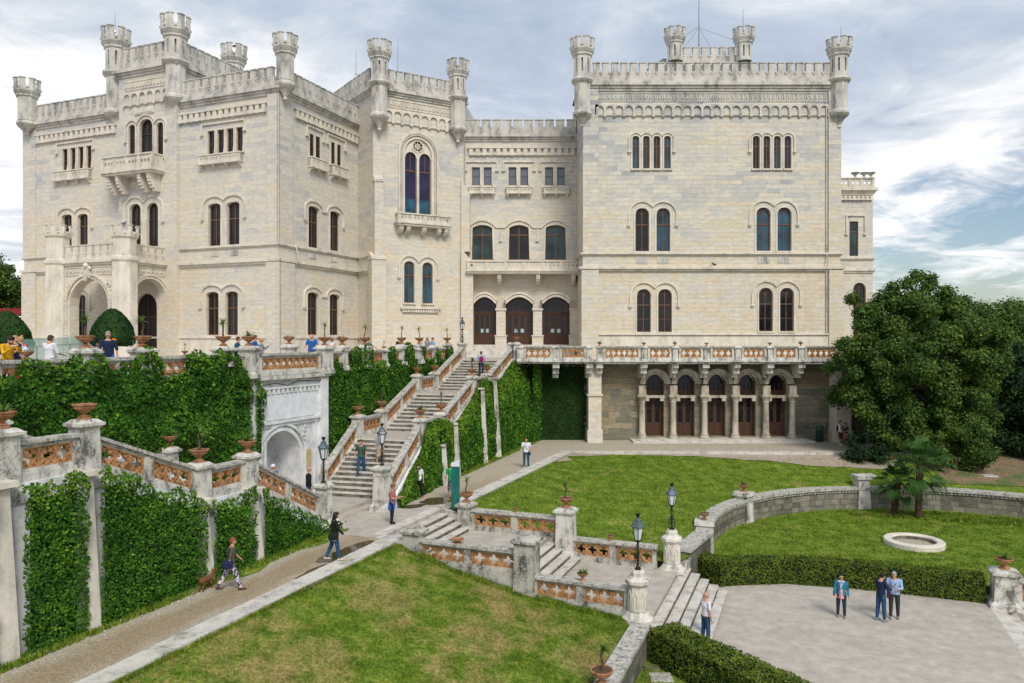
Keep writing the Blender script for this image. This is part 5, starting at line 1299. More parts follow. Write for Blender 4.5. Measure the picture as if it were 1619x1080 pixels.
def rlev(D):
    for (a0, a1, z0, z1) in ((33.4, 37.3, -7.3, ZG1), (37.3, 40.3, ZG1, ZG1), (40.3, 45.6, ZG1, ZG2), (45.6, 48.75, ZG2, ZG2), (48.75, 55.1, ZG2, TZ)):
        if a0 <= D <= a1: return z0+(z1-z0)*(D-a0)/(a1-a0)
    return -7.3 if D < 34 else TZ
m = MB()
for p, q in zip(DR, DR[1:]):
    bp, bq = max(xR(p)+.35, vb(p)), max(xR(q)+.35, vb(q))
    m.poly([(bp, p, LZ-.1), (bq, q, LZ-.1), (xR(q)+.3, q, rlev(q)), (xR(p)+.3, p, rlev(p))]); m.poly([(xR(p)+.3, p, rlev(p)), (xR(q)+.3, q, rlev(q)), (xR(q)-.4, q, rlev(q)), (xR(p)-.4, p, rlev(p))])
m.build('side_wall', MT['marble'], gs)
# garden stairs
gst = thing('garden_stairs', 'stone garden steps with two landings going down from the platform to the piazza', 'stairs', (*AB(-10, 27.3), PZ))
TG = lambda x, y, z: (*AB(-x, y), z)                    # x = -a
def gsteps(a0, n, tr, zt, r, b0, b1):
    m = MB(lambda x, y, z: (*AB(x, y), z))
    for k in range(n):
        z = zt-(k+1)*r; a = a0+k*tr
        if k < n-1: m.box(a, a+tr, b0, b1, PZ-.3, z-.045)
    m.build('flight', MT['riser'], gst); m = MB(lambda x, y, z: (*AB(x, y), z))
    for k in range(n-1): m.box(a0+k*tr+.035, a0+(k+1)*tr+.03, b0, b1, zt-(k+1)*r-.045, zt-(k+1)*r)
    m.build('treads', MT['step'], gst)
m = MB(lambda x, y, z: (*AB(x, y), z)); m.box(-15.75, -15.3, 24.9, 29.75, PZ, LZ+.02); m.box(-15.3, -15.27, 24.9, 29.75, LZ-.04, LZ+.02); m.build('top_step', MT['step'], gst)
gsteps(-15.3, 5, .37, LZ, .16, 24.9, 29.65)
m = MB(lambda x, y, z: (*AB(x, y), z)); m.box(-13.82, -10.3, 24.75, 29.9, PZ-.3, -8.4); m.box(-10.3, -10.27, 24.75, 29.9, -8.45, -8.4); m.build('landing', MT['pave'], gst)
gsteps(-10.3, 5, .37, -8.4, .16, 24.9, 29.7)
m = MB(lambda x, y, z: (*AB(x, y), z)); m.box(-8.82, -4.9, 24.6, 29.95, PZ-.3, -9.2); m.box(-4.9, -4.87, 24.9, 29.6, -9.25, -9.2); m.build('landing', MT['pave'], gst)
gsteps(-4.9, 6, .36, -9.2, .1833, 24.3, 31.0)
m = MB(lambda x, y, z: (*AB(x, y), z)); m.box(-15.3, -13.9, 24.45, 24.88, LZ-.9, LZ+.03); m.box(-5.1, -4.6, 30.4, 31.3, PZ-.2, -9.05); m.build('side_block', MT['balus'], gst)
m = MB(lambda x, y, z: (*AB(x, y), z))                 # sloping side wall beside the upper flight
P = [(-15.5,29.7,LZ-.9),(-14.1,29.7,LZ-.9),(-14.1,30.05,LZ-.9),(-15.5,30.05,LZ-.9),(-15.5,29.7,LZ+.1),(-14.1,29.7,LZ-.32),(-14.1,30.05,LZ-.32),(-15.5,30.05,LZ+.1)]
m.faces(P, [(0,3,2,1),(4,5,6,7),(0,1,5,4),(1,2,6,5),(2,3,7,6),(3,0,4,7)])
P = [(-10.35,29.7,-9.6),(-8.7,29.7,-9.6),(-8.7,30.05,-9.6),(-10.35,30.05,-9.6),(-10.35,29.7,-8.2),(-8.7,29.7,-9.0),(-8.7,30.05,-9.0),(-10.35,30.05,-8.2)]
m.faces(P, [(0,3,2,1),(4,5,6,7),(0,1,5,4),(1,2,6,5),(2,3,7,6),(3,0,4,7)]); m.build('side_wall', MT['balus_dark'], gst)
# steps beyond the piazza, right
rs = thing('stairs', 'pale stone steps going down at the right edge of the piazza', 'stairs', (*AB(8, 30), PZ-1))
m = MB(lambda x, y, z: (*AB(x, y), z))
for k in range(6): m.box(6.42+.42*k, 6.42+.42*(k+1)+.03, 18, 33.2, PZ-1.6, PZ-.17*k-(0 if k else .004)); 
m.build('flight', MT['step'], rs)
m = MB(lambda x, y, z: (*AB(x, y), z)); m.box(6.42, 12, 33.2, 33.6, PZ-1.6, PZ+.02); m.build('side_wall', MT['balus_dark'], rs)
# curved retaining wall
cw = thing('garden_wall', 'curved grey stone garden wall with pale coping around the round lawn', 'wall', (*CC, PZ))
def ring(r0, r1, z0, z1, a0, a1, n, name, mat):
    m = MB(); A = [R(a0+(a1-a0)*k/n) for k in range(n+1)]
    for p, q in zip(A, A[1:]):
        P = [(CC[0]+r*math.cos(t), CC[1]+r*math.sin(t), z) for z in (z0, z1) for (r, t) in ((r0, p), (r1, p), (r1, q), (r0, q))]
        m.faces(P, [(0,1,2,3),(7,6,5,4),(4,5,1,0),(5,6,2,1),(6,7,3,2),(7,4,0,3)][0:]) 
    return m
m = ring(CR-.25, CR+.25, PZ-.1, -8.78, 168, 8, 54, '', None); m.build('wall', MT['garden_wall'], cw)
m = ring(CR-.40, CR+.38, -8.78, -8.64, 168, 8, 54, '', None); m.build('coping', MT['cap'], cw)
m = MB()
for k in range(170):
    t = R(168-160*(k+.5)/170); r = CR-.29
    T, L = frameT((CC[0]+r*math.cos(t+.006), CC[1]+r*math.sin(t+.006)), (CC[0]+r*math.cos(t-.006), CC[1]+r*math.sin(t-.006))); m.T = T; m.box(0, L, -.06, .03, -8.92, -8.78)
m.T = None; m.build('dentil_band', MT['cap'], cw)
p0, p1 = (7.0, 30.75), circ(168); T, L = frameT(p0, p1)
m = MB(T); m.box(0, L+.1, -.25, .25, PZ-.1, -8.78); m.build('wall', MT['garden_wall'], cw)
m = MB(T); m.box(-.05, L+.1, -.38, .40, -8.775, -8.645); m.build('coping', MT['cap'], cw)
def circpt(px):
    q = (px-CX)/F; best = min((abs(CC[0]+CR*math.cos(R(a/4))-q*(CC[1]+CR*math.sin(R(a/4)))), a/4) for a in range(40, 700))
    return circ(best[1]), best[1]
for px, h in ((1092, .22), (1176, .32), (1362, .62)):
    if px == 1092: (x, y), a = circ(164), 164
    else: (x, y), a = circpt(px)
    m = MB(); c_, s_ = math.cos(R(a)), math.sin(R(a)); m.T = lambda u, v, z, x=x, y=y, c_=c_, s_=s_: (x+u*-s_+v*c_, y+u*c_+v*s_, z)
    m.frus(0, 0, PZ-.1, -8.6+h-.3, .82, .62, .9, .7); m.frus(0, 0, -8.6+h-.3, -8.6+h-.2, .62, .8, .7, .88); m.frus(0, 0, -8.6+h-.2, -8.6+h, .84, .8, .9, .86); m.build('pier', MT['balus'], cw)
    if px == 1092: URN_A = (x, y, -8.6+h)
    if px == 1176: URN_B = (x, y, -8.6+h)
# front right retaining wall
m = MB(lambda x, y, z: (*AB(x, y), z)); w = thing('garden_wall', 'low garden wall with pale mottled coping, beside the front lawn', 'wall', (*AB(-5.05, 18), PZ))
m.box(-5.28, -4.85, 8, 23.75, PZ-.1, -9.30); m.build('wall', MT['garden_wall'], w)
m = MB(lambda x, y, z: (*AB(x, y), z))
b = 8
while b < 23.7: q = min(23.8, b+random.uniform(.9, 1.5)); m.box(-5.36, -4.76, b+.006, q-.006, -9.30, -9.16+random.uniform(-.01, .01)); b = q
m.build('coping', MT['cap'], w)
# well ring in the round lawn
wx, wy = G(1445, 857, -9.75)
wl = thing('well_ring', 'round white stone well rim lying in the circular lawn', 'well', (wx, wy, -9.9))
m = MB(); m.lathe(wx, wy, [(.96, -10.05), (.96, -9.66), (1.0, -9.62), (1.28, -9.62), (1.33, -9.67), (1.33, -9.95)], 40, caps=False); m.build('rim', MT['trim'], wl)
m = MB(); m.lathe(wx, wy, [(.95, -9.86), (.95, -9.70)], 40, caps=False); m.build('shaft', MT['garden_wall'], wl)
m = MB(); m.lathe(wx, wy, [(.955, -9.86), (.955, -9.85)], 40); m.build('pebble_filling', MT['gravel'], wl)
# stone slabs
for (px, py), z, s, lab in (((1372, 758), None, .62, 'square pale slab in the grass right of the curved wall pier'), ((1562, 753), None, .7, 'flat pale slab on the earth bank under the trees'), ((1045, 1073), PZ, .55, 'pale flat slab in the grass beside the front hedge'), ((1030, 1058), PZ, .4, 'brown flat slab behind the pale one by the front hedge')):
    zz = z if z else -8.2
    for _ in range(6):
        x, y = G(px, py, zz); 
        if z is None: zz = z2(x, y)
    m = MB(); m.frus(x, y, zz-.05, zz+.07, s*1.3, s*1.2, s, s*.9); m.build('stone_slab', MT['cap'] if 'brown' not in lab else MT['earth'], None, lab, 'slab')
# ================================================================== BALUSTRADES
def tilepanel(mb, s0, s1, h0, h1, d, ntile, th=.07, fancy=True):
    """row of pierced terracotta tiles: quatrefoil openings, diagonal ribs"""
    w = (s1-s0)/ntile; hh = h1-h0
    for k in range(ntile):
        a = s0+k*w; c = a+w/2; zc = (h0+h1)/2; rx, rz = w*.39, hh*.41
        prof = []
        for t, v in ((-1, 0), (-.93, .20), (-.72, .30), (-.50, .26), (-.36, .34), (-.33, .60), (-.24, .86), (0, 1.0), (.24, .86), (.33, .60), (.36, .34), (.50, .26), (.72, .30), (.93, .20), (1, 0)): prof.append((c+t*rx, zc-v*rz, zc+v*rz))
        if not fancy: prof = prof[::2]
        mb.wall(a, a+w, h0, h1, [prof], d, th)
        mb.wall(a, a+w, h0, h1, [prof], d-th, 0, reveal=False)
        for sx, sz in ((1, 1), (1, -1), (-1, 1), (-1, -1)):
            mb.band([(c+sx*w*.02+sx*rx*.42, zc+sz*rz*.42), (c+sx*w*.46, zc+sz*hh*.46)], .045, d, d+.035)
            if fancy: mb.band([(c+sx*w*.47, zc), (c+sx*w*.24, zc+sz*hh*.24), (c, zc+sz*hh*.47)], .03, d, d+.028)
        mb.band([(a+.015, h0+.015), (a+w-.015, h0+.015), (a+w-.015, h1-.015), (a+.015, h1-.015)], .04, d, d+.05, closed=True)
def pier(parent, x, y, zb, zt, w=.55, rot=None, mat='balus', flare=.08, name='pier'):
    m = MB()
    if rot is None: rot = U
    u, v = rot, (rot[1], -rot[0])
    m.T = lambda p, q, z: (x+p*v[0]+q*u[0], y+p*v[1]+q*u[1], z)
    H = zt-zb
    m.frus(0, 0, zb, zb+H*.13, w+flare*1.6, w+flare*1.4); m.frus(0, 0, zb+H*.13, zb+H*.2, w+flare*1.3, w)
    m.frus(0, 0, zb+H*.2, zt-.24, w, w*.94); m.frus(0, 0, zt-.24, zt-.17, w*.96, w+.12); m.frus(0, 0, zt-.17, zt-.09, w+.16, w+.16); m.frus(0, 0, zt-.09, zt, w+.10, w*.8)
    for q, s in (((w/2)*.975, 1), (-(w/2)*.975, -1)):
        pass
    return m.build(name, MT[mat], parent)
def run(root, pts, counts, h=.95, mat='balus', tiles=3, skirt=0.0, posts=True, th=.30, n_int=None, dz=0, fancy=True, ends=(0, 0)):
    """balustrade along pts [(x, y, z level)]; counts = number of lattice panels between successive points"""
    for (p, q, n) in zip(pts, pts[1:], counts):
        T0, L = frameT(p[:2], q[:2]); z0, z1 = p[2]+dz, q[2]+dz
        T = lambda s, d, z, T0=T0, L=L, z0=z0, z1=z1: T0(s, d, z+z0+(z1-z0)*s/L)
        g = .26; a0, a1 = g, L-g
        m = MB(T); m.box(a0, a1, -th/2, th/2, -.02-skirt, .12); m.box(a0, a1, -th*.4, th*.4, .12, .18); m.build('base', MT[mat], root)
        m = MB(T); m.box(a0, a1, -th*.42, th*.42, h-.17, h-.11); m.box(a0-.03, a1+.03, -th*.62, th*.62, h-.11, h-.02); m.box(a0-.03, a1+.03, -th*.45, th*.45, h-.02, h); m.build('rail', MT['cap'] if mat != 'balus_dark' else MT['cap'], root)
        seg = (a1-a0)/n
        for k in range(n+1):
            c = a0+seg*k; m = MB(T); w = .12 if 0 < k < n else .09
            lo, hi = (c-w, c+w) if 0 < k < n else ((c, c+.16) if k == 0 else (c-.16, c))
            m.box(lo, hi, -th*.42, th*.42, .18, h-.17); m.build('post', MT[mat], root)
            if k < n:
                m = MB(T); s0, s1 = c+.16, c+seg-.16
                m.band([(s0-.02, .20), (s1+.02, .20), (s1+.02, h-.19), (s0-.02, h-.19)], .05, -.09, .09, closed=True); m.build('panel_frame', MT[mat], root)
                m = MB(T); nt = tiles if tiles else max(1, round((s1-s0)/.42)); tilepanel(m, s0+.006, s1-.006, .226, h-.216, .035, nt, fancy=fancy); m.build('terracotta_panel', MT['terra_panel'], root)
UR = []      # urn sites: (x, y, z, scale, plant kind)
# --- terrace balustrade on the left wall
tb = thing('balustrade', 'ivy-grown terrace balustrade with terracotta lattice left of the marble gateway', 'balustrade', (*AB(-22.2, 15), TZ))
bb = [-2.0, 4.6, 11.2, 15.6, 18.9, 22.1, 25.2]
def Bof(px, a):
    q = (px-CX)/F; return -a*(.9286+.371*q)/(.371-.9286*q)
bb = [-2.0, 4, 9.6, 14.4, Bof(135, -22.3), Bof(226, -22.3), 25.15]
run(tb, [(*AB(-22.2, b), TZ) for b in bb], [2]*6, tiles=0)
for b in bb[:-1]: pier(tb, *AB(-22.2, b), TZ+.1, TZ+1.02, .44, flare=.0)
pier(tb, *AB(-22.15, 25.3), TZ-.1, TZ+1.28, .62)
# --- over the gateway and on to the grand stairs
gb_ = thing('balustrade', 'stone balustrade with long terracotta panel on top of the marble gateway', 'balustrade', (*AB(-22.1, 28), TZ))
run(gb_, [(*AB(-22.1, 25.5), TZ), (*AB(-21.95, 30.15), TZ)], [1], tiles=9)
pier(gb_, *AB(-21.95, 30.35), TZ-.1, TZ+1.25, .6)
rb = thing('balustrade', 'terrace balustrade with ivy strands running from the gateway to the grand stairs', 'balustrade', (-8, 44, TZ))
wl_ = lambda t: (W2a[0]+(W2b[0]-W2a[0])*t, W2a[1]+(W2b[1]-W2a[1])*t)
def tof(px):                                       # point of wall W2 seen at column px
    q = (px-CX)/F; dx, dy = W2b[0]-W2a[0], W2b[1]-W2a[1]; return (q*W2a[1]-W2a[0])/(dx-q*dy)
ts = [.02]+[tof(p) for p in (540, 577, 607, 633, 658, 685)]+[.985]
run(rb, [(*wl_(t), TZ) for t in ts], [1, 1, 1, 1, 1, 1, 1], tiles=5, fancy=False)
for t in ts[1:-1]: pier(rb, *wl_(t), TZ-.05, TZ+(1.12 if t in (ts[1], ts[2], ts[4], ts[6]) else 1.0), .42, rot=e_)
# --- grand stairs
LD = [35.0, 38.7, 41.6, 46.7, 49.75, 55.5]; LZs = [-7.3, ZG1, ZG1, ZG2, ZG2, TZ]
lb = thing('balustrade', 'left stair balustrade of the grand staircase, stepping up beside the ivy wall', 'balustrade', (-7, 42, LZ))
run(lb, [(xL(D), D, z) for D, z in zip(LD, LZs)], [2, 1, 2, 1, 2], tiles=0, skirt=.3, dz=.05, fancy=False)
rbx = thing('balustrade', 'right stair balustrade of the grand staircase, half covered by ivy', 'balustrade', (-3, 42, LZ))
RZs = [-7.3, ZG1, ZG1, ZG2, ZG2, TZ]
run(rbx, [(xR(D), D, z) for D, z in zip(DR, RZs)], [2, 1, 2, 1, 2], tiles=0, skirt=.3, dz=.05, fancy=False)
for D, z in zip(LD[1:], LZs[1:]): pier(lb, xL(D), D, z-.3, z+(1.22 if D < 55 else 1.3), .5, rot=e_)
for D, z in zip(DR[1:], RZs[1:]): pier(rbx, xR(D), D, z-.5, z+(1.18 if D < 55 else 1.3), .5, rot=e_)
LAMPS = []
def lamppier(parent, x, y, zb, zt, w=.60, rot=U):
    o = pier(parent, x, y, zb, zt, w, rot, 'balus', .14, 'lamp_pedestal')
    u, v = rot, (rot[1], -rot[0]); m = MB(lambda p, q, z: (x+p*v[0]+q*u[0], y+p*v[1]+q*u[1], z)); H = zt-zb
    for s in (-1, 1):
        m.band([], 0, 0, 0) if False else None
    for k in range(4):
        c, s = [(1, 0), (0, 1), (-1, 0), (0, -1)][k]
        T = lambda a, d, z, c=c, s=s: (x+(c*(w*.5+d)-s*a)*v[0]+(s*(w*.5+d)+c*a)*u[0], y+(c*(w*.5+d)-s*a)*v[1]+(s*(w*.5+d)+c*a)*u[1], z)
        q = MB(T); q.band([(-w*.3, zb+H*.28), (w*.3, zb+H*.28), (w*.3, zt-.4), (-w*.3, zt-.4)], .05, -.03, .02, closed=True)
        b = len(m.v); m.v.extend(q.v); m.f.extend(tuple(i+b for i in t) for t in q.f); m.sm.extend(q.sm)
    m.build('panel_moulding', MT['balus'], o)
lamppier(rbx, xR(33.0)-.05, 33.0, LZ-.05, -5.62)
LAMPS.append((xR(33.0)-.05, 33.0, -5.62, 'iron lamp on the square pedestal at the right foot of the grand stairs'))
LAMPS.append((xL(55.5), 55.5, TZ+1.3, 'small distant iron lamp on the pier at the top of the grand stairs'))
# --- left stairs
sb_ = thing('balustrade', 'front balustrade of the left staircase above the clipped ivy, with tall piers', 'balustrade', (*AB(-18.1, 18), LZ))
fb = [7.0, 12.15, 14.35, 18.4, 20.6, 24.75]; fz = [TZ, Z2, Z2, Z1, Z1, -7.3]
run(sb_, [(*AB(-18.1, b), z) for b, z in zip(fb, fz)], [2, 1, 2, 1, 2], tiles=0, skirt=.12, dz=.05)
for b, z in zip(fb[:-1], fz[:-1]): pier(sb_, *AB(-18.1, b), z-.5, z+(1.33 if z > -4 else 1.2), .56)
lamppier(sb_, *AB(-18.35, 25.3), LZ-.3, -5.86, .5)
LAMPS.append((*AB(-18.35, 25.3), -5.86, 'iron lamp on the pedestal at the foot of the left staircase, by the gateway'))
ib = thing('balustrade', 'inner balustrade of the left staircase against the ivy wall', 'balustrade', (*AB(-21.7, 18), LZ))
run(ib, [(*AB(-21.7, b), z) for b, z in zip(fb[1:5], fz[1:5])], [1, 2, 1], tiles=0, skirt=.1, dz=.05, fancy=False)
for b, z in zip(fb[1:5], fz[1:5]): pier(ib, *AB(-21.7, b), z-.1, z+1.2, .5)
# --- garden stairs
f1 = thing('balustrade', 'front garden balustrade with quatrefoil terracotta panels above the patchy lawn', 'balustrade', (*AB(-9.5, 24.7), -9.3))
run(f1, [(*AB(-13.84, 24.7), -8.4), (*AB(-9.3, 24.7), -8.4)], [2], h=.9, mat='balus_dark', tiles=3, skirt=.75, th=.34)
run(f1, [(*AB(-9.3, 24.7), -9.2), (*AB(-5.35, 24.65), -9.2)], [2], h=.9, mat='balus_dark', tiles=3, skirt=.35, th=.34)
pier(f1, *AB(-13.84, 24.7), -8.7, -7.12, .66, mat='balus_dark'); pier(f1, *AB(-9.3, 24.7), -9.35, -7.0, .76, mat='balus_dark')
f2 = thing('balustrade', 'rear garden balustrade with terracotta panels below the green lawn', 'balustrade', (*AB(-9.5, 29.85), -9.2))
run(f2, [(*AB(-14.1, 29.87), -8.4), (*AB(-9.5, 29.87), -8.4)], [2], h=.92, mat='balus_dark', tiles=3, skirt=.3, th=.34)
run(f2, [(*AB(-9.5, 29.87), -9.2), (*AB(-5.45, 29.92), -9.2)], [2], h=.92, mat='balus_dark', tiles=3, skirt=.2, th=.34)
pier(f2, *AB(-14.1, 29.87), -8.5, -7.22, .62, mat='balus_dark'); pier(f2, *AB(-9.5, 29.87), -9.25, -7.08, .72, mat='balus')
PEDM = weathered('pale_pedestal_stone', (.60, .575, .51), (.26, .25, .22), .42, .85, 2.4, .45)
def octped(parent, a, b, zb, zt):
    x, y = AB(a, b); H = zt-zb; a0 = R(22.5)-R(21.8); m = MB(lambda p, q, z: (x+(p-x)*.82, y+(q-y)*.82, z))
    m.lathe(x, y, [(.66, zb), (.66, zb+.12), (.56, zb+.18), (.48, zb+.28), (.41, zb+.34), (.39, zt-.36), (.43, zt-.30), (.52, zt-.22), (.52, zt-.12), (.36, zt-.04), (.30, zt), (.30, zt+.12), (.22, zt+.2)], 8, a0, False)
    o = m.build('lamp_pedestal', PEDM, parent); m = MB(); rr = .33
    for k in range(8):
        b0, b1 = a0+2*math.pi*k/8, a0+2*math.pi*(k+1)/8
        T, L = frameT((x+rr*math.cos(b1), y+rr*math.sin(b1)), (x+rr*math.cos(b0), y+rr*math.sin(b0))); q = MB(lambda s, d, z, T=T: T(s, -d, z))
        q.band([(.07, zb+.42), (L-.07, zb+.42), (L-.07, zt-.62), (L/2, zt-.48), (.07, zt-.62)], .04, -.02, .025, closed=True)
        c = len(m.v); m.v.extend(q.v); m.f.extend(tuple(i+c for i in t) for t in q.f); m.sm.extend(q.sm)
    m.build('panel_moulding', MT['trim'], o)
octped(f1, -5.3, 24.5, -9.35, -7.85); octped(f2, -5.15, 30.15, -9.35, -7.85)
LAMPS.append((*AB(-5.3, 24.5), -7.65, 'nearest iron lamp, on the octagonal pedestal in front of the garden steps'))
LAMPS.append((*AB(-5.15, 30.15), -7.65, 'iron lamp on the octagonal pedestal behind the garden steps, by the curved wall'))
# --- right edge of the piazza
f3 = thing('balustrade', 'stone pedestal and terracotta balustrade at the right edge of the piazza', 'balustrade', (*AB(8, 33.9), PZ))
pier(f3, *AB(6.95, 33.75), PZ-.05, PZ+1.42, .82, mat='balus', flare=.2)
run(f3, [(*AB(7.1, 33.8), PZ-.0), (*AB(12, 33.8), PZ-.0)], [2], h=1.08, mat='balus', tiles=3, skirt=.9, th=.34)
# --- balcony in front of the right wing
bc = thing('balustrade', 'long terracotta lattice balustrade of the balcony above the garden arcade', 'balustrade', (12, 53.9, TZ))
pxs = [822, 879, 932, 948, 1018, 1067, 1117, 1166, 1217, 1266, 1330]
XB = [(p-CX)/F*53.95 for p in pxs]
pp = [(x, 53.95, TZ) for x in XB]+[(XB[-1]+4, 53.95, TZ)]
for p, q in zip(pp, pp[1:]):
    if q[0]-p[0] > 1: run(bc, [p, q], [1], tiles=0, fancy=False, h=1.05)
for x in XB: pier(bc, x, 53.95, TZ-.1, TZ+1.06, .40, rot=(0, 1), flare=.04)
pier(rbx, xR(55.1)+.35, 54.7, TZ-.1, TZ+1.3, .5, rot=(0, 1))
# detached pedestals standing on the terrace
PED = []
for px, D, zt, w, lab in ((135, 26.0, TZ+1.02, .8, 'broad square stone pedestal on the terrace carrying an urn, left of the round bush'), (457, 38.5, TZ+1.02, .62, 'square stone pedestal behind the gateway balustrade, under an urn')):
    pass
# ================================================================== POTS, LAMPS, SMALL THINGS
def blades(mb_pts, n, L, w, up, spread, c, droop=.5, base_r=.02, seg=3):
    """arching strap leaves from a point; appended as quads; returns arrays"""
    V_, Fc, Rn = mb_pts
    for k in range(n):
        az = random.uniform(0, 2*math.pi); el = R(random.uniform(up, up+spread)); l = L*random.uniform(.7, 1.1)
        dx, dy = math.cos(az), math.sin(az); px_, py_ = -dy, dx; r = random.random()
        p = [c[0]+dx*base_r, c[1]+dy*base_r, c[2]]; e = el; b = len(V_)
        for j in range(seg+1):
            ww = w*(1-.92*(j/seg)**1.5)*.5; V_.append((p[0]-px_*ww, p[1]-py_*ww, p[2])); V_.append((p[0]+px_*ww, p[1]+py_*ww, p[2]+ww*.5)); Rn += [r, r]
            p = [p[0]+dx*math.cos(e)*l/seg, p[1]+dy*math.cos(e)*l/seg, p[2]+math.sin(e)*l/seg]; e -= droop/seg*random.uniform(.6, 1.4)*2
        for j in range(seg): Fc.append((b+2*j, b+2*j+1, b+2*j+3, b+2*j+2))
def foliage_mesh(name, data, mat, parent):
    V_, Fc, Rn = data; return fastmesh(name, np.array(V_, float), np.array(Fc), mat, parent, Rn)
def urn_body(t, plain=False):
    m = MB(lambda x, y, z: (x*.94, y*.94, z*.96)); m.lathe(0, 0, [(.15, 0), (.19, 0), (.19, .035), (.13, .06), (.15, .085), (.07, .12), (.06, .15), (.10, .19), (.17, .235), (.25, .285), (.285, .33), (.275, .355), (.31, .375), (.33, .40), (.33, .425), (.29, .43), (.27, .38)], 20, caps=True)
    m.build('urn_bowl', MT['terracotta'], t)
    m = MB(); m.lathe(0, 0, [(.275, .37), (.275, .385)], 16); m.build('soil', MT['soil'], t)
def urn_kind(kind):
    t = thing('potted_plant', 'prototype', 'planter'); urn_body(t)
    d = ([], [], [])
    if kind == 'yucca':
        m = MB(); m.tube([(0, 0, .36), (.03, .01, .55), (-.02, .0, .75), (.03, .02, .92)], [.045, .035, .035, .05], 7); m.build('stem', MT['bark'], t)
        blades(d, 46, .34, .035, -25, 100, (.03, .02, .92), .35)
    elif kind == 'yucca_thin':
        m = MB(); m.tube([(0, 0, .36), (.05, .01, .55), (-.04, .0, .78), (-.02, .02, .98)], [.035, .028, .026, .035], 7); m.build('stem', MT['bark'], t)
        blades(d, 30, .26, .028, -30, 105, (-.02, .02, .98), .4)
    elif kind == 'agave': blades(d, 34, .34, .05, 20, 60, (0, 0, .38), .25, .04)
    elif kind == 'leafy': blades(d, 60, .42, .045, 15, 65, (0, 0, .38), .8, .08)
    elif kind == 'low': blades(d, 30, .16, .03, 20, 60, (0, 0, .38), .4, .12)
    if d[0]: foliage_mesh('leaf_rosette', d, MT['yucca'], t)
    return t
PROTO = {}; PROTO_USED = {}
def urn(kind, x, y, z, label, sc=1.0, group='terracotta urns on the piers'):
    if kind not in PROTO:
        PROTO[kind] = urn_kind(kind); o = PROTO[kind]; KIDS[o.name] = list(o.children_recursive)
        o.location = (x, y, z); o.scale = (sc,)*3; o.rotation_euler = (0, 0, random.uniform(0, 6)); o['label'] = label; o['group'] = group; PROTO_USED[kind] = o; return o
    o = dup(PROTO[kind], (x, y, z), random.uniform(0, 6), sc, label, group); return o
TU = TZ+1.02
def pier_top(parent, x, y, z=TZ+1.28, w=.5, rot=U): return pier(parent, x, y, TZ+.45, z, w, rot, flare=.0)
for px, kind, lab in ((135, 'yucca', 'terracotta urn with a stemmed yucca, standing left of the round clipped terrace bush'), (226, 'yucca', 'terracotta urn with a yucca on a bent stem, before the dark porch doorway'), (353, 'yucca', 'terracotta urn with a yucca, left one of the two urns above the gateway ivy')):
    x, y = AB(-22.2, Bof(px, -22.2)); pier_top(tb, x, y, w=.62); urn(kind, x, y, TZ+1.28, lab)
x, y = AB(-22.15, 25.3); urn('agave', x, y, TZ+1.28, 'terracotta urn with a low agave on the left pier of the gateway balustrade')
x, y = AB(-21.95, 30.35); urn('yucca_thin', x, y, TZ+1.25, 'terracotta urn with a thin yucca on the right gateway pier, before the bald man')
x, y = AB(-22.2, Bof(43, -22.2)); urn('low', x, y, TZ+.95, 'small wide terracotta bowl on the ivy-grown rail near the man in white', .62)
x, y = AB(-22.2, Bof(292, -22.2)); urn('yucca_thin', x, y, TZ+.95, 'very small terracotta pot with a sprout on the ivy-grown rail', .42)
x, y = atD(457, 39.5); pb = thing('pedestal', 'square stone pedestal standing on the terrace behind the gateway balustrade', 'pedestal', (x, y, TZ)); pier(pb, x, y, TZ, TZ+1.28, .62)
urn('low', x, y, TZ+1.28, 'terracotta urn with a low plant on the free-standing terrace pedestal')
for px, kind, sc, lab in ((541, 'low', 1, 'terracotta urn with a tuft of leaves beside the woman in white'), (577, 'yucca_thin', 1, 'terracotta urn with a leaning thin yucca left of the man who leans on the rail'), (607, 'yucca_thin', .5, 'tiny potted sprout on the rail under the hands of the leaning man'), (635, 'yucca_thin', 1, 'terracotta urn with a yucca left of the woman in black on the terrace'), (663, 'yucca_thin', 1, 'terracotta urn with a yucca right of the woman in black on the terrace'), (707, 'yucca_thin', 1, 'terracotta urn with a yucca on the last rail pier before the stair-head lamp')):
    x, y = wl_(tof(px)); 
    if sc == 1: pier(rb, x, y, TZ-.05, TZ+1.24, .46, rot=e_)
    urn(kind, x, y, TZ+(1.24 if sc == 1 else .93), lab, sc)
for i, kind, lab in ((1, 'agave', 'terracotta urn on the lower left landing pier of the grand stairs, first one up'), (2, 'yucca_thin', 'terracotta urn on the second pier of the lower landing, left side of the grand stairs'), (3, 'leafy', 'terracotta urn on the first pier of the upper landing, left side of the grand stairs'), (4, 'yucca_thin', 'terracotta urn on the second pier of the upper landing, left side, below the rail ivy')):
    urn(kind, xL(LD[i]), LD[i], LZs[i]+1.22, lab)
for i, kind, lab in ((1, 'agave', 'terracotta urn with a low agave, first on the right side of the grand stairs'), (2, 'yucca_thin', 'terracotta urn with a thin yucca on the right side of the lower landing'), (3, 'yucca', 'terracotta urn with a yucca, lower one on the right side of the upper landing'), (4, 'leafy', 'terracotta urn with bushy leaves, upper one on the right side of the upper landing')):
    urn(kind, xR(DR[i]), DR[i], RZs[i]+1.18, lab)
urn('yucca_thin', xR(55.1)+.35, 54.7, TZ+1.3, 'terracotta urn on the pier right of the stair head, before the middle door')
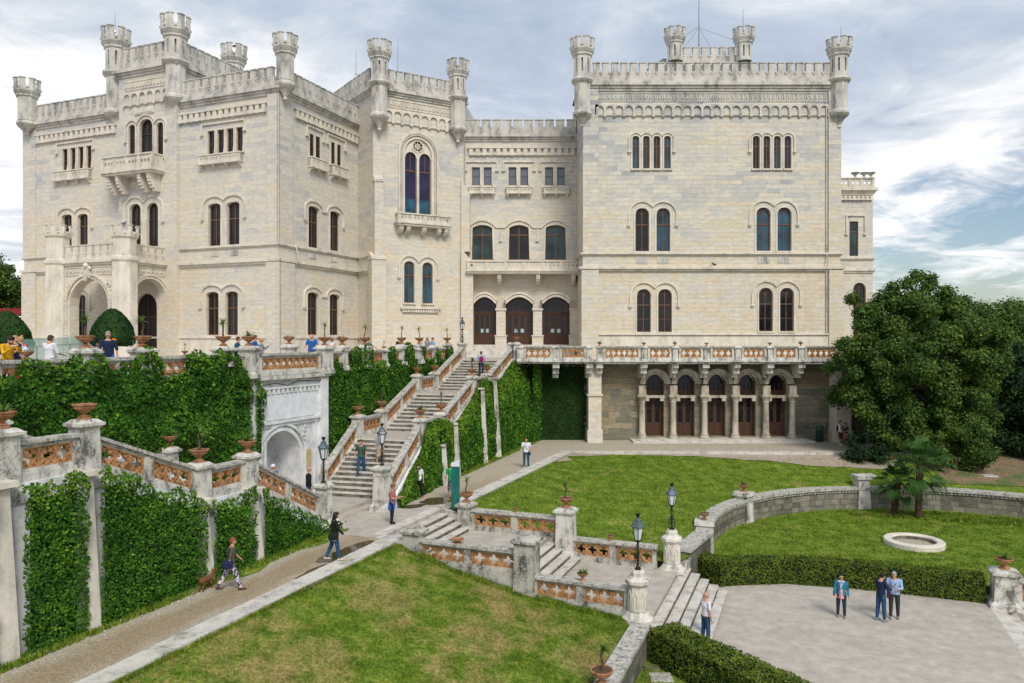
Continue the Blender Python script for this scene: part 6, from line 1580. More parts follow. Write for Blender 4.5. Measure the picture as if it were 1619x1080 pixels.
for b, z, kind, lab in ((12.15, Z2, 'agave', 'terracotta urn cut by the left edge of the picture, on the left staircase'), (14.35, Z2, 'bare', 'large empty terracotta urn on the tallest pier of the left staircase'), (18.4, Z1, 'yucca', 'terracotta urn with a stemmed yucca on the left staircase, middle pier'), (20.6, Z1, 'agave', 'terracotta urn with an agave on the left staircase pier next to the gateway arch')):
    urn(kind, *AB(-18.1, b), z+(1.33 if z > -4 else 1.2), lab)
urn('leafy', *AB(-21.7, 20.6), Z1+1.2, 'terracotta urn with grassy leaves on the inner pier against the big ivy wall')
urn('yucca_thin', *AB(-14.1, 29.87), -7.22, 'terracotta urn with a bent bare yucca beside the green totem sign')
urn('yucca', *AB(-9.5, 29.87), -7.08, 'terracotta urn with a yucca on the pier midway down the rear garden balustrade')
urn('yucca_thin', *AB(-11.75, 29.87), -7.48, 'tiny terracotta pot with a sprig on the upper rear garden rail', .45)
urn('low', *AB(-7.6, 29.87), -8.28, 'small ribbed terracotta pot on the lower rear garden rail', .55)
urn('leafy', *AB(-7.25, 24.68), -8.30, 'small terracotta pot with arching leaves on the lower front garden rail', .62)
urn('yucca', *AB(-5.12, 19.2), -9.16, 'terracotta urn with a yucca at the bottom edge, on the low garden wall')
urn('low', URN_A[0], URN_A[1], URN_A[2]+.0, 'terracotta urn with a bare stump at the left end of the curved wall', .8)
urn('agave', URN_B[0], URN_B[1], URN_B[2]+.0, 'terracotta urn with a spiky plant on the curved wall between the two lawns', .95)
urn('agave', *AB(6.95, 33.75), PZ+1.42, 'terracotta urn with a dark agave on the pedestal at the right edge of the piazza', 1.0)
for px, kind, lab in ((948, 'leafy', 'tiny leafy urn on the balcony rail, first from the left above the arcade'), (1018, 'low', 'tiny urn on the balcony rail above the first arcade column'), (1067, 'agave', 'tiny urn with a spiky tuft on the balcony rail, above the second arcade column'), (1117, 'bare', 'tiny bare urn on the balcony rail above the third arcade column'), (1217, 'low', 'tiny urn on the balcony rail above the fifth arcade column'), (1266, 'leafy', 'tiny urn with round leaves on the balcony rail, last on the right')):
    urn(kind, (px-CX)/F*53.95, 53.95, TZ+1.06, lab, .55)
dt = thing('flower_dish', 'small flat terracotta dish with dry plants on the upper front garden rail', 'planter', (*AB(-12.0, 24.7), -7.5))
x, y = AB(-12.0, 24.7); m = MB(); m.lathe(x, y, [(.08, -7.5), (.12, -7.49), (.07, -7.46), (.20, -7.40), (.24, -7.36), (.22, -7.35), (.18, -7.39)], 18); m.build('dish', MT['terracotta'], dt)
d = ([], [], []); blades(d, 22, .09, .02, 10, 60, (x, y, -7.39), .6, .08); foliage_mesh('plant', d, simple('red_leaves', (.22, .05, .03), .8, .4, 20), dt)

# lamps ---------------------------------------------------------------------------------
lp = thing('street_lamp', 'prototype', 'lamp')
m = MB(); m.lathe(0, 0, [(.11, 0), (.11, .03), (.07, .06), (.035, .12), (.03, .35), (.055, .38), (.055, .42), (.028, .46), (.026, .80), (.05, .83), (.03, .87), (.07, .93), (.12, .97)], 12); m.build('post', MT['iron'], lp)
m = MB()
for k in range(4):
    a = math.pi/2*k+.4; c, s = math.cos(a), math.sin(a)
    m.tube([(c*(.05+.16*math.sin(math.pi*t/8)*(1-t/14)), s*(.05+.16*math.sin(math.pi*t/8)*(1-t/14)), .02+.06*t) for t in range(9)], .011, 5)
    m.tube([(c*(.05+.07*math.cos(t*.8)*(1-t/10)), s*(.05+.07*math.cos(t*.8)*(1-t/10)), .22+.06*math.sin(t*.8)) for t in range(8)], .009, 5)
    m.tube([(c*(.03+.08*math.sin(math.pi*t/6)), s*(.03+.08*math.sin(math.pi*t/6)), .5+.05*t) for t in range(7)], .008, 5)
m.build('scroll_ironwork', MT['iron'], lp)
m = MB(); m.lathe(0, 0, [(.10, .985), (.185, 1.40)], 6, caps=True, smooth=False); m.build('lantern_glass', MT['lampglass'], lp)
m = MB()
for k in range(6):
    a = 2*math.pi*k/6; m.tube([(.107*math.cos(a), .107*math.sin(a), .97), (.195*math.cos(a), .195*math.sin(a), 1.41)], .012, 5)
    b = a+math.pi/3; m.tube([(.195*math.cos(a), .195*math.sin(a), 1.41), (.195*math.cos(b), .195*math.sin(b), 1.41)], .014, 5); m.tube([(.107*math.cos(a), .107*math.sin(a), .98), (.107*math.cos(b), .107*math.sin(b), .98)], .012, 5)
m.build('lantern_frame', MT['iron'], lp)
m = MB(); m.lathe(0, 0, [(.235, 1.40), (.24, 1.43), (.19, 1.50), (.12, 1.575), (.105, 1.60), (.12, 1.63), (.07, 1.68), (.045, 1.70), (.05, 1.72)], 6, smooth=False); m.build('lantern_cap', MT['iron_cap'], lp)
m = MB(); m.lathe(0, 0, [(.045, 1.70), (.035, 1.74), (.06, 1.78), (.08, 1.84), (.055, 1.83), (.02, 1.86)], 8)
for k in range(6): a = 2*math.pi*k/6; m.tube([(.05*math.cos(a), .05*math.sin(a), 1.76), (.09*math.cos(a), .09*math.sin(a), 1.87)], [.014, .005], 5)
m.build('crown_finial', MT['iron'], lp)
KIDS[lp.name] = list(lp.children_recursive)
for i, (x, y, z, lab) in enumerate(LAMPS):
    if i == 0: lp.location = (x, y, z); lp['label'] = lab; lp['group'] = 'iron lamps on pedestals'; lp.rotation_euler = (0, 0, .3)
    else: dup(lp, (x, y, z), .3+i*.4, 1.0, lab, 'iron lamps on pedestals')
# totem sign ------------------------------------------------------------------------------
x, y = G(720, 803, LZ); z = LZ
tt = thing('totem_sign', 'tall narrow teal totem sign with a white slanted top beside the path', 'sign', (x, y, z))
teal, n_, p_ = new_mat('teal_sign_panel'); v = n_.noise(n_.pos(), 3.2, 3, .5, (1, 1, .5)); n_.l(n_.ramp(v, [(.5, (.004, .115, .10)), (.62, (.01, .17, .15))]), p_.inputs['Base Color']); p_.inputs['Roughness'].default_value = .35
m = MB(lambda a, b, c: (x+a*.97+b*.2, y-a*.2+b*.97, z+c)); m.box(-.19, .19, -.05, .05, 0, 1.86); m.build('panel', teal, tt)
m = MB(lambda a, b, c: (x+a*.97+b*.2, y-a*.2+b*.97, z+c))
m.faces([(-.19,-.05,1.86),(.19,-.05,1.86),(.19,.05,1.86),(-.19,.05,1.86),(-.19,-.05,2.02),(.19,-.05,2.16),(.19,.05,2.16),(-.19,.05,2.02)], [(0,3,2,1),(4,5,6,7),(0,1,5,4),(1,2,6,5),(2,3,7,6),(3,0,4,7)]); m.build('top', simple('white_sign_top', (.62, .68, .70), .5, .05), tt)
m = MB(lambda a, b, c: (x+a*.97+b*.2, y-a*.2+b*.97, z+c)); m.box(-.24, .24, -.12, .12, 0, .02); m.build('base_plate', MT['iron_cap'], tt)
# litter bin ------------------------------------------------------------------------------
x, y = (1296-CX)/F*54.9, 54.9
bn = thing('litter_bin', 'green litter bin standing against the arcade wall', 'litter bin', (x, y, LZ)); grn = simple('green_bin_paint', (.012, .10, .055), .4, .2, 6); grd = simple('dark_green_bin_body', (.008, .05, .04), .5, .3, 6)
m = MB(); m.lathe(x, y, [(.24, LZ), (.27, LZ+.05), (.27, LZ+.72), (.285, LZ+.75), (.285, LZ+.80), (.26, LZ+.80)], 18); m.build('body', grd, bn)
m = MB(); m.lathe(x, y, [(.29, LZ+1.0), (.30, LZ+1.04), (.27, LZ+1.16), (.15, LZ+1.20)], 18); m.build('lid', grn, bn)
for k in range(4): a = math.pi/2*k+.6; m = MB(); m.tube([(x+.25*math.cos(a), y+.25*math.sin(a), LZ+.78), (x+.25*math.cos(a), y+.25*math.sin(a), LZ+1.02)], .03, 6); m.build('lid_support', grn, bn)
# entrance ramp with glass ------------------------------------------------------------------
gl, n_, p_ = new_mat('green_tinted_glass'); p_.inputs['Base Color'].default_value = (.45, .72, .66, 1); p_.inputs['Roughness'].default_value = .04; p_.inputs['Alpha'].default_value = .42; p_.inputs['Specular IOR Level'].default_value = .6
gt = thing('glass_balustrade', 'green glass balustrade of the entrance ramp at the far left', 'balustrade', (*atD(80, 33), TZ))
gp = [atD(28, 30.5), atD(58, 32.5), atD(88, 34.5), atD(110, 36.0), atD(134, 37.5)]; gz = [-.05, -.02, .03, .06, .08]
for i in range(4):
    T, L = frameT(gp[i], gp[i+1]); m = MB(T); m.faces([(.03,0,TZ+.1),(L-.03,0,TZ+.1),(L-.03,0,gz[i+1]),(.03,0,gz[i]),(.03,.02,TZ+.1),(L-.03,.02,TZ+.1),(L-.03,.02,gz[i+1]),(.03,.02,gz[i])], [(0,1,2,3),(7,6,5,4),(0,4,5,1),(3,2,6,7),(0,3,7,4),(1,5,6,2)]); m.build('glass_pane', gl, gt)
m = MB(); m.tube([(p[0], p[1]-.05, z-.35+.0) for p, z in zip(gp, gz)], .022, 6); m.build('handrail', MT['metal'], gt)
m = MB(); m.prism([gp[0], gp[4], (gp[4][0]-.5, gp[4][1]+1.6), (gp[0][0]-.5, gp[0][1]+1.6)], TZ-.01, TZ+.12); m.build('ramp', MT['pave'], gt)
m = MB()
for i, p in enumerate(gp): m.box(p[0]-.02, p[0]+.02, p[1]-.03, p[1]+.03, TZ, gz[i]-.3)
m.build('bracket_post', MT['metal'], gt)
# low building at the far left ---------------------------------------------------------------
x0, y0 = atD(-60, 86); x1, _ = atD(33, 86)
kb = thing('pavilion', 'low white pavilion with a dark red roof edge at the far left', 'building', ((x0+x1)/2, 90, TZ))
m = MB(); m.box(x0, x1-.2, 86.5, 92, TZ, 2.2); m.build('wall', simple('white_render', (.62, .62, .60), .8, .1), kb)
m = MB(); m.box(x0-.3, x1, 86, 92.4, 2.75, 3.45); m.box(x0-.2, x1-.1, 86.2, 92, 2.2, 2.45); m.build('roof', simple('dark_red_roof', (.20, .02, .02), .6, .2), kb)
m = MB(); 
for k in range(6): m.box(x0+.6+k*1.1, x0+.75+k*1.1, 86.3, 86.45, TZ, 2.75)
m.build('post', MT['trim'], kb)
# birds ----------------------------------------------------------------------------------------
def bird(x, y, z, rz, mat, label, s=1.0):
    m = MB(); c, q = math.cos(rz), math.sin(rz); m.T = lambda a, b, h: (x+(a*c-b*q)*s, y+(a*q+b*c)*s, z+h*s)
    m.tube([(-.17, 0, .06), (-.10, 0, .09), (0, 0, .11), (.07, 0, .15), (.10, 0, .20), (.125, 0, .23), (.15, 0, .225), (.175, 0, .215)], [.012, .035, .062, .05, .03, .032, .018, .003], 8)
    m.tube([(0, .02, .06), (0, .02, 0)], .006, 4); m.tube([(0, -.02, .06), (0, -.02, 0)], .006, 4)
    m.build('bird', mat, None, label, 'bird')
pg = simple('grey_feathers', (.10, .13, .16), .6, .3, 30); ck = simple('black_feathers', (.012, .012, .014), .5, .3, 30)
x, y = atD(195, 52.0); bird(x, y, (HY-352)/F*52.0-.42+.2, .5, pg, 'grey pigeon sitting in the battlements of the porch pier', 1.4)
x, y = atD(1129, 58.25); bird(x, y, 5.63, 2.9, ck, 'dark bird on the string course of the right wing', 1.3)
x, y = atD(371, 63); bird(x, y, (HY-76)/F*63, .3, ck, 'crow on top of the turret behind the left tower', 1.5)
# ================================================================== PLANTS
def unit(v): return v/np.linalg.norm(v, axis=1)[:, None]
def ivy(label, P00, P10, topf, botf, density, size, mat='ivy', nrm=None, u0=0., u1=1., bulge=.25, mask=None, young=True, name='ivy', lump=.55, seed=0, cat='ivy', jag=.12):
    """ivy on the plane through P00 (ground, left) and P10 (ground, right); topf / botf give heights at u in 0..1; nrm = outward"""
    A, B = np.array(P00, float), np.array(P10, float); L = np.linalg.norm((B-A)[:2]); n = np.array(nrm, float)
    us = np.linspace(u0, u1, 60); hmax = max(topf(u) for u in us); hmin = min(botf(u) for u in us)
    area = L*(u1-u0)*(hmax-hmin); N = int(area*density)
    u = RNG.uniform(u0, u1, N); z = RNG.uniform(hmin-.1, hmax+.15, N)
    x = A[0]+(B[0]-A[0])*u; y = A[1]+(B[1]-A[1])*u
    jz = np.array([mnoise.noise(Vector((a*L*1.7+seed, b*1.7, 1.1))) for a, b in zip(u, z)])
    j2 = np.array([mnoise.noise(Vector((a*L*4.5+seed, b*4.5, 7.1))) for a, b in zip(u, z)])
    top = np.array([topf(a) for a in u])+jz*jag*1.5+j2*jag; bot = np.array([botf(a) for a in u])+j2*.05
    ok = (z < top) & (z > bot)
    eu = np.minimum(u-u0, u1-u)*L
    ok &= eu+(jz+j2)*jag > 0
    if mask is not None: ok &= np.array([mask(a, b) for a, b in zip(u, z)])
    u, z, x, y, jz, j2, top = [q[ok] for q in (u, z, x, y, jz, j2, top)]
    lp_ = np.array([mnoise.noise(Vector((a*L*.9+seed+5, b*.9, 3.3))) for a, b in zip(u, z)])
    d = .04+bulge*np.clip(.45+lump*lp_+.35*jz+.25*j2, 0, 1.4)*np.clip((top-z)*2.2+.25, .15, 1)
    off = d*RNG.uniform(.75, 1.05, len(d))
    slope = botslope = 0
    P = np.stack([x+n[0]*off, y+n[1]*off, z+n[2]*off], 1)
    if len(nrm) > 3: pass
    nn = np.tile(n, (len(P), 1)); nn[:, 2] += .35
    o = leaves(name, P, nn, size, MT[mat], None, jit=.55, label=label, cat=cat)
    if young:
        k = (RNG.uniform(0, 1, len(P)) < np.clip(.5-(top-z)*.7, .035, .5)*np.clip(.5+1.8*lp_, 0.1, 1.2))
        if k.sum(): leaves('young_leaves', P[k]+n*.05, nn[k], size*1.05, MT['ivy_light'], o, jit=.6)
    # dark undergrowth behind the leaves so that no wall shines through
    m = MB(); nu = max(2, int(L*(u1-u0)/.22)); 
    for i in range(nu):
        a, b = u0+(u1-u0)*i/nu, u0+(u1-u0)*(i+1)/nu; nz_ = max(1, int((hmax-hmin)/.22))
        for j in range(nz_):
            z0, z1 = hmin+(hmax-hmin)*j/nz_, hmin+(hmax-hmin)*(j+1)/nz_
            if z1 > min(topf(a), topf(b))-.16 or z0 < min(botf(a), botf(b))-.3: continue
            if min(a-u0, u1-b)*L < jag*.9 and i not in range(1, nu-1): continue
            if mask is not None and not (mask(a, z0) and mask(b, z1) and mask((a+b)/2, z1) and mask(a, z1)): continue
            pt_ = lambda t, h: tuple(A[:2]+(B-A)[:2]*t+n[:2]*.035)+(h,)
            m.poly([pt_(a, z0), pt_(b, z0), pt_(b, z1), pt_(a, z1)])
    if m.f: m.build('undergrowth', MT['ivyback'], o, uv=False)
    return o
def lin(pts):
    xs = [p[0] for p in pts]; ys = [p[1] for p in pts]
    return lambda v: float(np.interp(v, xs, ys))
# big wall left of the gateway: bottom-left to the gateway, with tongues over the balustrade
a_w = -22.05; b0, b1 = 6.0, 25.25; A3, B3 = AB(a_w, b0), AB(a_w, b1)
def pxz(a, tbl):                     # table of (column, row) on plane a -> height as a function of b
    out = []
    for px, py in tbl:
        b = Bof(px, a); D = -.371*a+.9286*b; out.append((b, (HY-py+7)/F*D))
    return lin(out)
topA = pxz(a_w, [(-300, 640), (-60, 602), (0, 602), (18, 600), (30, 578), (60, 577), (82, 585), (95, 576), (112, 574), (128, 568), (146, 562), (160, 573), (170, 590), (182, 588), (190, 578), (200, 588), (210, 578), (224, 549), (236, 556), (248, 570), (256, 597), (268, 600), (284, 594), (292, 566), (306, 560), (318, 568), (334, 566), (350, 556), (366, 556), (376, 566), (382, 600), (392, 610)])
ivy('dense glossy ivy covering the terrace wall left of the gateway and climbing its balustrade', (*A3, 0), (*B3, 0), lambda u: topA(b0+(b1-b0)*u), lambda u: LZ, 470, .12, nrm=(V[0], V[1], 0), bulge=.42, lump=.8, jag=.10, name='ivy')
ga_ = AB(-21.93, 25.3); gb2 = AB(-21.9, 26.0)
topG = lin([(0, TZ+.35), (.35, TZ-.1), (1, -2.4)])
ivy('hanging ivy tongue on the left edge of the marble gateway', (*ga_, 0), (*gb2, 0), lambda u: topG(u), lambda u: -5.6+1.2*u+2.4*u*u, 330, .12, nrm=(V[0], V[1], 0), bulge=.2)
# wall behind the grand stairs
W3a = (W2a[0]+.12, W2a[1]-.03); W3b = (W2b[0]+.12, W2b[1]-.03)
qW = lambda t: (wl_(t)[0]/wl_(t)[1])*F+CX
def topB(t):
    px = qW(t); D = wl_(t)[1]; y = 575+ (px-505)*(-.045)
    for c, w, yy in ((513, 5, 560), (526, 4, 566), (557, 9, 548), (577, 7, 543), (615, 7, 547), (642, 8, 540), (665, 3.5, 546), (688, 4, 553), (707, 6, 546)):
        if abs(px-c) < w: y = min(y, yy+abs(px-c)*.6)
    return (HY-y)/F*D
ivy('dense ivy on the terrace wall behind the grand stairs, with tongues climbing the rail', (*W3a, 0), (*W3b, 0), topB, lambda u: LZ, 260, .14, nrm=(.967, -.256, 0), u0=.005, u1=.985, bulge=.22, lump=.4, jag=.04)
# right flank of the grand stairs (battered wall): sample between base line and top line
def flank():
    N = 62000; D = RNG.uniform(33.5, 55.8, N); v = RNG.uniform(0, 1, N)
    lv = np.array([rlev(d) for d in D]); nz = np.array([mnoise.noise(Vector((d*.9, q*4, 2.2))) for d, q in zip(D, v)]); n2 = np.array([mnoise.noise(Vector((d*3.1, q*9, 5.2))) for d, q in zip(D, v)])
    up = np.interp(D, [34.2, 36, 37.2, 38.5, 40.2, 41.5, 43.5, 45.5, 47, 48.8, 50.5, 53, 55], [.05, .35, .95, 1.0, .55, .15, .3, .75, .95, .55, .25, .45, .1])
    xt = xR(D)+.32; xb = np.maximum(xR(D)+.45, vb(D)); z = LZ+(lv+up*(1+.25*nz)-LZ)*v; f = np.clip((z-LZ)/(lv-LZ), 0, 1)
    x = xb+(xt-xb)*f**3+.06+.22*np.clip(.5+nz+.3*n2, 0, 1.3)*RNG.uniform(.7, 1.05, N)
    keep = np.ones(N, bool)
    for px in (681, 707, 760, 782):
        pd = [d for d in np.arange(34, 55, .05) if abs(CX+F*vb(d)/d-px) < 1.2]
        if pd: keep &= ~(np.abs(D-pd[0]) < .05+.12*n2)
    P = np.stack([x, D, z], 1)[keep]; nn = np.tile([.9, -.33, .3], (len(P), 1))
    o = leaves('ivy', P, nn, .15, MT['ivy'], None, jit=.55, label='ivy curtain over the right flank of the grand staircase, parted by pale pilasters', cat='ivy')
    k = RNG.uniform(0, 1, len(P)) < np.clip(.4-(1-v[keep])*.9, .03, .5); leaves('young_leaves', P[k]+np.array([.05, -.02, .02]), nn[k], .15, MT['ivy_light'], o)
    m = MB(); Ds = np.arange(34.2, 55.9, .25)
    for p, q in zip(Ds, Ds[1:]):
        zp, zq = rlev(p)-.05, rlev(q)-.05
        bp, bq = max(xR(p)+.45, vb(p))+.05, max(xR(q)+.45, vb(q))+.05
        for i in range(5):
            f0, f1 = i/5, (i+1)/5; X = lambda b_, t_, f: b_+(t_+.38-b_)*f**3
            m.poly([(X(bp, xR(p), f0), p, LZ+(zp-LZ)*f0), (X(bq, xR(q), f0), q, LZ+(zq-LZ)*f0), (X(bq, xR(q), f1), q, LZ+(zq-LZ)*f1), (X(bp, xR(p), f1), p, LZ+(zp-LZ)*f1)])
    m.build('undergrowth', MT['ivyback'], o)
    for px, ztop in ((681, -5.6), (707, -4.7), (760, -3.1), (782, -2.6)):
        pd = [d for d in np.arange(34, 55, .05) if abs(CX+F*vb(d)/d-px) < 1.2][0]; f = (ztop-LZ)/(rlev(pd)-LZ) if rlev(pd) > LZ+.3 else 1
        f = min(1, f); xb, xt = max(xR(pd)+.45, vb(pd)), xR(pd)+.3; X1 = xb+(xt-xb)*f**3*.5; m = MB(); w = .055
        P = [(xb+.1, pd-w*1.5, LZ), (xb+.42, pd-w*1.5, LZ), (xb+.42, pd+w*1.5, LZ), (xb+.1, pd+w*1.5, LZ), (X1+.1, pd-w, ztop), (X1+.32, pd-w, ztop), (X1+.32, pd+w, ztop), (X1+.1, pd+w, ztop)]
        P = [(x_+.08, y_, z_) for x_, y_, z_ in P]; m.faces(P, [(0,1,5,4),(1,2,6,5),(2,3,7,6),(3,0,4,7),(4,5,6,7)]); m.box(xb+.05, xb+.48, pd-.18, pd+.18, LZ, LZ+.28); m.box(X1+.0, X1+.40, pd-.16, pd+.16, ztop, ztop+.10); m.build('pilaster', MT['balus'], gs)
flank()
ivy('flat dark ivy filling the wall in the corner left of the arcade', (.6, 55.86, 0), (5.6, 55.86, 0), lambda u: TZ-.32, lambda u: LZ+.05*u, 420, .115, mat='ivy_dark', nrm=(0, -1, 0), bulge=.1, young=False, jag=.05)
EX = ivy('vertical ivy roll on the corner where the stair flank meets the balcony', (vb(54.9)+.05, 54.7, 0), (vb(54.9)+.75, 55.3, 0), lambda u: TZ+.05-.4*u, lambda u: LZ, 320, .13, nrm=(.6, -.8, 0), bulge=.35, jag=.1)
# clipped creeper panels of the left staircase
for b0_, b1_, lab, extra in ((5.5, 11.5, 'clipped creeper panel cut by the left edge of the picture', 0), (12.15, 13.88, 'narrow tall clipped creeper panel between the two leftmost pilasters', 0), (14.22, 17.95, 'largest clipped creeper panel, below the long sloping balustrade', 0), (18.25, 20.22, 'narrow clipped creeper panel behind the walking woman with the blue bag', 0), (20.54, 25.15, 'last clipped creeper panel, tapering down to the lamp pedestal', 0)):
    A3, B3 = AB(-17.5, b0_), AB(-17.5, b1_)
    ivy(lab, (*A3, 0), (*B3, 0), lambda u, b0_=b0_, b1_=b1_: lvl(b0_+(b1_-b0_)*u)+(-.0 if b1_ < 20.8 else -.08)+.04*math.sin(u*9), lambda u: LZ-.05, 760, .08, nrm=(V[0], V[1], 0), bulge=.34, lump=.35, mat='ivy', name='creeper', seed=b0_, cat='creeper', jag=.15)
# hedges ------------------------------------------------------------------------------------
def hedge(name, label, path, w, h, z0, density=520, size=.06, zt=None):
    """path = front edge at ground, hedge lies to the left of it"""
    P, Nn = [], []; core = MB()
    for p, q in zip(path, path[1:]):
        L = math.hypot(q[0]-p[0], q[1]-p[1]); r = ((q[0]-p[0])/L, (q[1]-p[1])/L); n = (r[1], -r[0])
        def add(k, fx):
            u = RNG.uniform(0, L, k); v = RNG.uniform(0, 1, k)
            for a, b in zip(u, v):
                d, zz, nn = fx(b); j = mnoise.noise(Vector((p[0]+a*1.2, p[1]+zz*1.2, d*2)))*.07+mnoise.noise(Vector((p[0]+a*5, p[1]+zz*5, d*5)))*.04
                P.append((p[0]+r[0]*a+n[0]*(d+nn[0]*j), p[1]+r[1]*a+n[1]*(d+nn[0]*j), z0+zz+nn[1]*j)); Nn.append((n[0]*nn[0], n[1]*nn[0], nn[1]))
        add(int(L*h*density), lambda b: (0, b*h, (1, .15)))
        add(int(L*h*density*.5), lambda b: (-w, b*h, (-1, .15)))
        add(int(L*w*density*1.2), lambda b: (-w*b, h, (0.001, 1)))
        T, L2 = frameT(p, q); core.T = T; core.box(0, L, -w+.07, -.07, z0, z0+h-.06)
    for e, s in ((path[0], -1), (path[-1], 1)):                         # ends
        p, q = (path[0], path[1]) if s < 0 else (path[-2], path[-1]); L = math.hypot(q[0]-p[0], q[1]-p[1]); r = ((q[0]-p[0])/L, (q[1]-p[1])/L); n = (r[1], -r[0])
        for _ in range(int(w*h*density)):
            d, zz = RNG.uniform(-w, 0), RNG.uniform(0, h); j = RNG.uniform(-.03, .05); P.append((e[0]+n[0]*d+r[0]*s*j, e[1]+n[1]*d+r[1]*s*j, z0+zz)); Nn.append((r[0]*s, r[1]*s, .2))
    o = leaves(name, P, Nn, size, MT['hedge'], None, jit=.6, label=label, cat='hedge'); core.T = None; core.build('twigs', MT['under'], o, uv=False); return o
h1 = [(7.55, 32.3), (8.6, 30.9), (10.0, 31.15), (11.5, 31.25), (14.1, 30.65), (16.15, 29.85), (18.35, 28.95)]
hedge('hedge', 'long clipped box hedge between the piazza and the round lawn', h1, 1.0, 1.0, PZ, size=.07)
h2 = [(8.9, 17.3), (7.9, 18.9), (7.0, 20.6), (6.2, 22.1), (5.6, 23.3), (5.15, 24.0), (4.45, 24.1)]
h2 = [AB(-4.55, 24.0), AB(-4.1, 24.35)] and [(4.35, 23.75), (4.95, 22.7), (5.8, 21.4), (6.6, 20.1), (7.4, 18.8), (8.2, 17.4)]
hedge('hedge', 'bushy clipped hedge in front of the older man, along the near edge of the piazza', [p for p in h2], 1.2, 1.15, PZ-.1, size=.075)
# topiary -----------------------------------------------------------------------------------
def topiary(px, D, rw, ztop, zbot, label):
    x, y = atD(px, D); H = ztop-zbot; N = 7000; a = RNG.uniform(0, 2*math.pi, N); t = RNG.uniform(0, 1, N)**.8
    prof = lambda t: rw*np.interp(t, [0, .08, .25, .5, .75, .92, 1], [.78, .96, 1.0, .88, .62, .34, .12])
    r = prof(t)*(1+.05*np.array([mnoise.noise(Vector((math.cos(q)*2, math.sin(q)*2, w*4))) for q, w in zip(a, t)])); P = np.stack([x+r*np.cos(a), y+r*np.sin(a), zbot+H*t], 1)
    root = thing('topiary', label, 'bush', (x, y, TZ)); leaves('foliage', P, np.stack([np.cos(a), np.sin(a), .5+0*a], 1), .11, MT['topiary'], root, jit=.5)
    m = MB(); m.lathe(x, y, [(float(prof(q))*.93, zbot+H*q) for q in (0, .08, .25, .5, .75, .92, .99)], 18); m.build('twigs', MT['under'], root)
    m = MB(); m.lathe(x, y, [(.09, TZ), (.07, zbot+.1)], 8); m.build('trunk', MT['bark'], root)
topiary(10, 36, 1.12, 1.28, -.75, 'rounded clipped bush at the far left edge behind the visitors')
topiary(178, 38, 1.04, 1.48, -.40, 'rounded clipped bush on the terrace before the porch, behind the man in navy')
# trees --------------------------------------------------------------------------------------
def tree(name, label, base, clumps, trunk, leafsize, mat, per=900, limb_to=None, cat='tree'):
    root = thing(name, label, cat, base); P, Nn = [], []
    for (c, r) in clumps:
        n = int(per*r*r); d = unit(RNG.normal(0, 1, (n, 3))); rr = r*(1-.6*RNG.uniform(0, 1, n)**1.6)*(1+.22*RNG.normal(0, 1, n)); d[:, 2] *= .8
        P.append(np.array(c)+d*rr[:, None]); Nn.append(d+np.array([0, 0, .45]))
    leaves('crown', np.concatenate(P), np.concatenate(Nn), leafsize, MT[mat], root, jit=.6)
    m = MB(); m.tube(trunk[0], trunk[1], 9); m.build('trunk', MT['bark'], root)
    m = MB(); top = Vector(trunk[0][-1])
    for (c, r) in (clumps[::max(1, len(clumps)//14)] if cat == 'tree' else ()):
        mid = (top+Vector(c))/2+Vector((random.uniform(-.4, .4), random.uniform(-.4, .4), .3)); m.tube([top-Vector((0, 0, .8)), mid, Vector(c)], [trunk[1][-1]*.6, .09, .03], 6)
    if m.f: m.build('limbs', MT['bark'], root)
    return root
def crown(c, rad, n, rc, seed, bottom=-.8, fill=.5):
    rg = np.random.default_rng(seed); out = []
    while len(out) < n:
        d = rg.normal(0, 1, 3); d /= np.linalg.norm(d)
        if d[2] < bottom: continue
        k = fill+(1-fill)*rg.uniform(0, 1)**.5; wob_ = 1+.12*rg.normal(); out.append(((c[0]+d[0]*rad[0]*k*wob_, c[1]+d[1]*rad[1]*k*wob_, c[2]+d[2]*rad[2]*k*wob_), rc*rg.uniform(.6, 1.25)))
    return out
bx, by = 24.4, 48.5; bz = z2(bx, by)
cl = crown((26.9, 49.5, -1.9), (4.7, 4.0, 4.9), 230, .76, 3, -.95, .45)+[((23.3, 48.8, 1.3), .6), ((22.7, 48.6, 1.7), .5), ((23.8, 48.8, 2.2), .55), ((24.6, 47.5, -4.4), .8), ((25.2, 47.4, -5.3), .8), ((24.1, 47.5, -3.2), .8), ((23.4, 47.6, -5.2), .6), ((22.8, 48.6, .9), .6), ((23.3, 48.8, .2), .6), ((24.0, 49, 1.5), .6), ((24.8, 49, 2.2), .6), ((24.5, 48, -6.4), .8), ((26, 47.8, -6.2), .8), ((22.6, 48.2, -3.4), .6), ((21.6, 48.7, -.4), .55), ((21.4, 48.7, -1.3), .5), ((28.5, 49, 3.0), .6), ((26.0, 49, 3.6), .55), ((25.0, 49, 3.3), .5), ((27.3, 49, 3.4), .55), ((30.5, 49.5, 1.6), .7), ((22.1, 48, -2.2), .5), ((22.7, 48, -4.6), .7), ((23.6, 48, -6.0), .8), ((31.2, 50, .0), .7), ((23.4, 48.6, 1.9), .6), ((24.3, 48.8, 2.7), .6), ((29.6, 49, 2.4), .6), ((26.6, 49, 4.1), .5), ((27.6, 49.2, 3.9), .5), ((31.4, 50, 1.9), .7), ((32.2, 50.5, 1.0), .8), ((32.6, 50.5, -.5), .9), ((32.5, 50.5, -2.0), .9)]
tree('evergreen_oak', 'big round evergreen oak in front of the right end of the castle', (bx, by, bz), cl, ([(bx, by, bz-.3), (bx+.1, by, bz+1.5), (bx+.2, by+.2, bz+3.0), (bx+.7, by+.6, bz+5.0)], [.42, .30, .27, .2]), .17, 'oak', 1700)
tx, ty = 39.5, 59; tz = -8.6
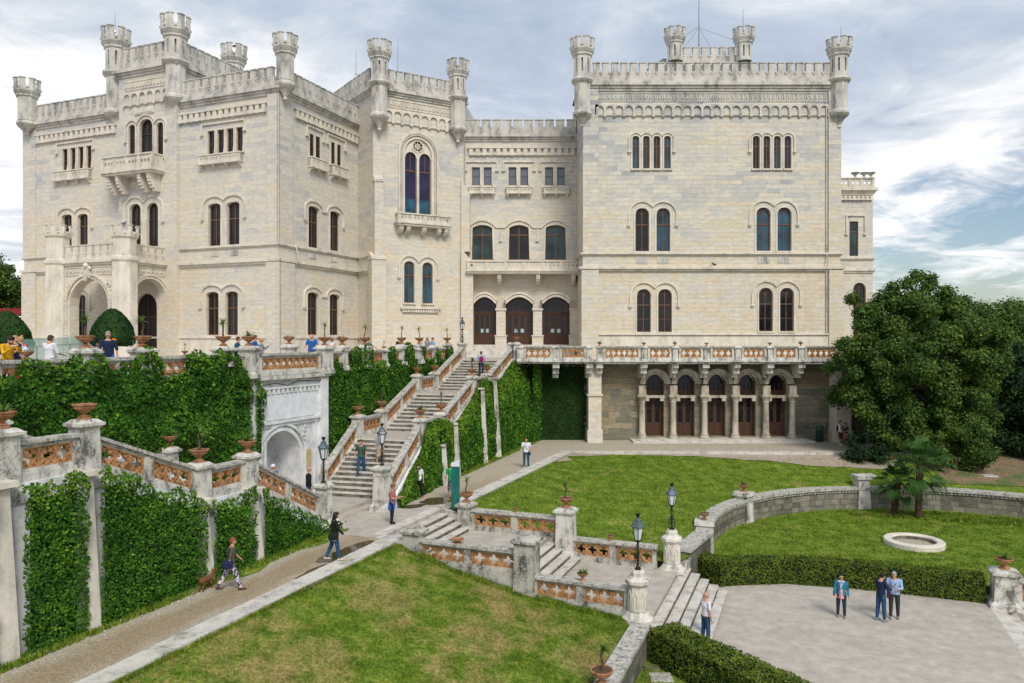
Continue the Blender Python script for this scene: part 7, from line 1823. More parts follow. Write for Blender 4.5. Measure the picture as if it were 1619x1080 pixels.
tree('broadleaf_tree', 'lighter green tree at the right edge, behind the big oak', (tx, ty, tz), crown((tx, ty, -3.4), (5.5, 4, 5.4), 110, .95, 5), ([(tx, ty, tz-.3), (tx, ty, -3)], [.35, .25]), .22, 'oak', 1000)
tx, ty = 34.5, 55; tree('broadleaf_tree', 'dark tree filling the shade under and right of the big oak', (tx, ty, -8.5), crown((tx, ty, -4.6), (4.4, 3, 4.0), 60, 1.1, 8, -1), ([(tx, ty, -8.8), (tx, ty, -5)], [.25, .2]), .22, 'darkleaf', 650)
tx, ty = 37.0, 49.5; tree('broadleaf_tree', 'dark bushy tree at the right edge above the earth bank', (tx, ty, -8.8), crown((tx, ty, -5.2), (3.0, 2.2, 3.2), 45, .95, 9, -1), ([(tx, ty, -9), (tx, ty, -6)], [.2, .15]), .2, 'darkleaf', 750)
tx, ty = 27.6, 46.4; tree('shrub', 'dark rounded shrub behind the taller palm', (tx, ty, z2(tx, ty)), crown((tx, ty, -6.6), (1.7, 1.4, 1.8), 34, .6, 11, -1), ([(tx, ty, -8.8), (tx, ty, -7.4)], [.12, .1]), .13, 'oak', 1500, cat='shrub')
tx, ty = 23.0, 48.3; tree('shrub', 'low dark shrub at the end of the arcade walk, left of the oak trunk', (tx, ty, z2(tx, ty)), crown((tx, ty, -7.2), (1.25, 1.0, 1.2), 22, .5, 12, -1), ([(tx, ty, -8.4), (tx, ty, -7.4)], [.08, .06]), .13, 'darkleaf', 1500, cat='shrub')
tx, ty = 48, 75; tree('broadleaf_tree', 'pale green distant tree top at the right edge of the picture', (tx, ty, -8.6), crown((tx, ty, -3.5), (7, 4, 5.6), 80, 1.2, 15), ([(tx, ty, -9), (tx, ty, -3)], [.4, .3]), .32, 'oak', 420)
tx, ty = -62.5, 88; tree('broadleaf_tree', 'tree top behind the pavilion at the far left edge', (tx, ty, TZ), crown((tx, ty, 6.0), (3.8, 3, 3.9), 46, 1.1, 16), ([(tx, ty, TZ), (tx, ty, 4)], [.3, .2]), .28, 'oak', 700)
tx, ty = 31.0, 50.5; tree('shrub', 'dark undergrowth shrub between the oak and the earth bank', (tx, ty, -8.3), crown((tx, ty, -6.8), (2.2, 1.4, 1.6), 26, .7, 21, -1), ([(tx, ty, -8.6), (tx, ty, -7.6)], [.1, .08]), .17, 'darkleaf', 1100, cat='shrub')
# palms ---------------------------------------------------------------------------------------
def palm(px, py, zc, nf, rl, label, seed):
    random.seed(seed); x, y = G(px, py, -9.85); root = thing('palm_tree', label, 'palm', (x, y, -9.9)); lean = random.uniform(.05, .3)
    m = MB(); n = 14; pts = [(x+lean*(k/n)**1.5, y, -9.95+(zc+9.95)*k/n) for k in range(n+1)]; m.tube(pts, [.17+.03*(k % 2) for k in range(n+1)], 10, False); m.build('trunk', simple('fibrous_palm_bark', (.075, .045, .028), .95, .5, 14, 1, 30), root)
    V_, Fc, Rn = [], [], []; cx_, cy_ = pts[-1][0], pts[-1][1]; st = MB()
    for f in range(nf):
        az = f*2.399+random.uniform(-.3, .3); el = R(75-135*(f/nf)+random.uniform(-8, 8)); l = rl*random.uniform(.5, .8)
        d = Vector((math.cos(az)*math.cos(el), math.sin(az)*math.cos(el), math.sin(el))); tip = Vector((cx_, cy_, zc))+d*l+Vector((0, 0, -.15*l))
        st.tube([(cx_, cy_, zc-.1), tuple(Vector((cx_, cy_, zc))+d*l*.5), tuple(tip)], [.022, .015, .012], 4)
        side = d.cross(Vector((0, 0, 1))).normalized(); upv = side.cross(d).normalized(); r = random.random()
        for k in range(26):
            a = R(-110+220*k/25); dd = (d*math.cos(a)+side*math.sin(a)+upv*(.05+.35*abs(math.sin(a)))).normalized(); ll = rl*.5*(1-.3*abs(a)/2.2)*random.uniform(.75, 1.1); w = .028
            pp = (dd.cross(upv)).normalized(); b = len(V_); p0 = tip; p1 = tip+dd*ll*.6; p2 = p1+dd*ll*.35+Vector((0, 0, -.38*ll)); 
            for q, ww in ((p0, .012), (p1, w), (p2, .006)): V_.append(tuple(q-pp*ww)); V_.append(tuple(q+pp*ww)); Rn += [r*.6+.25*random.random()]*2
            Fc += [(b, b+1, b+3, b+2), (b+2, b+3, b+5, b+4)]
    fastmesh('fronds', np.array(V_), np.array(Fc), MT['palm'], root, Rn); st.build('frond_stalk', MT['palm'], root)
palm(1452, 818, -6.95, 34, 1.75, 'taller fan palm with a full crown in front of the oak', 4)
palm(1414, 814, -7.9, 24, 1.3, 'smaller fan palm left of the taller one', 5)
random.seed(11)
# grass blades --------------------------------------------------------------------------------
def grass(name, label, poly, zf, n, h, mat, w=.012, dens=None):
    xs = [p[0] for p in poly]; ys = [p[1] for p in poly]; X, Y = [], []
    while len(X) < n:
        x = RNG.uniform(min(xs), max(xs), n); y = RNG.uniform(min(ys), max(ys), n)
        for a, b in zip(x, y):
            if inpoly(a, b, poly): X.append(a); Y.append(b)
    X = np.array(X[:n]); Y = np.array(Y[:n]); Z = np.array([zf(a, b) for a, b in zip(X, Y)])
    t = np.array([mnoise.noise(Vector((a*1.1, b*1.1, 4))) for a, b in zip(X, Y)]); hh = h*(1+.7*t)*RNG.uniform(.5, 1.3, n); az = RNG.uniform(0, 2*math.pi, n); ln = RNG.uniform(0, .6, n)*hh
    dx, dy = np.cos(az), np.sin(az); b0 = np.stack([X-dy*w, Y+dx*w, Z-.01], 1); b1 = np.stack([X+dy*w, Y-dx*w, Z-.01], 1); tp = np.stack([X+dx*ln, Y+dy*ln, Z+hh], 1)
    W = np.stack([b0, b1, tp], 1).reshape(-1, 3); return fastmesh(name, W, np.arange(3*n).reshape(-1, 3), MT[mat], None, np.repeat(RNG.uniform(0, 1, n), 3), label=label, cat='grass', kind='stuff')
grass('grass', 'short patchy grass of the front lawn', [AB(-14.2, 10), AB(-5.3, 10), AB(-5.3, 24.5), AB(-14.2, 24.5)], und(z1, .03), 130000, .05, 'blades_dry')
grass('grass', 'longer grass along the foot of the front balustrade', [AB(-14.2, 24.1), AB(-5.6, 24.1), AB(-5.6, 24.62), AB(-14.2, 24.75)], und(z1, .03), 9000, .13, 'blades')
grass('grass', 'grass of the middle lawn', [AB(-14.65, 30.1), AB(-5.2, 30.2), (8.6, 33.4)]+[circ(a, CR+.4) for a in range(160, 70, -10)]+[(24, 48.3), (5, 49.3), AB(-14.65, 47)], und(z2), 70000, .06, 'blades', .02)
grass('grass', 'grass of the round lawn', [(8.4, 32.4), (14.1, 31.7), (18.5, 30.2), (27, 30), (32, 34)]+[circ(a, CR-.5) for a in range(20, 165, 10)], und(z3, .04), 60000, .06, 'blades', .02)
grass('grass', 'weeds along the foot of the creeper wall', [AB(-17.6, 9), AB(-17.0, 9), AB(-16.95, 25), AB(-17.6, 25)], flat(LZ), 9000, .12, 'blades', .02)
grass('grass', 'weeds along the foot of the ivy flank', [(vb(D)+.05, D) for D in (36, 45, 54.3)]+[(vb(D)+.7, D) for D in (54.3, 45, 36)], flat(LZ), 7000, .11, 'blades', .02)
grass('grass', 'rough grass beside the front hedge', [AB(-4.8, 12), AB(-3.3, 15), AB(-3.6, 22), AB(-4.8, 23)], flat(PZ+.012), 9000, .08, 'blades', .015)
grass('grass', 'grass tufts along the edge of the path kerb', [AB(-14.27, 10), AB(-14.12, 10), AB(-14.12, 24.4), AB(-14.27, 24.4)], und(z1, .03), 5000, .09, 'blades', .012)
grass('ground_cover', 'weeds and seedlings at the foot of the curved wall under the palms', [(19, 42.6), (24, 42.2), (28.5, 40.2), (27.5, 38.8), (23, 40.5), (19, 41.6)], und(z3, .04), 9000, .14, 'blades', .03)
# loose stones
m = MB()
for _ in range(260):
    if _ < 170: x, y = AB(-17.15+random.gauss(0, .22), random.uniform(9, 25))
    else: D = random.uniform(36, 54); x, y = vb(D)+.8+random.gauss(0, .2), D
    m.ball((x, y, LZ+.01), random.uniform(.015, .05), 6, 4, (1, random.uniform(.6, 1.3), .6))
o = m.build('loose_stones', MT['cap'], None, 'loose pebbles along the wall foot', 'stones', kind='stuff')
# ================================================================== PEOPLE
SKIN = simple('skin', (.50, .27, .18), .6, .12, 20); SKIN2 = simple('tanned_skin', (.38, .19, .115), .6, .12, 20)
def cloth(name, col, var=.2, rough=.85): return simple(name, col, rough, var, 9, .9, 16)
C = dict(navy=cloth('navy_cloth', (.012, .02, .06)), white=cloth('white_cloth', (.68, .70, .76), .08), blue=cloth('blue_cloth', (.02, .10, .36)), royal=cloth('royal_blue_cloth', (.015, .12, .55)), black=cloth('black_cloth', (.012, .012, .014)), jeans=cloth('blue_denim', (.02, .075, .17), .35), djeans=cloth('dark_denim', (.02, .03, .055), .35), yellow=cloth('mustard_cloth', (.62, .33, .01)), red=cloth('red_cloth', (.45, .02, .02)), grey=cloth('grey_cloth', (.22, .23, .26)), greyblue=cloth('grey_blue_cloth', (.20, .27, .30)), green=cloth('green_cloth', (.02, .30, .09)), olive=cloth('grey_green_cloth', (.055, .10, .075)), taupe=cloth('taupe_cloth', (.10, .085, .065)), pink=cloth('pink_cloth', (.60, .33, .36)), coral=cloth('coral_cloth', (.50, .08, .10)), rose=cloth('dusty_rose_cloth', (.34, .13, .12)), lblue=cloth('light_blue_cloth', (.28, .42, .66)), denimj=cloth('denim_jacket_cloth', (.02, .16, .26), .3), beige=cloth('beige_cloth', (.42, .33, .24)), magenta=cloth('magenta_cloth', (.28, .008, .06)), teal=cloth('teal_cloth', (.01, .08, .15)), charcoal=cloth('charcoal_cloth', (.035, .035, .04), .3), brown=cloth('brown_leather', (.10, .035, .015)), orange=cloth('orange_cloth', (.70, .22, .01)), cream=cloth('cream_cloth', (.6, .52, .40), .1), tan=cloth('tan_leather', (.28, .17, .09)))
HAIR = dict(black=simple('black_hair', (.012, .010, .009), .5, .3, 40), brown=simple('brown_hair', (.055, .028, .014), .55, .3, 40), ginger=simple('ginger_hair', (.20, .07, .025), .6, .3, 40), blonde=simple('blond_hair', (.42, .25, .10), .6, .25, 40), grey=simple('grey_hair', (.30, .29, .28), .6, .25, 40))
def patt(name, c1, c2, scale, thr=.5, kind='noise'):
    m, n, p = new_mat(name)
    if kind == 'noise': v = n.noise(n.pos(), scale, 3, .5, dist=1.2)
    else:
        sp = n.n('ShaderNodeSeparateXYZ'); n.l(n.pos(), sp.inputs[0]); f = lambda a: n.m('GREATER_THAN', n.m('FRACT', n.m('MULTIPLY', a, scale)), .62); v = n.m('MULTIPLY', n.m('ADD', n.m('ADD', f(n.m('ADD', sp.outputs[0], n.m('MULTIPLY', sp.outputs[1], .5))), f(sp.outputs[2])), .02), .5)
    n.l(n.ramp(v, [(thr-.03, c1), (thr+.03, c2)]), p.inputs['Base Color']); p.inputs['Roughness'].default_value = .85; return m
C['floral'] = patt('white_purple_print', (.62, .60, .66), (.06, .03, .14), 11); C['plaid'] = patt('blue_plaid', (.16, .28, .52), (.34, .46, .66), 14, .35, 'plaid'); C['printed'] = patt('pale_printed_cloth', (.34, .36, .40), (.16, .17, .22), 14); C['scarf'] = patt('print_scarf', (.65, .62, .66), (.08, .05, .22), 20); C['camo'] = patt('dark_print_cloth', (.05, .055, .07), (.30, .30, .30), 12, .55)
def remesh(name, mb, mat, parent, vox, smooth=3, label=None):
    me = bpy.data.meshes.new(name+'_src'); me.from_pydata(mb.v, [], mb.f); bm = bmesh.new(); bm.from_mesh(me); bmesh.ops.recalc_face_normals(bm, faces=bm.faces); bm.to_mesh(me); bm.free()
    o = bpy.data.objects.new(name, me); COL.objects.link(o); r = o.modifiers.new('r', 'REMESH'); r.mode = 'VOXEL'; r.voxel_size = vox; r.use_smooth_shade = True
    if smooth: s = o.modifiers.new('s', 'SMOOTH'); s.iterations = smooth; s.factor = .5
    dg = bpy.context.evaluated_depsgraph_get(); dg.update(); ev = bpy.data.meshes.new_from_object(o.evaluated_get(dg), depsgraph=dg); o.modifiers.clear(); o.data = ev; ev.name = name; bpy.data.meshes.remove(me)
    ev.materials.clear(); ev.materials.append(mat); o.parent = parent
    if label: o['label'] = label
    return o
def seg(mb, p0, p1, r0, r1, n=10, flat=1.0, ax=None):
    """tapered limb with rounded ends; flat squashes it front to back"""
    p0, p1 = Vector(p0), Vector(p1); t = (p1-p0); L = t.length; t.normalize()
    a = Vector(ax) if ax else (Vector((1, 0, 0)) if abs(t.x) < .9 else Vector((0, 1, 0))); b = t.cross(a).normalized(); a = b.cross(t).normalized()
    st = [(-r0*.98, .12*r0), (-r0*.72, .70*r0), (-r0*.3, .95*r0), (0, r0)]+[(L*k/4, r0+(r1-r0)*k/4) for k in (1, 2, 3)]+[(L, r1), (L+r1*.3, .95*r1), (L+r1*.72, .70*r1), (L+r1*.98, .12*r1)]
    P = []
    for h, r in st:
        c = p0+t*h
        for k in range(n): q = 2*math.pi*k/n; P.append(tuple(c+a*math.cos(q)*r+b*math.sin(q)*r*flat))
    m = len(st); mb.faces(P, [tuple(range(n))[::-1], tuple(range((m-1)*n, m*n))]+[(i*n+k, i*n+(k+1) % n, (i+1)*n+(k+1) % n, (i+1)*n+k) for i in range(m-1) for k in range(n)], True)
def loft(mb, rings, n=16):
    """rings = (centre, half width, half depth)"""
    P = []
    for c, w, d in rings:
        for k in range(n): q = 2*math.pi*k/n; P.append((c[0]+w*math.cos(q), c[1]+d*math.sin(q), c[2]))
    m = len(rings); mb.faces(P, [tuple(range(n))[::-1], tuple(range((m-1)*n, m*n))]+[(i*n+k, i*n+(k+1) % n, (i+1)*n+(k+1) % n, (i+1)*n+k) for i in range(m-1) for k in range(n)], True)
def person(label, pos, face, H=1.72, top='white', bottom='jeans', hair='brown', hairstyle='short', skin=None, arms=((5, 8, 12, 0), (5, 8, 12, 0)), legs=((3, 2), (-3, 3)), lean=0, head=(5, 0), sleeve='short', shorts=False, shoe='black', female=False, fat=1.0, extra=(), toplen=.0, far=False, skirt=None, sit=False, topname='shirt'):
    """face: degrees clockwise from straight away; arms/legs: (left, right); arm = (forward, sideways, elbow, inward), leg = (hip, knee)"""
    s = H/1.75; skin = skin or SKIN; vox = .016 if far else .0115
    root = thing('person', label, 'person', pos)
    V3 = lambda x, y, z: Vector((x, y, z))
    hipw = .095 if not female else .10; shw = (.195 if not female else .172)*(.5+.5*fat) if fat > 1 else (.195 if not female else .172)
    lj = []
    for side, (hf, kn) in zip((1, -1), legs):
        h, k = R(hf), R(kn); hp = V3(side*hipw, 0, 0); kp = hp+V3(side*.015, math.sin(h)*.43, -math.cos(h)*.43); ap = kp+V3(side*.01, math.sin(h-k)*.415, -math.cos(h-k)*.415); lj.append((hp, kp, ap, h-k))
    low = min(j[2].z for j in lj); base = -low+.085
    for j in lj:
        for q in range(3): j[q].z += base
    hz = base; ln = R(lean)
    def tor(x, y, z):                                     # torso point: z above hips, leaning forward
        return V3(x, y*math.cos(ln)+z*math.sin(ln), hz+z*math.cos(ln)-y*math.sin(ln))
    neck = tor(0, -.01, .53); hy, hp_ = R(head[1]), R(head[0]+lean*.7)
    def hd(x, y, z):                                      # head point
        y2, z2_ = y*math.cos(hp_)+z*math.sin(hp_), z*math.cos(hp_)-y*math.sin(hp_); x3, y3 = x*math.cos(hy)+y2*math.sin(hy), -x*math.sin(hy)+y2*math.cos(hy); return neck+V3(x3, y3+.01, z2_)
    aj = []
    for side, (fw, sd, el, inw) in zip((1, -1), arms):
        f, d = R(fw), R(sd); sp = tor(side*shw, 0, .47); u = V3(side*math.sin(d), math.sin(f)*math.cos(d), -math.cos(f)*math.cos(d)); ep = sp+u*.285
        f2 = f+R(el); v = V3(side*math.sin(d)*.5-side*math.sin(R(inw)), math.sin(f2)*math.cos(R(inw)), -math.cos(f2)*math.cos(R(inw))).normalized(); wp = ep+v*.25; aj.append((sp, ep, wp, v, side))
    S = lambda v: tuple(v*s)
    def cap(mb, a, b, r0, r1, n=10, flat=1, ax=None): seg(mb, S(a), S(b), r0*s, r1*s, n, flat, ax)
    def ring(c, w, d): return (S(c), w*s, d*s)
    f_ = fat
    def torso(mb, g=0, z0=-.06, z1=.55):
        pr = [(-.10, .13, .105), (-.03, .165, .115), (.06, .158, .108), (.16, .142, .100), (.26, .150, .105), (.36, .164, .112), (.44, .158, .102), (.485, .125, .085), (.525, .080, .068), (.55, .055, .052)]
        if female: pr = [(-.10, .13, .11), (-.03, .172, .120), (.06, .158, .108), (.16, .132, .094), (.26, .142, .110), (.36, .150, .118), (.44, .142, .098), (.485, .112, .080), (.525, .072, .062), (.55, .050, .048)]
        rr = []
        for z, w, d in pr:
            if z < z0-1e-6 or z > z1: continue
            k = f_ if z < .4 else (1+f_)/2; rr.append(ring(tor(0, .02*(f_-1)*6 if z < .35 else 0, z), w*k+g, d*(k**1.4)+g))
        if z0 < pr[0][0]: rr = [ring(tor(0, 0, z0), (pr[1][1])*f_+g, (pr[1][2])*f_**1.3+g)]+rr
        loft(mb, rr)
    B = MB(); torso(B)
    for hp2, kp, ap, ang in lj:
        cap(B, hp2, kp, .082*f_, .055); cap(B, kp, ap, .052, .034); mid = kp.lerp(ap, .3); cap(B, mid+V3(0, -.012, .03), mid+V3(0, -.012, -.06), .048, .042)
        cap(B, ap+V3(0, -.03, -.035), ap+V3(0, .13, -.055), .036, .03, flat=.7)
    cap(B, neck+V3(0, -.005, -.03), hd(0, 0, .06), .056, .052)
    # head: skull, face, jaw, nose, ears, brow
    def hball(mb, x, y, z, r, sc=(1, 1, 1)):
        c = hd(x, y, z); b = len(mb.v); mb.ball(S(c), r*s, 14, 10, sc)
    hball(B, 0, -.012, .165, .088, (.86, 1.08, 1.08)); hball(B, 0, .022, .13, .070, (.86, .9, 1.25)); cap(B, hd(0, .035, .075), hd(0, .055, .068), .036, .026)
    cap(B, hd(0, .092, .150), hd(0, .108, .118), .011, .015); 
    for e in (-1, 1): cap(B, hd(e*.078, -.005, .145), hd(e*.081, -.008, .120), .012, .010); cap(B, hd(e*.030, .083, .160), hd(e*.045, .076, .160), .009, .008)
    cap(B, hd(-.02, .088, .092), hd(.02, .088, .092), .008, .008)
    for sp, ep, wp, v, side in aj:
        cap(B, sp, ep, .048*(1+f_)/2, .037); cap(B, ep, wp, .037, .026); cap(B, sp, sp+V3(-side*.05, 0, .01), .05, .055)
        # hand: palm, four fingers and a thumb
        pd = v; up_ = V3(0, 0, 1) if abs(pd.z) < .8 else V3(0, 1, 0); across = pd.cross(up_).normalized()
        if abs(pd.z) >= .8: across = V3(0, 1, 0)-pd*pd.y; across.normalize()
        nrm = pd.cross(across); cap(B, wp+pd*.01, wp+pd*.075, .026, .034, flat=.5, ax=across)
        curl = nrm*(-side) if abs(pd.z) >= .8 else V3(0, 0, -1)
        for q, (o_, l_) in enumerate(((-.030, .058), (-.010, .070), (.011, .066), (.031, .050))):
            p0 = wp+pd*.085+across*(-o_); p1 = p0+(pd*.9+curl*.25).normalized()*l_*.55; p2 = p1+(pd*.6+curl*.8).normalized()*l_*.5; cap(B, p0, p1, .0095, .009, 6); cap(B, p1, p2, .009, .008, 6)
        p0 = wp+pd*.035+across*.030; p1 = p0+(pd*.6+across*.75+curl*.2).normalized()*.035; p2 = p1+(pd*.9+across*.2+curl*.4).normalized()*.03; cap(B, p0, p1, .012, .0105, 6); cap(B, p1, p2, .0105, .009, 6)
    body = remesh('body', B, skin, root, vox, 1)
    # eyes
    m = MB()
    for e in (-1, 1): m.ball(S(hd(e*.031, .082, .147)), .0095*s, 6, 5)
    m.build('eyes', C['black'], body)
    m = MB(); cap(m, hd(-.018, .092, .090), hd(.018, .092, .090), .0045, .0045, 6); m.build('mouth', C['rose'], body)
    # top
    T_ = MB(); torso(T_, .014, -.04-toplen, .52)
    for sp, ep, wp, v, side in aj:
        cap(T_, sp+V3(-side*.07, 0, .012), sp, .060, .056)
        if sleeve == 'short': cap(T_, sp, sp.lerp(ep, .62), .062*(1+f_)/2, .054)
        elif sleeve == 'long': cap(T_, sp, ep, .062*(1+f_)/2, .050); cap(T_, ep, ep.lerp(wp, .93), .049, .036)
        elif sleeve == 'half': cap(T_, sp, ep, .062*(1+f_)/2, .052)
    remesh(topname, T_, C[top], root, vox*1.15, 2)
    # bottom
    if bottom:
        K = MB(); torso(K, .008, -.09, .05)
        for hp2, kp, ap, ang in lj:
            cap(K, hp2, kp, .095*f_, .074 if not shorts else .078)
            if not shorts: cap(K, kp, kp.lerp(ap, .93), .073, .056); cap(K, kp.lerp(ap, .3)+V3(0, -.012, .03), kp.lerp(ap, .3)+V3(0, -.012, -.06), .062, .058)
        cap(K, lj[0][0]+V3(0, 0, -.01), lj[1][0]+V3(0, 0, -.01), .09, .09)
        remesh('shorts' if shorts else 'trousers', K, C[bottom], root, vox*1.15, 2)
    if skirt:
        K = MB(); zb = -skirt[1]; loft(K, [ring(tor(0, -.01, zb), .215, .17), ring(tor(0, -.005, zb*.6), .195, .155), ring(tor(0, 0, -.02), .182, .135), ring(tor(0, 0, .08), .165, .12)]); remesh('skirt', K, C[skirt[0]], root, vox*1.2, 2)
    SH = MB()
    for hp2, kp, ap, ang in lj:
        pit = .035 if ang < R(-12) else 0; a0 = ap+V3(0, -.045, -.045+pit*.8); a1 = ap+V3(0, .15, -.058-(.01 if pit else 0)); cap(SH, a0, a1, .042, .034, flat=.75); cap(SH, ap+V3(0, -.02, -.01), ap+V3(0, 0, -.04), .042, .044)
    remesh('shoes', SH, C[shoe], root, vox*1.1, 1)
    # hair
    if hairstyle != 'bald':
        Hh = MB(); hball(Hh, 0, -.030, .178, .092, (.92, 1.05, 1.02)); hball(Hh, 0, -.045, .135, .078, (1.0, .85, 1.05)); hball(Hh, 0, .022, .228, .058, (1.15, 1.1, .62))
        if hairstyle in ('long', 'ponytail', 'bob'):
            for e in (-1, 1): cap(Hh, hd(e*.07, -.02, .16), hd(e*.075, -.02, .06 if hairstyle != 'long' else .02), .034, .03)
        if hairstyle == 'long': cap(Hh, hd(0, -.07, .14), tor(0, -.115, .33), .075, .05, flat=.55); 
        if hairstyle == 'ponytail': cap(Hh, hd(0, -.10, .17), tor(0, -.13, .42), .035, .022)
        if hairstyle == 'bun': hball(Hh, 0, -.08, .26, .045)
        if hairstyle == 'curly': [hball(Hh, .07*math.cos(q), -.02+.07*math.sin(q), .20+.02*math.sin(q*3), .042) for q in range(7)]
        remesh('hair', Hh, HAIR[hair], root, vox*.95, 1)
    for ex in extra:
        X = MB(); nm, mt = ex[0], ex[1]
        if nm == 'backpack': loft(X, [ring(tor(0, -.19, .05), .11, .05), ring(tor(0, -.21, .10), .145, .085), ring(tor(0, -.20, .33), .14, .08), ring(tor(0, -.18, .45), .09, .05)]); [cap(X, tor(e*.10, .10, .30), tor(e*.10, -.10, .50), .016, .016) for e in (-1, 1)]; [cap(X, tor(e*.10, .125, .36), tor(e*.12, .11, .16), .016, .016) for e in (-1, 1)]
        elif nm == 'shoulder_bag':
            e = ex[2]; c = tor(e*.22, -.10, .02); loft(X, [ring(c+V3(0, 0, -.15), .09, .16), ring(c, .10, .19), ring(c+V3(0, 0, .10), .05, .16)]); cap(X, c+V3(0, .05, .08), tor(e*.15, .06, .49), .014, .014); cap(X, tor(e*.15, -.07, .49), c+V3(0, -.05, .08), .014, .014)
        elif nm == 'crossbody_bag':
            e = ex[2]; c = tor(e*.20, .04, -.10); loft(X, [ring(c+V3(0, 0, -.09), .05, .09), ring(c, .055, .11), ring(c+V3(0, 0, .08), .04, .09)])
            q = [tor(e*.19, .07, .0), tor(e*.10, .135, .18), tor(-e*.04, .135, .36), tor(-e*.13, .03, .51)]; [cap(X, a, b, .013, .013, 6) for a, b in zip(q, q[1:])]; q = [tor(e*.19, -.06, .0), tor(e*.08, -.13, .2), tor(-e*.13, .03, .51)]; [cap(X, a, b, .013, .013, 6) for a, b in zip(q, q[1:])]
        elif nm in ('cap', 'hat'): hball(X, 0, -.012, .205, .098, (.92, 1.08, .78)); cap(X, hd(-.045, .10, .195), hd(.045, .10, .195), .045, .045, flat=.22) 
        elif nm == 'camera' or nm == 'phone':
            a = aj[0 if ex[2] > 0 else 1]; c = a[2]+a[3]*.12; sz = .045 if nm == 'camera' else .03; cap(X, c+V3(-sz, .0, .02), c+V3(sz, .0, .02), .03, .03, flat=.6)
        elif nm == 'tied_jumper': [cap(X, tor(e*.13, .11, .05), tor(e*.19, .0, .04), .03, .035) for e in (-1, 1)]; loft(X, [ring(tor(0, -.03, -.34), .20, .13), ring(tor(0, -.02, -.15), .205, .15), ring(tor(0, 0, .04), .185, .135), ring(tor(0, 0, .08), .15, .11)])
        elif nm == 'scarf': cap(X, tor(-.09, .05, .50), tor(.09, .05, .50), .04, .04); cap(X, tor(.03, .125, .44), tor(-.02, .14, .22), .035, .028); cap(X, tor(-.04, .125, .44), tor(.03, .14, .26), .035, .025); cap(X, tor(-.08, -.05, .51), tor(.08, -.05, .51), .04, .04)
        elif nm == 'front_panel': loft(X, [ring(tor(0, .055, -.16), .12, .115*f_), ring(tor(0, .05, .1), .10, .115*f_), ring(tor(0, .045, .44), .055, .085)])
        elif nm == 'shoulder_patch': cap(X, tor(-.20, -.0, .50), tor(-.14, .03, .53), .05, .035)
        elif nm == 'sunglasses': cap(X, hd(-.045, .088, .148), hd(.045, .088, .148), .012, .012, 6)
        elif nm == 'belt': loft(X, [ring(tor(0, 0, -.01), .185*f_, .14*f_), ring(tor(0, 0, .03), .182*f_, .138*f_)])
        elif nm == 'beard': cap(X, hd(-.03, .055, .072), hd(.03, .055, .072), .034, .034)
        elif nm == 'shirt_tail': loft(X, [ring(tor(0, 0, -.20), .19, .14), ring(tor(0, 0, -.02), .182, .13)])
        remesh(nm, X, HAIR['brown'] if nm == 'beard' else C[mt], root, vox*.95, 1)
    root.rotation_euler = (0, 0, -R(face)); return root
def onG(px, py, z): return (*G(px, py, z), z)
def onT(px, D, z=TZ): return (*atD(px, D), z)
def tD(px, back): b = Bof(px, -22.2-back); return -.371*(-22.2-back)+.9286*b
S0_ = (5, 8, 12, 0)
# on the upper terrace, from the left
person('man in a mustard jacket at the left edge, bent over something in his hands', onT(11, tD(11, .7)), 120, 1.74, 'yellow', 'black', 'black', 'curly', arms=((35, 10, 95, 35), (40, 10, 100, 35)), lean=14, head=(28, 0), sleeve='long', extra=(('camera', 'white', 1), ('beard', 'black')))
person('blond visitor half hidden behind the man in mustard', onT(24, tD(24, 1.9)), 100, 1.72, 'navy', 'red', 'blonde', 'short', female=True, arms=((35, 8, 90, 20), S0_))
person('blond woman in a red top and jeans with a white backpack at the left', onT(33, tD(33, 3.5)), 300, 1.70, 'red', 'jeans', 'blonde', 'bun', female=True, arms=((25, 10, 95, 20), (30, 10, 90, 20)), extra=(('backpack', 'white'),))
person('man in a white polo shirt seen from behind at the terrace rail', onT(78, tD(78, .9)), 15, 1.74, 'white', 'grey', 'brown', 'short', fat=1.08, arms=((15, 12, 60, 10), (15, 12, 60, 10)), head=(22, 0), sleeve='half')
person('man with sunglasses, navy football shirt and bright blue shorts', onT(171, tD(171, .8)), 160, 1.88, 'navy', 'royal', 'grey', 'short', shorts=True, sleeve='half', arms=((20, 10, 100, 5), (0, 12, 14, 0)), head=(8, -20), extra=(('shoulder_patch', 'orange'), ('sunglasses', 'black'), ('phone', 'black', 1)))
person('dark haired visitor partly hidden by the urn before the doorway', onT(219, 33, TZ), 200, 1.45, 'teal', 'black', 'brown', 'short', arms=((30, 10, 80, 20), S0_))
person('person in a blue patterned jacket leaning behind the urn, facing away', onT(372, 35, TZ), 60, 1.72, 'teal', 'black', 'brown', 'short', sleeve='long', lean=12, arms=((30, 10, 60, 10), (30, 10, 60, 10)), far=True)
person('man in dark blue with black backpack, over the gateway beside the woman in grey', onT(403, 34.6, TZ), 60, 1.78, 'blue', 'black', 'black', 'short', sleeve='half', arms=((25, 10, 60, 10), (5, 8, 12, 0)), extra=(('backpack', 'black'),), far=True)
person('fair haired woman in grey pointing, beside the man in dark blue', onT(413, 34.0, TZ), 70, 1.64, 'grey', 'black', 'blonde', 'short', female=True, sleeve='long', arms=((5, 8, 12, 0), (40, 15, 90, 0)), far=True)
person('bald man in a blue T-shirt behind the urn above the gateway', onT(493, 38.2, TZ), 185, 1.84, 'blue', 'grey', 'brown', 'bald', fat=1.1, arms=((10, 18, 70, 20), (10, 18, 70, 20)), far=True)
person('woman in a sleeveless white top with reddish hair, facing away', onT(525, 42.5, TZ), 30, 1.66, 'white', 'navy', 'ginger', 'bob', female=True, sleeve='none', arms=((10, 10, 90, 10), (10, 10, 90, 10)), far=True)
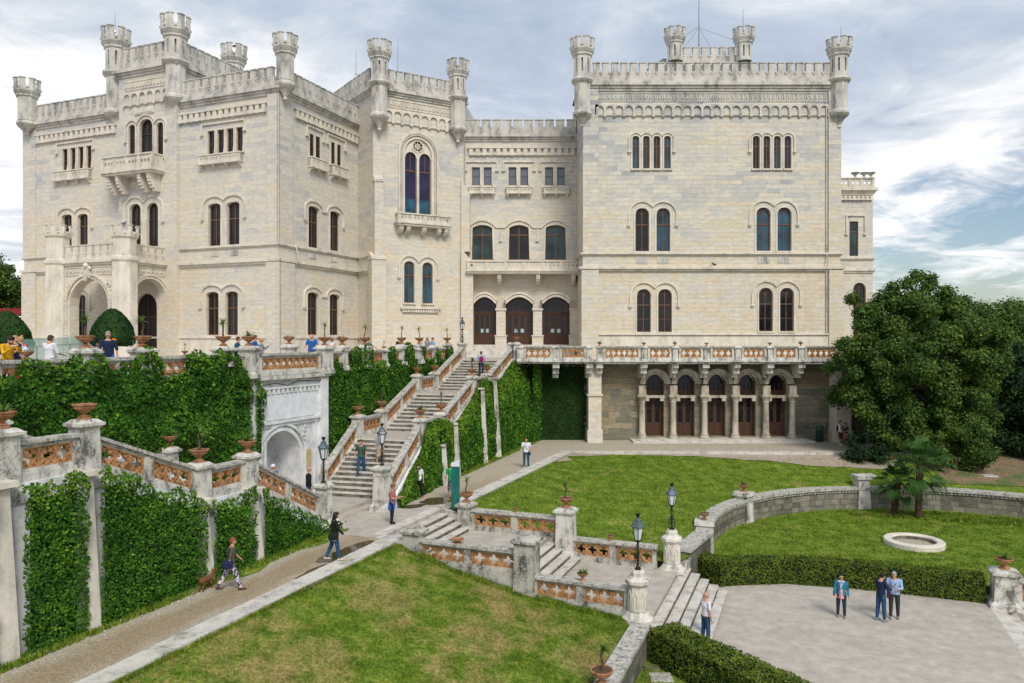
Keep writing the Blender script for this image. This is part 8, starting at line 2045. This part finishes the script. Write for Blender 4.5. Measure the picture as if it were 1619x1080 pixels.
x, y = wl_(tof(596)); person('man in sunglasses and grey-blue shirt leaning with both arms on the rail', (x-.75, y+.1, TZ), 110, 1.75, 'greyblue', 'charcoal', 'brown', 'short', lean=28, arms=((30, 8, 20, 0), (42, 25, 10, -20)), head=(-8, 10), far=True, extra=(('sunglasses', 'black'),))
x, y = wl_(tof(651)); person('woman in a black top with a shoulder bag, between two urns', (x-.9, y+.6, TZ), 150, 1.68, 'black', 'navy', 'black', 'curly', female=True, arms=((10, 8, 40, 10), (10, 8, 60, 10)), far=True, extra=(('crossbody_bag', 'charcoal', 1),))
x, y = wl_(tof(684)); person('woman with long brown hair and cream top, nearer one of two by the rail', (x-.8, y+.3, TZ), 150, 1.66, 'cream', 'brown', 'brown', 'long', female=True, sleeve='half', arms=((15, 8, 80, 30), (15, 8, 80, 30)), far=True)
x, y = wl_(tof(686)); person('second long haired woman standing close behind the one in cream', (x-.6, y+1.2, TZ), 170, 1.70, 'grey', 'black', 'brown', 'long', female=True, far=True)
x, y = wl_(tof(701)); person('man in a light blue shirt leaning behind the last urn on the rail', (x-.7, y+.4, TZ), 240, 1.70, 'lblue', 'navy', 'black', 'short', sleeve='half', lean=12, arms=((25, 8, 60, 0), (25, 8, 60, 0)), far=True)
# on the grand stairs
x, y, z = TS(2.4, 17.6, glev(17.6)); person('man with a magenta backpack and light blue shirt climbing to the castle doors', (x, y, ZG2+(TZ-ZG2)*5/11), 355, 1.76, 'lblue', 'navy', 'brown', 'short', sleeve='half', legs=((28, 40), (-6, 4)), fat=1.08, extra=(('backpack', 'magenta'),), far=True)
x, y = G(571, 752, -6.58); person('man in a green T-shirt and jeans with a backpack, walking down the grand stairs', (x, y, -7.3+.179*4), 185, 1.78, 'olive', 'jeans', 'brown', 'short', legs=((16, 8), (-10, 14)), arms=((-8, 14, 14, 0), (14, 14, 16, 0)), head=(14, 0), extra=(('backpack', 'black'),), shoe='black')
x, y = G(595, 745, -6.4); person('woman in a pale printed top behind the lamp on the right of the stairs', (x+.1, y+.3, -7.3+.179*6), 180, 1.66, 'printed', None, 'brown', 'long', female=True, skirt=('beige', .42), arms=((12, 6, 60, 20), (5, 8, 12, 0)), shoe='tan')
# court and platform
person('man in a white cap and blue shirt, half hidden by the left stair balustrade', (*atD(432, 31.2), -7.0), 200, 1.76, 'blue', 'grey', 'grey', 'short', arms=((-10, 18, 20, 0), (5, 10, 12, 0)), extra=(('cap', 'white'),))
person('bald man in a black leather jacket by the gateway lamp', (*atD(488, 32.2), -7.3), 75, 1.80, 'black', 'jeans', 'brown', 'bald', sleeve='long', arms=((-5, 12, 30, 10), (-5, 12, 30, 10)))
person('dark haired woman in a black cropped jacket and jeans reading her phone on the kerb', onG(529, 886, LZ+.05), 60, 1.68, 'black', 'jeans', 'black', 'long', female=True, sleeve='long', legs=((10, 2), (-12, 14)), arms=((15, 8, 30, 0), (25, 6, 90, 12)), head=(22, 0), shoe='cream', extra=(('shirt_tail', 'white'), ('phone', 'royal', -1), ('shoulder_bag', 'black', 1)))
person('ginger haired woman in a rose top with a bright blue jumper tied round her waist', onG(620, 828, LZ+.01), 100, 1.66, 'rose', 'black', 'ginger', 'curly', female=True, fat=1.08, arms=((12, 8, 85, 15), (15, 8, 80, 15)), head=(20, 0), extra=(('tied_jumper', 'royal'),))
person('dark haired woman in a white T-shirt and black leggings with a black scarf', onG(662, 787, LZ+.01), 195, 1.66, 'white', 'black', 'black', 'bob', female=True, legs=((14, 12), (-8, 12)), arms=((8, 12, 14, 0), (-6, 12, 14, 0)), head=(24, 0), shoe='magenta', extra=(('scarf', 'navy'),))
person('man in a green T-shirt and patterned shorts standing behind the totem sign', onG(714, 791, LZ+.01), 190, 1.80, 'green', 'camo', 'brown', 'short', shorts=True, shoe='yellow', arms=((0, 10, 10, 0), (0, 12, 10, 0)))
person('man in a white T-shirt and jeans with a shoulder bag on the far path', onG(832, 740, LZ+.01), 190, 1.80, 'white', 'jeans', 'brown', 'short', arms=((20, 12, 70, 10), (0, 14, 12, 0)), shoe='white', extra=(('crossbody_bag', 'black', -1),), far=True)
person('man with a black backpack in white, hugging the woman in the coral skirt', onG(1329, 704, LZ+.01), 150, 1.78, 'white', 'charcoal', 'brown', 'short', shorts=True, shoe='white', arms=((50, 6, 60, 30), (45, 6, 70, 30)), extra=(('backpack', 'black'),), far=True)
person('woman in navy and a coral skirt leaning on the man with the backpack', onG(1337, 705, LZ+.01), 240, 1.66, 'navy', None, 'brown', 'long', female=True, skirt=('coral', .45), shoe='white', arms=((40, 6, 90, 20), (10, 8, 80, 20)), legs=((10, 14), (-14, 4)), far=True)
# lawn path and piazza
person('ginger haired woman in a taupe top and white-purple printed trousers striding along the path', onG(364, 933, LZ+.01), 65, 1.66, 'taupe', 'floral', 'ginger', 'short', female=True, fat=1.06, sleeve='half', legs=((24, 6), (-20, 14)), arms=((-16, 8, 10, 0), (24, 10, 18, 0)), lean=6, shoe='brown', extra=(('shoulder_bag', 'navy', 1),))
person('bald older man in white shirt and blue trousers at the foot of the garden steps', onG(1116, 1018, PZ), 75, 1.78, 'white', 'jeans', 'grey', 'bald', fat=1.12, sleeve='short', arms=((0, 12, 10, 0), (15, 10, 105, 25)), head=(10, 0), extra=(('belt', 'brown'),))
person('woman in a denim jacket and pale pink top standing alone on the piazza', onG(1330, 975, PZ), 205, 1.60, 'denimj', 'djeans', 'black', 'short', female=True, fat=1.14, sleeve='long', arms=((10, 14, 35, 20), (5, 12, 14, 0)), head=(0, -25), shoe='tan', legs=((2, 2), (6, 4)), toplen=.04, extra=(('front_panel', 'pink'), ('scarf', 'scarf'), ('shoulder_bag', 'grey', 1), ('sunglasses', 'black')))
person('dark haired young man in a navy jumper and jeans, looking down beside the older man', onG(1393, 982, PZ), 70, 1.80, 'navy', 'jeans', 'black', 'short', sleeve='long', arms=((15, 8, 80, 20), (18, 8, 85, 20)), head=(34, 0), shoe='grey')
person('grey haired man in a blue checked shirt with a brown shoulder bag on the piazza', onG(1414, 978, PZ), 205, 1.78, 'plaid', 'charcoal', 'grey', 'short', sleeve='long', fat=1.06, arms=((5, 12, 20, 0), (22, 8, 80, 35)), head=(26, 10), shoe='grey', extra=(('crossbody_bag', 'brown', 1),))
# dog ----------------------------------------------------------------------------------------
dx, dy = G(326, 933, LZ); dg_ = thing('dog', 'small brown dog beside the creeper wall, ahead of the walking woman', 'dog', (dx, dy, LZ)); fur = simple('brown_fur', (.16, .075, .03), .9, .4, 25, .5, 60)
D_ = MB(); seg(D_, (-.20, 0, .34), (.02, 0, .33), .085, .10); seg(D_, (.02, 0, .33), (.17, 0, .33), .10, .105); seg(D_, (.2, 0, .36), (.31, 0, .47), .07, .055); seg(D_, (.31, 0, .49), (.36, 0, .49), .062, .05); seg(D_, (.38, 0, .475), (.46, 0, .455), .034, .022)
for e in (-1, 1):
    seg(D_, (.17, e*.06, .30), (.16, e*.065, .16), .042, .026); seg(D_, (.16, e*.065, .16), (.175, e*.065, .03), .024, .018); seg(D_, (.175, e*.065, .022), (.21, e*.065, .018), .02, .016)
    seg(D_, (-.19, e*.06, .32), (-.14, e*.065, .20), .055, .034); seg(D_, (-.14, e*.065, .20), (-.23, e*.065, .12), .030, .018); seg(D_, (-.23, e*.065, .12), (-.21, e*.065, .03), .018, .016); seg(D_, (-.21, e*.065, .022), (-.17, e*.065, .018), .02, .016)
    seg(D_, (.30, e*.045, .53), (.285, e*.06, .57), .022, .010)
seg(D_, (-.26, 0, .37), (-.34, 0, .43), .025, .02); seg(D_, (-.34, 0, .43), (-.38, 0, .50), .02, .012)
o = remesh('body', D_, fur, dg_, .011, 1); m = MB(); m.ball((.475, 0, .46), .014, 6, 5); m.build('nose', C['black'], o); dg_.rotation_euler = (0, 0, R(70))
